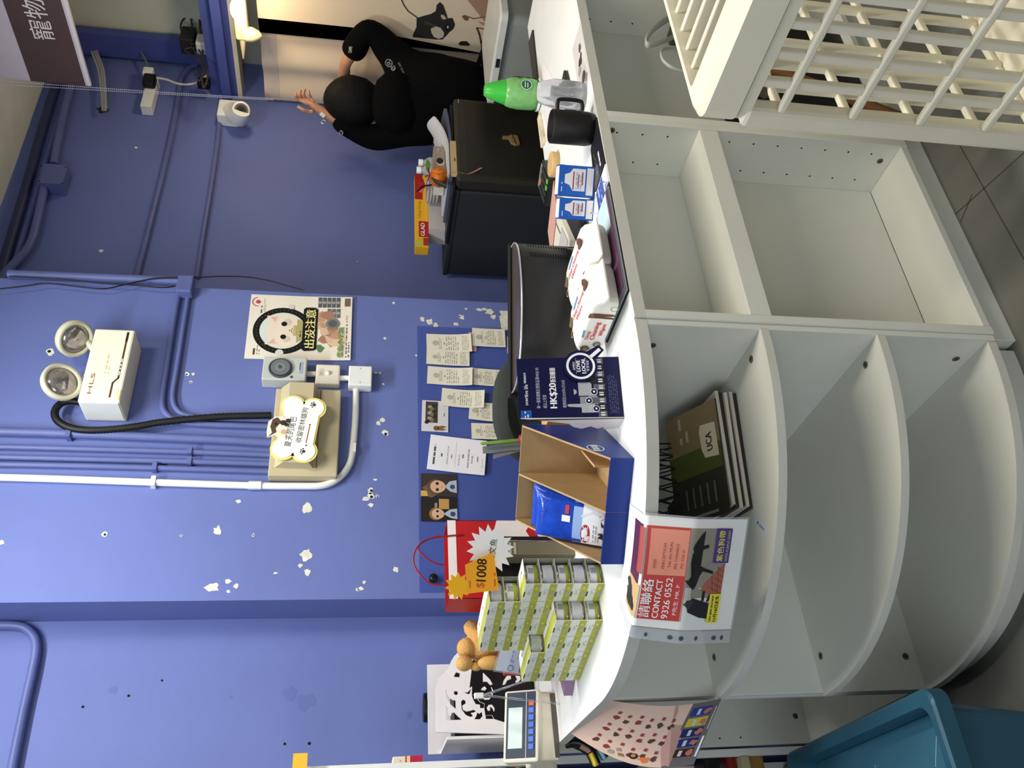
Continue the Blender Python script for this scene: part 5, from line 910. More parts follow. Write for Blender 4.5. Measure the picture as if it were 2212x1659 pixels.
m.text('請聯絡', .10, .605, .075, C(250, 246, 244), g, 3, width=.36, bold=.002); m.text('CONTACT', .10, .545, .042, C(250, 246, 244), g, 3, width=.36, bold=.002); m.text('9326 0552', .10, .480, .044, C(250, 246, 244), g, 3, width=.38, bold=.001); m.text('P先生 MR. P', .14, .425, .032, C(250, 240, 236), g, 3, width=.28)
INKR = C(150, 66, 56)
for i, t in enumerate(('PERCEPTION', 'TAI AU MUN', 'PPA TOWARDS', 'PO TOI O')): m.text(t, .56+.01*(i % 2), .55-.042*i, .018, INKR, g, 4, width=.22 if i < 3 else .16)
m.fine(.56, .60, .78, .64, 1, C(200, 110, 90), g, 3)
m.rect(.30, .12, .92, .398, C(150, 144, 128), g, 1, 12); m.shape([(.08, .12), (.60, .12), (.40, .25), (.37, .398), (.08, .398)], C(206, 196, 160), g, 1.5); m.shape([(.30, .12), (.62, .12), (.44, .25), (.37, .28), (.33, .2)], C(170, 100, 84), g, 2)
for i in range(5): m.line([(.34+.05*i, .125), (.40+.045*i, .215-.012*i)], .003, C(110, 60, 50), g, 3)
for i in range(2): m.line([(.33, .15+.035*i), (.58-.08*i, .165+.04*i)], .003, C(110, 60, 50), g, 3)
BKD = C(28, 28, 30); m.shape([(.40, .355), (.44, .385), (.50, .36), (.62, .375), (.70, .37), (.74, .345), (.80, .33), (.86, .30), (.90, .295), (.86, .325), (.78, .362), (.75, .372), (.765, .31), (.78, .26), (.755, .255), (.735, .30), (.70, .325), (.60, .315), (.575, .275), (.545, .205), (.52, .20), (.545, .28), (.50, .30), (.44, .31), (.40, .32), (.375, .335)], BKD, g, 4)
m.shape([(.43, .38), (.46, .40), (.465, .375)], BKD, g, 4); m.line([(.56, .27), (.66, .185), (.74, .16)], .006, C(168, 140, 200), g, 3)
m.shape([(.10, .16), (.24, .17), (.27, .25), (.30, .33), (.24, .365), (.17, .35), (.12, .26)], C(36, 36, 40), g, 4); m.shape(blob(.25, .352, .035, 3, 10, 1.3), C(60, 60, 64), g, 5); m.line([(.28, .25), (.36, .25)], .02, C(40, 38, 40), g, 4); m.line([(.27, .215), (.33, .20)], .016, C(40, 38, 40), g, 4); m.rect(.28, .345, .40, .39, C(196, 194, 186), g, 3, 3)
m.rect(.07, .115, .34, .20, C(236, 226, 70), g, 5, 6); m.text('LAST SEEN 16TH NOV', .085, .168, .014, C(40, 36, 20), g, 7, width=.24, bold=.0008); m.text('11月16日走失', .085, .128, .028, C(30, 28, 16), g, 7, width=.24, bold=.001)
m.rect(.62, .10, .92, .215, C(84, 62, 140), g, 5, 6); m.text('紫色狗帶', .635, .148, .046, C(236, 226, 90), g, 7, width=.27, bold=.0012); m.text('WITH PURPLE LEASH', .635, .112, .018, C(226, 214, 110), g, 7, width=.27)
m.build('sheet', r)
SLV = M('clear_sleeve', (216, 222, 230), .12, alpha=.35)
m = MB(SLV); m.grid(lambda a, b_: lost(-.13+.12*a, b_*.985-.004)+Vector((-.0012, -.002, .0012)), 3, 40, None); m.grid(lambda a, b_: lost(1.0+.02*a, b_)+Vector((-.0012, -.002, .001)), 1, 40, None); m.grid(lambda a, b_: lost(a*1.02, -.012+.012*b_)+Vector((-.0012, -.002, .001)), 16, 1, None)
g2 = lambda a, b_, c_=0: lost(a, b_)+Vector((-.0025-c_, -.004-c_, .002))
for v in (.06, .12, .255, .365, .44, .60): m.disc(-.075, v, .022, C(70, 84, 98), g2, 0, 12, ry=.012 if v in (.06, .255, .60) else .018)
m.build('punched_sleeve', r)
q = Zp((1640, 1172), .613); m = MB(C(214, 222, 236)); a, c = Vector((.622, 1.50, .6128)), Vector((.59, 1.46, .6128)); f = sl((.700, 1.520), (.645, 1.478), .6128); m.rect(0, 0, .062, .014, C(214, 222, 236), f, 0); m.text('粟 天魚片', .012, .003, .007, C(70, 84, 140), f, 1, width=.036); m.box(0, .062, 0, .014, -.0006, -.0001, None, f); tag(m.build('label_strip'), 'small white printed label strip lying on the curved shelf under the poster', 'label')
# wire basket and magazines on the upper curved shelf
r = thing('wire_basket', 'black wire basket tipped on the upper curved shelf, behind the lost-dog poster', 'basket', (.80, 1.70, .613)); WIRE = M('black_wire', (18, 18, 18), .35); ba = lambda a, b_, c_: Vector((.70+.24*a+.03*b_, 1.655-.03*a+.16*b_, .640+c_*.155+.02*(1-b_)))
bx = [((0, 0), (1, 0)), ((1, 0), (1, 1)), ((1, 1), (0, 1)), ((0, 1), (0, 0))]
for nm, z, rr in (('rim', 1, .0032), ('base_ring', .02, .0022)): m = MB(WIRE); m.tube([ba(0, 0, z), ba(1, 0, z), ba(1, 1, z), ba(0, 1, z), ba(0, 0, z)], rr, None, 6); m.build(nm, r)
m = MB(WIRE)
for i in range(9):
    for k in (0, 1): m.tube([ba(i/8, k, 1), ba(min(1, max(0, i/8+.18)), k, .02)], .0018, None, 5); m.tube([ba(i/8, k, 1), ba(min(1, max(0, i/8-.18)), k, .02)], .0018, None, 5)
    m.tube([ba(i/8, 0, .02), ba(i/8, 1, .02)], .0018, None, 5)
for i in range(5):
    for k in (0, 1): m.tube([ba(k, i/4, 1), ba(k, i/4, .02)], .0018, None, 5)
m.build('mesh_wires', r); m.tube([ba(0, 0, 1), ba(.2, -.2, 1.02), ba(.8, -.2, 1.02), ba(1, 0, 1)], .002, None, 5)
m = MB(C(22, 22, 22)); m.box(.78, .84, 1.70, 1.75, .665, .70, None); tag(m.build('black_case'), 'small black case lying in the wire basket', 'case')
def mag(i, ox, oy, z, th, ang, label, cover):
    f = turn(ox, oy, z, ang); m = MB(C(58, 50, 40)); m.box(0, .255, 0, .17, 0, th, C(206, 196, 180) if i % 2 else C(50, 44, 38), f)
    if cover:
        g = lambda a, b_, c_=0: f(a, b_, th+c_); m.rect(0, 0, .255, .17, C(56, 52, 42), g, .5); m.rect(.155, 0, .255, .17, C(140, 120, 84), g, 1); m.rect(.10, 0, .16, .17, C(78, 84, 38), g, 1); m.shape([(.125, .01), (.20, .012), (.205, .055), (.19, .06), (.15, .058), (.13, .05)], C(222, 208, 178), g, 2); m.text('KCAL', .140, .026, .018, C(60, 46, 40), g, 3, width=.045, bold=.0006); m.fine(.18, .09, .24, .13, 2, C(190, 174, 140), g, 2)
        for k in range(5): m.rect(.02+.004*k, .03+.022*k, .07, .036+.022*k, C(120, 120, 110), g, 2)
        m.rect(.008, .09, .014, .16, C(150, 150, 140), g, 2)
    return tag(m.build('magazine'), label, 'magazine', 'magazines on the curved shelf')
mb = .6125
for i in range(6): mag(i, .726+.004*(i % 3), 1.512-.003*(i % 2), mb+.0074*i, .0073, -.19+.02*(i % 3), f'dark magazine, {ORD[i]} from below in the pile on the upper curved shelf', False)
f0 = turn(.722, 1.520, mb+.0450, -.19); X = f0(1, 0)-f0(0, 0); Y = (f0(0, 1)-f0(0, 0)); Yt = Y*.90+Vector((0, 0, .34)); ft = Fr(f0(0, 0), X, Yt)
m = MB(C(56, 52, 42)); m.box(0, .25, 0, .165, 0, .003, None, ft); g = lambda a, b_, c_=0: ft(a, b_, .003+c_); m.rect(.155, 0, .25, .165, C(140, 120, 84), g, 1); m.rect(.10, 0, .156, .165, C(84, 92, 38), g, 1); m.shape([(.125, .008), (.20, .010), (.205, .055), (.19, .06), (.15, .058), (.13, .05)], C(222, 208, 178), g, 2); m.text('UCA', .142, .024, .018, C(60, 46, 40), g, 3, width=.040, bold=.0006); m.fine(.18, .09, .24, .13, 2, C(190, 174, 140), g, 2)
for k in range(5): m.rect(.03, .03+.022*k, .075, .035+.022*k, C(120, 120, 110), g, 2)
m.rect(.008, .03, .014, .11, C(150, 150, 140), g, 2); tag(m.build('magazine'), 'topmost olive magazine with a cream tag, tilted against the wire basket', 'magazine', 'magazines on the curved shelf')
# ------------------------------------------------------------------ teal bin on the floor
TEAL = M('teal_plastic', (40, 84, 104), .35, var=.06, scale=6); zr = .34; a, c = Zp((2008, 1480), zr), Zp((1697, 1637), zr)
bx1 = a.x; by0, by1 = a.y, c.y; bx0 = bx1-.46; r = thing('teal_bin', 'teal plastic storage bin on the floor in front of the left cabinet', 'bin', ((bx0+bx1)/2, (by0+by1)/2, 0))
def rr_(x0, x1, y0, y1, z, k=.03, n=5):
    P = []
    for cx, cy, a0 in ((x1-k, y1-k, 0), (x0+k, y1-k, 90), (x0+k, y0+k, 180), (x1-k, y0+k, 270)):
        for i in range(n+1): t = math.radians(a0+90*i/n); P.append(Vector((cx+k*math.cos(t), cy+k*math.sin(t), z)))
    return P
m = MB(TEAL); s = .05; m.rings([rr_(bx0+s, bx1-s, by0+s, by1-s, .001), rr_(bx0+.02, bx1-.02, by0+.02, by1-.02, zr-.03), rr_(bx0+.02, bx1-.02, by0+.02, by1-.02, zr-.012), rr_(bx0+.022, bx1-.022, by0+.022, by1-.022, zr-.012), rr_(bx0+.027, bx1-.027, by0+.027, by1-.027, zr-.03), rr_(bx0+s+.005, bx1-s-.005, by0+s+.005, by1-s-.005, .008)], None, True, True, smooth=False); m.build('tub', r)
m = MB(TEAL); m.rings([rr_(bx0, bx1, by0, by1, zr-.032), rr_(bx0, bx1, by0, by1, zr), rr_(bx0+.006, bx1-.006, by0+.006, by1-.006, zr+.004), rr_(bx0+.028, bx1-.028, by0+.028, by1-.028, zr), rr_(bx0+.028, bx1-.028, by0+.028, by1-.028, zr-.032)], None, False, False, smooth=False); m.build('rim', r)
m = MB(M('teal_lid', (52, 100, 120), .35, var=.06)); lz = zr-.055; m.rings([rr_(bx0+.03, bx1-.03, by0+.03, by1-.03, lz-.006), rr_(bx0+.03, bx1-.03, by0+.03, by1-.03, lz)], None, True, True, smooth=False); fl = lambda x, y, c_=0: Vector((x, y, lz+c_))
for q in (((bx1-.06, by0+.10), (bx1-.12, by0+.14)), ((bx1-.08, by0+.35), (bx1-.15, by0+.37)), ((bx1-.20, by0+.2), (bx1-.24, by0+.24))): m.line(q, .0016, C(150, 190, 206), fl, 1)
m.build('lid', r)
# ------------------------------------------------------------------ small fridge and what lies on it
FX0, FX1, FZ = 2.673, 3.184, 1.058; FRD = M('fridge_door_dark', (44, 42, 36), .42, var=.06); FRB = M('fridge_body_dark', (46, 49, 50), .5, var=.05)
r = thing('mini_fridge', 'dark grey mini fridge against the blue wall behind the counter', 'fridge', ((FX0+FX1)/2, 2.78, 0))
m = MB(FRB); m.box(FX0, FX1, 2.552, 3.08, .03, FZ-.004, None, bev=.006); m.build('body', r); m = MB(FRB); m.box(FX0-.004, FX1+.004, 2.546, 3.085, FZ-.022, FZ, None, bev=.004); m.build('top', r)
m = MB(FRD); m.box(FX0, FX1, 2.478, 2.546, .04, FZ-.002, None, bev=.014); d = m.build('door', r)
m = MB(M('fridge_panel_dark', (36, 34, 28), .4, var=.06)); m.box(FX0+.03, FX1-.025, 2.4765, 2.479, .09, FZ-.045, None, bev=.001); f = Fr((FX0+.03, 2.4764, .09), (1, 0, 0), (0, 0, 1)); q = Yp((1055, 300), 2.4764); m.disc(q.x-FX0-.03, q.z-.09, .010, C(24, 20, 18), f, 1, 14); q = Yp((1050, 282), 2.4764); m.disc(q.x-FX0-.03, q.z-.09, .004, C(24, 20, 18), f, 1, 10); m.build('door_panel', d)
m = MB(C(150, 150, 146)); q = Yp((990, 218), 2.477); m.box(q.x-.012, q.x+.010, 2.4755, 2.478, q.z-.002, q.z+.002); m.build('badge', d)
q = Yp((1104, 304), 2.474); r = thing('fridge_magnet', 'brown magnet shaped like a pointing hand, on the fridge door', 'magnet', q); f = Fr(q, (1, .0, .22), (-.22, 0, 1)); m = MB(M('magnet_brown', (140, 112, 74), .5, var=.15, scale=60)); m.prism([(-.030, -.030), (.020, -.034), (.032, -.012), (.024, .004), (.026, .032), (.014, .036), (.010, .008), (-.018, .006), (-.032, -.010)], -.002, .008, None, f); m.build('hand', r); m = MB(C(60, 44, 30)); m.box(-.032, .030, -.014, -.010, .008, .009, None, f); m.build('cuff_line', r)
zt = FZ+.0006
def layer(name, pts, z, th, mat, label, cat, curl=0, group=None):
    m = MB(mat); (ax, ay), (bx, by), (cx, cy), (dx, dy) = pts
    def s(u, v, dz): x = (ax*(1-u)+bx*u)*(1-v)+(dx*(1-u)+cx*u)*v; y = (ay*(1-u)+by*u)*(1-v)+(dy*(1-u)+cy*u)*v; return Vector((x, y, z+dz+curl*max(0, u-.45)**2*2.6*(1+.4*math.sin(5*v))))
    m.grid(lambda u, v: s(u, v, th), 14, 6, mat); m.grid(lambda u, v: s(1-u, v, 0), 14, 6, mat)
    for e in (lambda t, k: s(t, 0, k), lambda t, k: s(1-t, 1, k), lambda t, k: s(0, 1-t, k), lambda t, k: s(1, t, k)): m.grid(lambda t, k: e(t, th*k), 14, 1, mat)
    return tag(m.build(name), label, cat, group)
layer('folder', [(2.66, 2.52), (3.16, 2.50), (3.16, 2.84), (2.66, 2.86)], zt, .010, C(28, 30, 34), 'black folder lying flat on the fridge, under the papers', 'folder')
layer('envelope', [(2.72, 2.50), (3.12, 2.49), (3.13, 2.76), (2.73, 2.80)], zt+.0106, .012, C(86, 92, 112), 'blue grey envelope on the black folder on top of the fridge', 'envelope', .02)
layer('paper_pile', [(2.74, 2.505), (3.06, 2.49), (3.16, 2.72), (2.75, 2.78)], zt+.023, .008, C(214, 210, 210), 'white papers with a curling corner on top of the fridge', 'papers', .07)
m = MB(C(206, 176, 126)); m.box(2.700, 2.905, 2.484, 2.497, FZ-.012, FZ+.018); f = Fr((2.70, 2.4838, FZ-.012), (1, 0, 0), (0, 0, 1)); m.fine(.08, .010, .14, .020, 1, C(60, 50, 40), f); tag(m.build('wooden_strip'), 'tan strip along the front edge of the fridge top', 'strip')
zb = zt+.0325; q0, q1 = Yp((965, 319), 2.56), Yp((965, 386), 2.56); qz = Yp((937, 350), 2.56).z; r = thing('tissue_box', 'taupe box with a round hole and a white end on the fridge', 'box', ((q0.x+q1.x)/2, 2.6, zb)); m = MB(C(150, 136, 124)); m.box(q1.x, q0.x, 2.555, 2.66, zb, qz, None, bev=.003); f = Fr((q1.x, 2.5548, zb), (1, 0, 0), (0, 0, 1)); W_, H_ = q0.x-q1.x, qz-zb; m.disc(W_*.48, H_*.42, .022, C(196, 184, 172), f, 1, 20, ry=.017); m.disc(W_*.52, H_*.48, .019, C(30, 20, 16), f, 2, 20, ry=.015); m.shape([(W_*.76, H_*.62), (W_*.92, H_*.7), (W_*.92, H_*.52)], C(186, 174, 162), f, 1); m.build('box', r); m = MB(C(226, 216, 206)); m.box(q1.x-.0015, q1.x-.0001, 2.558, 2.657, zb+.003, qz-.003); m.build('end_label', r)
for i, (px, py, y) in enumerate(((930, 353, 2.70), (927, 369, 2.68))):
    q = Yp((px, py), y); top = Yp((904 if i == 0 else 900, py), y).z; r = thing('dropper_bottle', ('right' if i == 0 else 'left')+' small frosted bottle with a white cap behind the taupe box', 'bottle', (q.x, y, zb+.004), 'frosted bottles on the fridge'); c = lambda a, b_, c_=0: Vector((q.x+a, y+b_, c_)); zl = zb+.0005 if y < 2.7 else zb+.0005
    m = MB(MILKY); m.lathe([(.024, zl), (.027, zl+.006), (.027, top-.045), (.014, top-.026), (.013, top-.018)], None, fr=c, n=22); m.build('body', r); m = MB(WHITEP); m.lathe([(.0155, top-.02), (.0155, top-.001), (.014, top)], None, fr=c, n=20); m.build('cap', r)
a, c_ = Yp((934, 534), 2.86), Yp((903, 376), 2.86); zt2 = Yp((897, 520), 2.86).z; r = thing('wrap_box', 'long yellow and red kitchen wrap box at the back of the fridge top', 'box', ((a.x+c_.x)/2, 2.89, a.z)); m = MB(C(236, 178, 40)); z0_ = max(a.z, zt2-.060); m.box(a.x, c_.x, 2.862, 2.915, z0_, zt2, None, bev=.002); f = Fr((a.x, 2.8618, z0_), (1, 0, 0), (0, 0, 1)); W_, H_ = c_.x-a.x, zt2-z0_
m.rect(W_*.13, 0, W_*.34, H_*.72, C(176, 28, 30), f, 1); m.text('GLAD', W_*.145, H_*.28, H_*.30, C(244, 236, 226), f, 2, width=W_*.17, bold=.0008); m.text('Cling Wrap', W_*.38, H_*.50, H_*.26, C(170, 112, 30), f, 1, width=W_*.24); m.rect(W_*.64, H_*.4, W_, H_, C(170, 30, 32), f, 1); m.rect(0, H_*.5, W_*.10, H_, C(196, 186, 70), f, 1); m.rect(W_*.02, 0, W_*.12, H_*.4, C(164, 52, 40), f, 1); m.build('box', r)
m = MB(M('pale_grey_card', (196, 190, 186), .7)); m.box(2.72, 3.06, 2.83, 2.93, FZ+.0005, z0_-.0006); tag(m.build('grey_carton'), 'pale grey carton under the kitchen wrap box on the fridge', 'carton')
r = thing('food_container', 'stack of clear plastic lids lying on the fridge in front of the wrap box', 'lids', (2.88, 2.77, zb+.0005)); 
for i in range(4): m = MB(MILKY); m.lathe([(.055, zb+.001+.014*i), (.058, zb+.004+.014*i), (.058, zb+.010+.014*i), (.053, zb+.012+.014*i)], None, fr=lambda x, y, z: Vector((2.89+x, 2.765+y, z+.012)), n=28); m.build('lid', r)
q = Yp((943, 488), 2.53); zc = zt+.0232+.040; r = thing('mandarin', 'glossy orange mandarin in clear wrap with a red ribbon and leaf, on the fridge', 'mandarin', (2.755, 2.55, zt+.024)); m = MB(M('orange_peel', (206, 104, 26), .25, var=.15, scale=40, bump=.5, bscale=160)); m.ball((2.755, 2.555, zc), (.044, .044, .038), None, 22); m.build('fruit', r)
RIB = M('red_ribbon', (196, 26, 34), .25); m = MB(RIB)
for k in range(5): a = 1.26*k; m.grid(lambda u, v: Vector((2.755+(.004+.026*math.sin(math.pi*u))*math.cos(a)+.012*(v-.5)*math.sin(a), 2.545+(.026*math.sin(math.pi*u))*math.sin(a)+.012*(v-.5)*math.cos(a), zc+.038+.020*math.sin(math.pi*u)*(.5+.5*(k % 2)))), 8, 1, None)
m.tube([Vector((2.735, 2.512, zc+.020)), Vector((2.73, 2.508, zc+.005)), Vector((2.738, 2.512, zc-.012))], .011, M('gold_ribbon', (236, 130, 40), .2), 6, .2); m.build('ribbon', r)
m = MB(C(70, 110, 42)); m.shape([(0, 0), (.03, .010), (.062, .008), (.088, 0), (.06, -.012), (.03, -.012)], None, Fr((2.768, 2.55, zc+.044), (1, 0, .05), (0, .5, .8)), 1); m.build('leaf', r); m = MB(C(54, 56, 44)); m.tube([Vector((2.735, 2.55, zc+.03)), Vector((2.70, 2.54, zc+.005)), Vector((2.685, 2.54, zc-.03))], .012, None, 6, .3); m.build('dry_leaf', r)
m = MB(C(206, 140, 146)); P = catmull([Vector((2.715, 2.515, FZ+.035)), Vector((2.700, 2.470, FZ+.005)), Vector((2.690, 2.466, FZ-.045)), Vector((2.715, 2.466, FZ-.085)), Vector((2.735, 2.468, FZ-.105))], 6)
for i in range(len(P)-1): wv = .0015+.0045*i/len(P); m.add([P[i]+Vector((0, 0, wv)), P[i]-Vector((0, 0, wv)), P[i+1]-Vector((0, 0, wv)), P[i+1]+Vector((0, 0, wv))], [(0, 1, 2, 3)])
m.build('trailing_ribbon', r)
q = Vector((2.92, 2.62, qz+.004)); r = thing('gift_bow', 'red foil bow with a dark stalk behind the taupe box on the fridge', 'bow', (2.85, 2.70, zb+.004)); m = MB(RIB)
for k in range(4): a = 1.57*k+.4; m.add([Vector((2.85, 2.70, zb+.075)), Vector((2.85+.035*math.cos(a), 2.70+.03*math.sin(a), zb+.105)), Vector((2.85+.035*math.cos(a+.9), 2.70+.03*math.sin(a+.9), zb+.085))], [(0, 1, 2)])
m.build('foil', r); m = MB(C(46, 34, 28)); m.tube([Vector((2.87, 2.70, zb+.004)), Vector((2.85, 2.70, zb+.075)), Vector((2.80, 2.69, zb+.115))], .004, None, 6); m.build('stalk', r)
# ------------------------------------------------------------------ tub and low cabinet at the right, curtains
r = thing('drawer_unit', 'dark drawer unit behind the right end of the counter', 'drawers', (3.2, 2.0, 0)); m = MB(C(28, 26, 28)); m.box(3.02, 3.42, 1.45, 2.38, 0, .70); m.build('carcass', r)
for i in range(5): m = MB(C(66, 66, 70) if i % 2 else C(40, 40, 44)); m.box(3.005, 3.02, 1.47+.18*i, 1.62+.18*i, .40, .665, None, bev=.004); m.build('drawer', r)
r = thing('storage_tub', 'clear grey plastic storage tub with a lid behind the green capped bottle', 'tub', (3.2, 2.2, .7005)); TUB = M('clear_grey_tub', (190, 192, 186), .2, trans=.45, ior=1.15, var=.06, bump=.3, bscale=20); m = MB(TUB); m.rings([rr_(3.06, 3.40, 1.99, 2.33, .7008, .03), rr_(3.03, 3.42, 1.96, 2.36, .90, .03), rr_(3.035, 3.415, 1.965, 2.355, .90, .03), rr_(3.065, 3.395, 1.995, 2.325, .706, .03)], None, True, True, smooth=False); m.build('tub', r)
m = MB(M('tub_lid', (206, 206, 198), .3)); m.rings([rr_(3.015, 3.435, 1.945, 2.375, .9005, .03), rr_(3.015, 3.435, 1.945, 2.375, .925, .03), rr_(3.03, 3.42, 1.96, 2.36, .932, .03)], None, True, True, smooth=False); m.build('lid', r); m = MB(C(30, 30, 30)); m.box(3.012, 3.015, 2.14, 2.18, .905, .92); m.build('latch', r)
XBN = 3.845
def clothpt(px, py, x=XBN): return Xp((px, py), x)
CLO = M('cream_cloth', (226, 206, 178), .85, var=.03, scale=3, bump=.15, bscale=30)
ztop = clothpt(575, 222).z; yl = YR-.02; yr_ = clothpt(640, 45).y
m = MB(CLO); cl = lambda a, b_, c_=0: Vector((XBN-.012*math.sin(a*16)-.010-c_, yl+(yr_-yl)*a, .30+(ztop-.30)*b_)); m.grid(lambda u, v: cl(u, v), 40, 4, None); m.grid(lambda u, v: cl(1-u, v, -.002), 40, 4, None)
m.grid(lambda u, v: cl(u, .955+.045*v, .002), 40, 1, M('cream_cloth_hem', (212, 194, 176), .85, var=.1)); tag(m.build('curtain'), 'plain cream curtain next to the blue wall, behind the person', 'curtain')
XD = 3.80; BZ = lambda px, py: Xp((px, py), XD); ART = lambda x, y, c_=0: Vector((XD-.001-c_, -x, y))
m = MB(CLO); yr2 = 1.55; zlow = BZ(1166, 129).z; yl2 = BZ(1166, 129).y; yl3 = BZ(690, 52).y
m.box(XD, XD+.003, yr2, yl2, zlow, ztop-.004, CLO); m.prism([(-yl2, ztop-.004), (-yl3, ztop-.004), (-yl3, BZ(760, 60).z), (-yl2, zlow+.25)], XD, XD+.003, CLO, lambda a, b_, c_: Vector((c_, -a, b_)))
def art(pts, col, l): m.shape([(-BZ(*p).y, BZ(*p).z) for p in pts], C(*col), ART, l)
Z8 = lambda pts: [(840+.1808*x, .1808*y) for x, y in pts]
art([(960, -60), (1010, 0), (1062, 66), (1030, 45), (1092, 62), (1110, 96), (1140, 118), (1163, 126), (1172, 90), (1190, 0), (1200, -60)], (176, 138, 116), 1)
art(Z8([(1900, 700), (1500, 520), (1500, 600), (1600, 640), (1800, 690)]), (160, 116, 96), 1.3)
art(Z8([(570, 60), (610, 20), (650, 60), (690, 170), (700, 215), (760, 212), (790, 290), (770, 345), (720, 385), (690, 420), (640, 470), (560, 470), (280, 440), (300, 380), (330, 320), (330, 215), (420, 185), (500, 165), (560, 130)]), (46, 44, 42), 2)
art(Z8([(500, 340), (560, 310), (620, 330), (660, 390), (650, 440), (600, 462), (540, 440), (510, 390)]), (206, 192, 166), 3); art(Z8([(622, 170), (660, 180), (688, 220), (660, 232), (636, 222), (622, 195)]), (196, 180, 160), 3)
art(Z8([(680, 300), (710, 290), (716, 340), (700, 372), (680, 350)]), (20, 18, 18), 3); art(Z8([(696, 306), (712, 304), (710, 336), (696, 334)]), (220, 220, 214), 4)
for i in range(9): art(Z8([(430+14*i, 250+6*i), (440+14*i, 245+6*i), (420+16*i, 300+6*i)]), (92, 88, 82), 3.2)
art(Z8([(870, 190), (910, 175), (960, 200), (940, 248), (900, 235)]), (120, 92, 70), 2)
for pts, w_, col in (([(150, -10), (180, 60), (230, 130), (340, 208)], .006, (74, 62, 52)), ([(960, 200), (1010, 220), (1100, 205), (1200, 190), (1240, 130), (1235, 60), (1190, -5)], .006, (150, 104, 84)), ([(1050, 330), (1080, 400), (1100, 500), (1120, 570)], .009, (92, 66, 52)), ([(1060, 330), (1150, 345), (1270, 360), (1400, 450), (1520, 500)], .006, (116, 76, 58)), ([(1600, 120), (1650, 190), (1740, 240), (1910, 262)], .006, (60, 50, 46)), ([(1570, 610), (1680, 660), (1780, 680)], .006, (80, 56, 46))): m.line([(-BZ(*p).y, BZ(*p).z) for p in Z8(pts)], w_, C(*col), ART, 3)
art(Z8([(1390, 470), (1490, 500), (1500, 560), (1540, 610), (1440, 630), (1410, 560)]), (86, 82, 76), 2); art(Z8([(1910, 140), (1975, 130), (1930, 262), (1840, 250)]), (190, 178, 170), 1.5)
art(Z8([(1600, 50), (1640, 0), (1700, -60), (1990, -60), (1985, 30), (1930, 90), (1900, 200), (1860, 150), (1830, 210), (1800, 165), (1790, 215), (1750, 195), (1740, 240), (1660, 180), (1610, 110)]), (44, 44, 40), 2)
art(Z8([(830, 520), (860, 490), (930, 490), (970, 530), (960, 545), (850, 540)]), (44, 34, 28), 2)
for i in range(6): art(Z8([(1090+10*i, 480), (1096+10*i, 480), (1112+9*i, 572), (1100+9*i, 572)]), (118, 90, 70), 2.5)
tag(m.build('dog_banner'), 'large cream banner with a painted black and white dog and a hand', 'banner')
m = MB(C(206, 200, 198)); m.box(3.86, 4.10, 2.35, 3.10, .05, 1.06); m.rect(-2.9, .4, -2.8, .9, C(190, 180, 176), lambda a, b_, c_=0: Vector((3.8598-c_, -a, b_)), 0); tag(m.build('white_cupboard'), 'white cupboard glimpsed behind the person and the banner', 'cupboard')
# ------------------------------------------------------------------ person
def skin(name, joints, edges, mat, parent, root, lvl=2):
    base = WLOC[parent]; ks = list(joints); me = bpy.data.meshes.new(name); me.from_pydata([tuple(joints[k][0]-base) for k in ks], [(ks.index(a), ks.index(b_)) for a, b_ in edges], [])
    o = bpy.data.objects.new(name, me); COL.objects.link(o); o.modifiers.new('skin', 'SKIN'); sv = me.skin_vertices[0].data
    for i, k in enumerate(ks): q = joints[k][1]; sv[i].radius = (q, q) if not isinstance(q, tuple) else q; sv[i].use_root = (k == root)
    sd = o.modifiers.new('sub', 'SUBSURF'); sd.levels = lvl; sd.render_levels = lvl
    dg = bpy.context.evaluated_depsgraph_get(); dg.update(); nm = bpy.data.meshes.new_from_object(o.evaluated_get(dg)); nm.materials.clear(); nm.materials.append(mat)
    for p in nm.polygons: p.use_smooth = True
    bpy.data.objects.remove(o); nm.name = name; o = bpy.data.objects.new(name, nm); COL.objects.link(o); WLOC[o] = base; return o
DP = 4.21; J = lambda px, py, d=0: Dp((px, py), DP+d); FW = Vector((_f[0], _f[1], 0)).normalized(); RT = Vector((FW.y, -FW.x, 0))
SKIN_ = M('skin', (186, 134, 104), .55, var=.08, scale=20); CLOTH = M('black_cotton', (9, 9, 10), .95, var=.1, bump=.3, bscale=120, spec=.1); HAIRM = M('black_hair', (10, 9, 8), .7, var=.5, scale=90, bump=1.0, bscale=120, spec=.25)
ped = J(960, 205); base = Vector((ped.x, ped.y, 0)); WLOC['p'] = base
hip = Vector((ped.x, ped.y, .86)); root_ = thing('tmp', None, None, base)
hd_ = J(768, 222); nk = J(838, 216); ch = J(885, 208); ab = J(985, 210)
PJ = {'hip': (hip, .13), 'ab': (ab, .125), 'ch': (ch, .135), 'nk': (nk, .052), 'jaw': (hd_+Vector((0, 0, -.055))+FW*.02, .072), 'hd': (hd_+Vector((0, 0, .02)), .092), 'tp': (hd_+Vector((0, 0, .085)), .060), 'nose': (hd_+Vector((0, 0, -.03))+FW*.115, .014),
      'shR': (J(872, 140), .062), 'elR': (J(797, 62, -.10), .043), 'wrR': (J(745, 138, -.02), .028), 'haR': (J(742, 176, .12), .034), 'shL': (J(868, 278), .062), 'elL': (J(808, 296, .02), .044), 'wrL': (J(703, 246, -.03), .027), 'paL': (J(682, 231, -.03), (.038, .019)), 'knL': (J(664, 219, -.03), (.034, .015))}
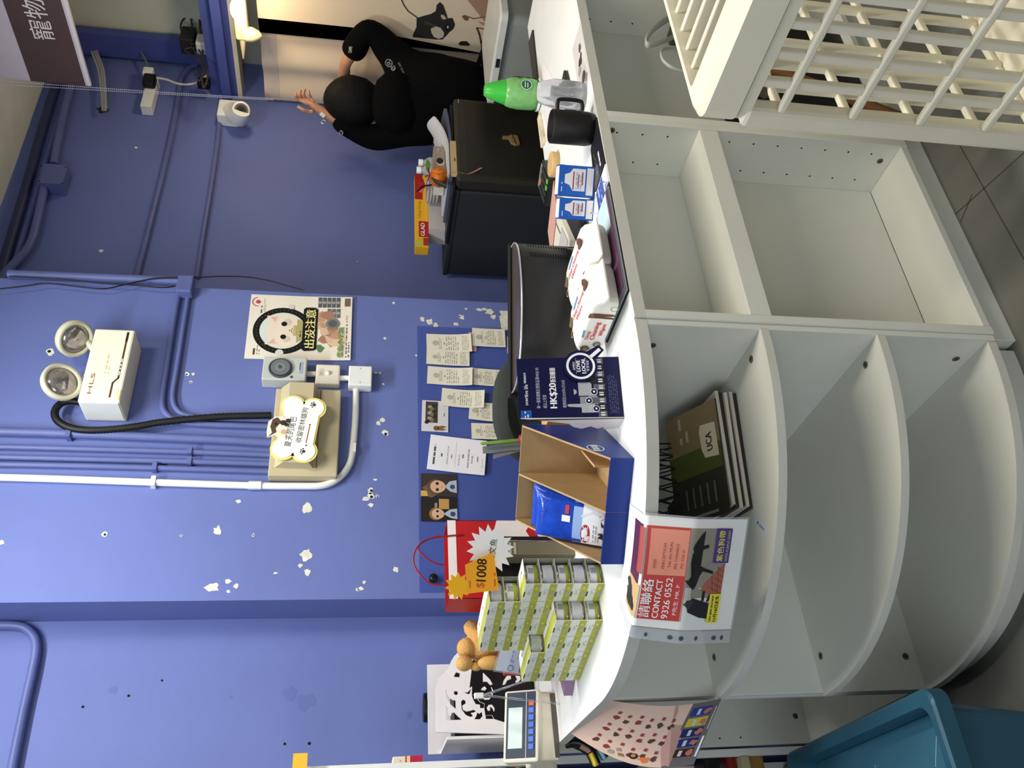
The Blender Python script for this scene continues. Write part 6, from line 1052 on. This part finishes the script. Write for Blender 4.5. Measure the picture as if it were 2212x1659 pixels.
PE = [('hip', 'ab'), ('ab', 'ch'), ('ch', 'nk'), ('nk', 'jaw'), ('jaw', 'hd'), ('hd', 'tp'), ('jaw', 'nose'), ('ch', 'shR'), ('shR', 'elR'), ('elR', 'wrR'), ('wrR', 'haR'), ('ch', 'shL'), ('shL', 'elL'), ('elL', 'wrL'), ('wrL', 'paL'), ('paL', 'knL')]
for s, n in ((-1, 'L'), (1, 'R')):
    PJ['th'+n] = (hip+RT*.09*s+Vector((0, 0, -.08)), .088); PJ['kn_'+n] = (base+RT*.10*s+Vector((0, 0, .46))+FW*.02, .058); PJ['an'+n] = (base+RT*.10*s+Vector((0, 0, .085)), .038); PJ['to'+n] = (base+RT*.12*s+Vector((0, 0, .04))+FW*.15, .036)
    PE += [('hip', 'th'+n), ('th'+n, 'kn_'+n), ('kn_'+n, 'an'+n), ('an'+n, 'to'+n)]
body = skin('person', PJ, PE, SKIN_, root_, 'hip'); bpy.data.objects.remove(root_); body.location = base; tag(body, 'person seen from behind in a black hooded sweatshirt, left palm raised beside the head', 'person'); WLOC[body] = base
def kid(o): o.parent = body; return o
# the raised left hand: five fingers, palm towards us
FS = {}
for nm, pts, rr in (('index', ((643, 214), (639, 207), (637, 199)), .0085), ('middle', ((650, 213.5), (647, 203), (649.5, 193.5)), .009), ('ring', ((658.5, 213), (655, 202), (659, 191)), .0085), ('little', ((672, 213), (667, 203), (666.5, 195)), .0078), ('thumb', ((667, 242), (655, 238), (642, 230)), .0095)):
    a = J(682 if nm != 'thumb' else 685, 232 if nm != 'thumb' else 240, -.032); P = {'r': (a+(J(*pts[0], -.035)-a)*.35, .011), 'k': (J(*pts[0], -.035), rr*1.15), 'm': (J(*pts[1], -.055), rr), 't': (J(*pts[2], -.050), rr*.85)}
    o = kid(skin('finger' if nm != 'thumb' else 'thumb', P, [('r', 'k'), ('k', 'm'), ('m', 't')], SKIN_, body, 'r')); FS[nm] = o
for k in range(5):
    a = J(744, 176, .12); d = RT*(-.018-.004*k)+Vector((0, 0, .010-.014*k))+FW*.02; P = {'r': (a, .012), 'm': (a+d*1.6, .009), 't': (a+d*2.6+FW*.02, .0075)}; kid(skin('finger' if k < 4 else 'thumb', P, [('r', 'm'), ('m', 't')], SKIN_, body, 'r'))
HJ = {'hip': (hip+Vector((0, 0, -.05)), .185), 'ab': (ab, .185), 'ch': (ch+Vector((0, 0, -.01)), .185), 'nk': (nk+Vector((0, 0, -.03)), .095), 'shR': (J(868, 138), .088), 'elR': (J(795, 58, -.10), .075), 'cuR': (J(752, 128, -.04), .062), 'shL': (J(866, 285), .090), 'elL': (J(800, 300, .02), .066), 'cuL': (J(717, 256, -.02), .045)}
HE = [('hip', 'ab'), ('ab', 'ch'), ('ch', 'nk'), ('ch', 'shR'), ('shR', 'elR'), ('elR', 'cuR'), ('ch', 'shL'), ('shL', 'elL'), ('elL', 'cuL')]
hood_ = kid(skin('hoodie', HJ, HE, CLOTH, body, 'hip')); tag(hood_, 'black hooded sweatshirt')
hm = MB(CLOTH); c = J(842, 222, -.10); R = []
for i, (t, rx, rz, back) in enumerate(((.10, .05, .03, .02), (.085, .10, .05, .0), (.05, .13, .065, -.02), (.0, .145, .07, -.035), (-.06, .13, .06, -.03), (-.11, .08, .03, -.01))): R.append([c+Vector((0, 0, t-.02))+RT*(rx*math.cos(2*math.pi*k/20))+FW*(back+rz*math.sin(2*math.pi*k/20)) for k in range(20)])
hm.rings(R); hm.build('hood', body)
TR = {}
for s, n in ((-1, 'L'), (1, 'R')): TR['a'+n] = (hip+RT*.09*s+Vector((0, 0, -.06)), .105); TR['b'+n] = (base+RT*.10*s+Vector((0, 0, .46))+FW*.02, .078); TR['c'+n] = (base+RT*.10*s+Vector((0, 0, .10)), .060)
TR['h'] = (hip, .15); kid(skin('trousers', TR, [('h', 'aL'), ('aL', 'bL'), ('bL', 'cL'), ('h', 'aR'), ('aR', 'bR'), ('bR', 'cR')], CLOTH, body, 'h'))
for s in (-1, 1): m = MB(C(40, 40, 42)); q = base+RT*.115*s+FW*.06; m.ball((q.x, q.y, .042), (.075, .075, .042), None, 14); kid(m.build('shoe', body))
hm = MB(HAIRM); rn = random.Random(3); R = []; hc = hd_+Vector((0, 0, .012))-FW*.012
for k in range(15):
    t = math.pi*k/14; q = max(math.sin(t), .03); R.append([hc+RT*(.122*q*math.cos(2*math.pi*i/28))*(1+rn.uniform(-.04, .04))+FW*(.128*q*math.sin(2*math.pi*i/28)-(.0 if math.cos(t) < .2 else 0))*(1+rn.uniform(-.04, .04))*(.62 if math.sin(2*math.pi*i/28) > .2 and math.cos(t) > -.35 else 1)+Vector((0, 0, -.148*math.cos(t)*-1 if False else .142*math.cos(t))) for i in range(28)])
hm.rings(R); hm.build('hair', body)
for s in (-1, 1):
    m = MB(SKIN_); q = hd_+RT*.112*s+Vector((0, 0, -.03))+FW*.03; m.ball(tuple(q), (.014, .02, .028), None, 10); m.build('ear', body); m = MB(C(230, 226, 220)); q = hd_+RT*.034*s+Vector((0, 0, .0))+FW*.098; m.ball(tuple(q), (.012, .012, .009), None, 10); m.ball(tuple(q+FW*.006), (.0065, .0065, .0065), C(30, 20, 16), 8); m.build('eye', body)
m = MB(C(160, 84, 76)); q = hd_+Vector((0, 0, -.072))+FW*.092; m.ball(tuple(q), (.022, .012, .008), None, 10); m.build('mouth', body)
# lettering on the sweatshirt and the wrist band, lying on the cloth
from mathutils.bvhtree import BVHTree
def bvh(o): me = o.data; return BVHTree.FromPolygons([v.co+WLOC[body] for v in me.vertices], [tuple(p.vertices) for p in me.polygons])
BV = bvh(hood_)
def on_cloth(px, py, lift=.003):
    d = Vector(ray((px, py))).normalized(); h = BV.ray_cast(Vector(CAMP), d); return (h[0]+h[1]*lift if h[0] is not None else Dp((px, py), DP-.2))
def cloth_text(t, px, py, L, h, ang, mat, nm):
    # (px, py) is where the line starts, ang its slope in the upright picture
    V, F, x0, x1, y0, y1 = text_mesh(t); k = L/(x1-x0); kh = h/(y1-y0); m = MB(mat); ca, sa = math.cos(ang), math.sin(ang); P = []
    for v in V: a, b_ = (v[0]-x0)*k, (v[1]-y0)*kh; u, w_ = a*ca-b_*sa, a*sa+b_*ca; P.append(on_cloth(px-w_, py-u))
    m.add(P, F, mat); return m.build(nm, body)
GT = C(150, 150, 152); cloth_text('ape®', 872, 168, 52, 20, .50, GT, 'lettering'); cloth_text('A BATHING APE', 884, 176, 46, 5, .45, C(120, 120, 122), 'lettering')
WT = C(214, 214, 214); cloth_text('OIAMS', 760, 114, 13, 7, -.1, WT, 'lettering'); cloth_text('e', 744, 286, 10, 9, .9, WT, 'lettering')
q = J(699, 251, -.055); f = Fr(q, RT*.6+Vector((0, 0, .8)), RT*-.8+Vector((0, 0, .6))); m = MB(WT); m.box(-.006, .020, -.010, .008, -.003, .003, None, f); m.box(-.022, -.010, .012, .034, -.003, .003, None, f); m.box(-.020, -.012, .016, .028, .003, .004, C(60, 62, 70), f); m.build('wrist_tag', body)
# ------------------------------------------------------------------ lamp over the curtains, sign, bead chain
XL = 3.70; a, c = Xp((508, -10), XL), Xp((537, 128), XL); r = thing('strip_lamp', 'cream batten lamp with a lit bulb above the curtain', 'lamp', (XL, (a.y+c.y)/2, c.z)); LC = M('lamp_cream', (232, 214, 168), .5); f = lambda x, y, z: Vector((x, y, z)); m = MB(LC); ya, yc = a.y-.4, Xp((540, 85), XL).y; zc = (Xp((522, 60), XL).z); m.box(XL-.02, XL+.03, ya, yc, zc-.03, zc+.03, None, bev=.01); m.build('batten', r)
m = MB(LC); o = Fr((XL-.01, yc-.02, zc-.01), (1, 0, 0), (0, 0, 1)); q = Xp((547, 102), XL); m.lathe([(.036, -.01), (.034, .02), (.020, .05), (.006, .062)], None, fr=lambda x, y, z: Vector((XL-.005+x, yc-.03+y, zc-.028-z)), n=20); m.build('end_cone', r); m = MB(LC); m.tube([Vector((XL, yc-.01, zc)), Vector((XL, yc+.11, zc+.008))], [.018, .004], None, 8); m.build('end_spike', r)
bq = Xp((512, 8), XL); m = MB(M('lit_bulb', (255, 236, 190), .4, emit=14.0)); m.ball((XL-.045, bq.y, bq.z), (.026, .05, .026), None, 14); m.build('bulb', r); point('lamp_bulb', (XL-.13, bq.y-.02, bq.z-.02), 6.0, (1.0, .80, .52), .05)
XS = 2.95; A, B, Cc, D = Xp((0, 182), XS), Xp((197, 186), XS), Xp((140, 0), XS), Xp((30, 172), XS)
m = MB(M('sign_lilac', (206, 196, 206), .4)); bl = Xp((197, 186), XS); sg = lambda a, b_, c_=0: Vector((XS-c_, bl.y-a, bl.z+b_)); L_ = 1.3; Hh = .62
sh_ = .0; m.box(XS, XS+.012, bl.y-L_, bl.y, bl.z, bl.z+Hh); p1, p2 = Xp((50, 176), XS), Xp((176, 184), XS); z1_, z2_ = Xp((68, 178), XS).z-bl.z, Xp((185, 184), XS).z-bl.z
m.rect(0, z2_, L_, z1_, C(84, 66, 66), sg, 1); m.rect(0, .0, L_, .012, C(226, 220, 222), sg, 1); h_ = (z1_-z2_)*.40; f0 = sg; xs = bl.y-Xp((80, 84), XS).y; m.text('寵物美容', xs, z2_+(z1_-z2_)*.30, h_, C(232, 222, 222), sg, 2, width=h_*4.4); m.text('P', xs+h_*2.6, z1_+.03, .05, C(240, 236, 240), sg, 2); m.disc(.12, z1_+.12, .02, C(240, 236, 240), sg, 1, 14)
tag(m.build('shop_sign'), 'hanging lilac shop sign with a brown band of white characters', 'sign')
r = thing('bead_chain', 'clear beaded blind chain hanging from the sign past the raised hand', 'chain', (XS-.02, bl.y, .9)); m = MB(M('clear_beads', (206, 206, 214), .2, alpha=.75)); 
for dx in (0, .022):
    P = [Yp((x, y), bl.y-.02+dx) for x, y in ((-30, 172+8*dx/.022), (300, 196+4*dx/.022), (590, 213+3*dx/.022))]; n = 150
    for i in range(n): t = i/(n-1); q = P[0]*(1-t)+P[2]*t; q = q+(P[1]-(P[0]+P[2])*.5)*(4*t*(1-t)); m.add([q+Vector((.0030*s, 0, 0)) for s in (-1, 1)]+[q+Vector((0, .003*s, 0)) for s in (-1, 1)]+[q+Vector((0, 0, .0034*s)) for s in (-1, 1)], [(0, 2, 4), (2, 1, 4), (1, 3, 4), (3, 0, 4), (2, 0, 5), (1, 2, 5), (3, 1, 5), (0, 3, 5)])
m.build('beads', r); m = MB(C(206, 150, 150)); m.tube([Yp((585, 213), bl.y), Yp((640, 214), bl.y), Yp((685, 213), bl.y)], .0013, None, 5); m.build('cord', r)
# camera on the wall, socket box, plugs, loose cables
q = Yp((505, 240), YR-.05); r = thing('security_camera', 'white dome security camera on the right wall beside the curtain', 'security camera', (q.x, YR-.05, q.z)); m = MB(WHITEP); m.box(q.x-.065, q.x+.055, YR-.075, YR-.001, q.z-.025, q.z+.075, None, bev=.006); m.build('housing', r); e = Yp((521, 238), YR-.14); m = MB(WHITEP); m.tube([Vector((q.x-.01, YR-.05, q.z+.01)), e+Vector((0, .045, .012)), e], [.05, .046, .044], None, 20); m.build('head', r)
dirn = (Vector((e.x, e.y, e.z))-Vector(CAMP)).normalized()*-1; o = Fr(e+dirn*.002, Vector((0, 0, 1)).cross(dirn), dirn.cross(Vector((0, 0, 1)).cross(dirn))); m = MB(C(58, 54, 50)); m.lathe([(.043, -.004), (.043, .002), (.030, .003)], WHITEP, fr=o, n=24); m.disc(0, 0, .034, C(112, 100, 88), o, 9, 20); m.disc(0, 0, .024, C(50, 46, 44), o, 11, 20); m.disc(0, 0, .012, C(14, 14, 16), o, 13, 14); m.build('lens', r)
a, c = Yp((302, 228), YR-.06), Yp((342, 168), YR-.06); r = thing('socket_box', 'white wall socket box with two plugs on the right wall', 'socket', ((a.x+c.x)/2, YR-.05, c.z)); m = MB(WHITEP); m.box(min(a.x, c.x), max(a.x, c.x), YR-.06, YR-.001, min(a.z, c.z), max(a.z, c.z), None, bev=.004); m.build('case', r)
q = Yp((325, 183), YR-.06); m = MB(BLACK); m.box(q.x-.035, q.x+.035, YR-.105, YR-.0605, q.z-.03, q.z+.03, None, bev=.008); tag(m.build('plug'), 'black plug in the white wall socket box', 'plug'); q2 = Yp((322, 166), YR-.06); m = MB(WHITEP); m.box(q2.x-.02, q2.x+.03, YR-.10, YR-.0605, q2.z-.025, q2.z+.025, None, bev=.006); tag(m.build('plug'), 'white plug in the wall socket box above the black plug', 'plug')
def cable(pts, y, rad, mat, label): m = MB(mat); m.tube(catmull([Yp(p, y) for p in pts], 6), rad, mat, 6); return tag(m.build('cable'), label, 'cable')
GC = C(172, 170, 172); cable([(338, 168), (360, 172), (385, 181), (410, 182), (430, 176), (450, 160)], YR-.11, .006, C(200, 196, 188), 'pale cable looping from the white plug to the corner')
for i, (o1, lab) in enumerate(((0, 'grey cable running into the wall hole, leftmost of three'), (6, 'grey cable running into the wall hole, middle of three'), (11, 'grey cable running into the wall hole, rightmost of three'))): cable([(222+o1*.6, 238), (218+o1*.8, 190), (212+o1, 150), (198+o1, 110), (196+o1, 80), (210+o1*.8, 40), (222+o1*.6, 10), (228+o1*.5, -30)], YR-.05-.004*i, .0065, GC, lab)
cable([(206, 36), (225, 42), (255, 60), (280, 78), (300, 105), (312, 125), (322, 150)], YR-.075, .006, C(116, 122, 120), 'grey green cable from the bundle down to the socket box')
bk = Vector((0, 0, 0)); m = MB(C(34, 32, 32)); q = Yp((415, 95), YR-.20); m.box(q.x-.05, q.x+.06, YR-.26, YR-.17, q.z-.02, q.z+.05, None, bev=.006); tag(m.build('power_adapter'), 'black power adapter hanging in the cable tangle by the beam', 'adapter'); q = Yp((434, 100), YR-.24); m = MB(C(206, 204, 196)); m.box(q.x-.03, q.x+.05, YR-.28, YR-.21, q.z-.03, q.z+.02, None, bev=.008); tag(m.build('power_adapter'), 'off-white adapter hanging in the cable tangle by the beam', 'adapter')
for pts, lab in (([(412, 0), (425, 25), (420, 40), (398, 40), (390, 60), (402, 85), (420, 95), (438, 70), (430, 40)], 'dark cable coiled highest in the tangle by the beam'), ([(405, 20), (415, 55), (411, 90), (425, 120), (440, 150), (430, 175), (422, 150)], 'dark cable dropping through the tangle by the beam'), ([(428, 10), (432, 60), (438, 110), (430, 130), (410, 118), (400, 106), (430, 108), (448, 160), (440, 190), (436, 170)], 'dark cable looped lowest in the tangle by the beam')): cable(pts, YR-.24, .0045, C(52, 48, 46), lab)
q = Yp((440, 178), YR-.12); m = MB(BLACK); m.box(q.x-.02, q.x+.03, YR-.13, YR-.09, q.z-.03, q.z+.03, None, bev=.006); tag(m.build('power_adapter'), 'small black adapter hanging lowest in the cable tangle', 'adapter')
# ------------------------------------------------------------------ lattice cage in the foreground
CG_ = M('cage_plastic', (232, 224, 200), .38, var=.03); KX0, KX1, KY0, KY1, KZ = 1.285, 1.95, .30, 1.012, .806
r = thing('plastic_cage', 'large cream plastic lattice cage in the right foreground', 'cage', ((KX0+KX1)/2, (KY0+KY1)/2, 0))
m = MB(CG_)
def bar(x0, x1, y0, y1, z0, z1, nm, bev=.006): k = MB(CG_); k.box(x0, x1, y0, y1, z0, z1, CG_, bev=bev); return k.build(nm, r)
rt = KZ; m.rings([rr_(KX0, KX1, KY0, KY1, rt-.075, .035), rr_(KX0, KX1, KY0, KY1, rt-.012, .035), rr_(KX0+.012, KX1-.012, KY0+.012, KY1-.012, rt, .03), rr_(KX0+.075, KX1-.022, KY0+.075, KY1-.022, rt, .012), rr_(KX0+.080, KX1-.028, KY0+.080, KY1-.028, rt-.05, .012)], None, False, False, smooth=False); m.build('top_rim', r)
m = MB(CG_); m.rings([rr_(KX0+.004, KX1-.004, KY0+.004, KY1-.004, rt-.098, .033), rr_(KX0+.004, KX1-.004, KY0+.004, KY1-.004, rt-.079, .033)], None, True, True, smooth=False); m.v = m.v; 
k = MB(CG_); k.rings([rr_(KX0+.003, KX1-.003, KY0+.003, KY1-.003, rt-.100, .033), rr_(KX0+.003, KX1-.003, KY0+.003, KY1-.003, rt-.078, .033), rr_(KX0+.03, KX1-.03, KY0+.03, KY1-.03, rt-.078, .02), rr_(KX0+.03, KX1-.03, KY0+.03, KY1-.03, rt-.100, .02)], None, False, False, smooth=False); k.build('rim_band', r)
for x in (1.425, 1.484, 1.545, 1.607, 1.669, 1.731, 1.793, 1.855): bar(x-.006, x+.006, KY0+.06, KY1-.02, rt-.060, rt-.012, 'top_slat', .003)
for y in (.55, .78): bar(KX0+.07, KX1-.03, y-.006, y+.006, rt-.055, rt-.03, 'top_cross_bar', .003)
for px, py in ((KX0, KY1-.042), (KX0, KY0), (KX1-.042, KY1-.042), (KX1-.042, KY0)): bar(px, px+.042, py, py+.042, .001, rt-.09, 'corner_post', .010)
BY = [.913-.0595*i for i in range(10)]; BXs = [KX0+.12+.075*i for i in range(7)]; HZ = [.646, .500, .358, .215, .075]
for y in BY: bar(KX0+.004, KX0+.022, y-.0085, y+.0085, .05, rt-.09, 'side_bar', .004); bar(KX1-.022, KX1-.004, y-.0085, y+.0085, .05, rt-.09, 'side_bar', .004)
for x in BXs: bar(x-.0085, x+.0085, KY1-.022, KY1-.004, .05, rt-.09, 'back_bar', .004)
for z in HZ:
    bar(KX0+.001, KX0+.016, KY0+.04, KY1-.04, z-.008, z+.008, 'side_rail', .004); bar(KX1-.016, KX1-.001, KY0+.04, KY1-.04, z-.008, z+.008, 'side_rail', .004); bar(KX0+.04, KX1-.04, KY1-.018, KY1-.003, z-.008-.02, z+.008-.02, 'back_rail', .004)
m = MB(CG_); m.box(KX0+.01, KX1-.01, KY0+.01, KY1-.01, .001, .05, None, bev=.01); m.build('base_tray', r)
m = MB(M('grey_brown_latch', (96, 84, 78), .5)); f = Fr(Xp((1602, 190), KX0+.05), (0, -1, 0), (0, .05, 1)); m.prism([(-.012, -.058), (.010, -.046), (.012, .030), (.008, .060), (-.010, .062), (-.018, .058), (-.010, .040), (-.006, -.03), (-.016, -.05)], 0, .005, None, f); m.build('latch', r)
for pts, lab in (([(1462, 30), (1440, 42), (1412, 62), (1397, 84), (1400, 98), (1425, 92), (1455, 80), (1475, 70)], 'grey flat strap looping out behind the cage, upper loop'), ([(1470, 104), (1440, 104), (1428, 112), (1432, 130), (1450, 145), (1475, 153)], 'thin grey strap looping out behind the cage, lower loop')):
    m = MB(C(150, 150, 144)); P = catmull([Yp(p, KY1+.05) for p in pts], 6); m.tube(P, .009 if 'upper' in lab else .005, None, 6, .35); tag(m.build('strap'), lab, 'strap')
a, c = Yp((1425, 10), 1.44), Yp((1470, 95), 1.44); m = MB(C(86, 82, 66)); m.box(c.x, a.x+.1, 1.40, 1.45, c.z-.05, a.z, None, bev=.004); tag(m.build('brown_box'), 'olive brown box in the far cabinet bay behind the cage', 'box')
m = MB(C(16, 16, 16)); m.box(1.84, 2.17, 1.33, 1.44, ZB+.001, .46, None, bev=.004); tag(m.build('black_block'), 'black block low in the far cabinet bay, seen through the cage', 'crate'); m = MB(M('brown_wood_stick', (116, 78, 40), .6, var=.15)); m.tube([Vector((1.70, 1.30-.02, .02)), Vector((1.98, 1.27, .64))], .014, None, 8); tag(m.build('wooden_stick'), 'brown wooden stick leaning on the cabinet behind the cage', 'stick')  # plain black box put where the view through the lattice is dark
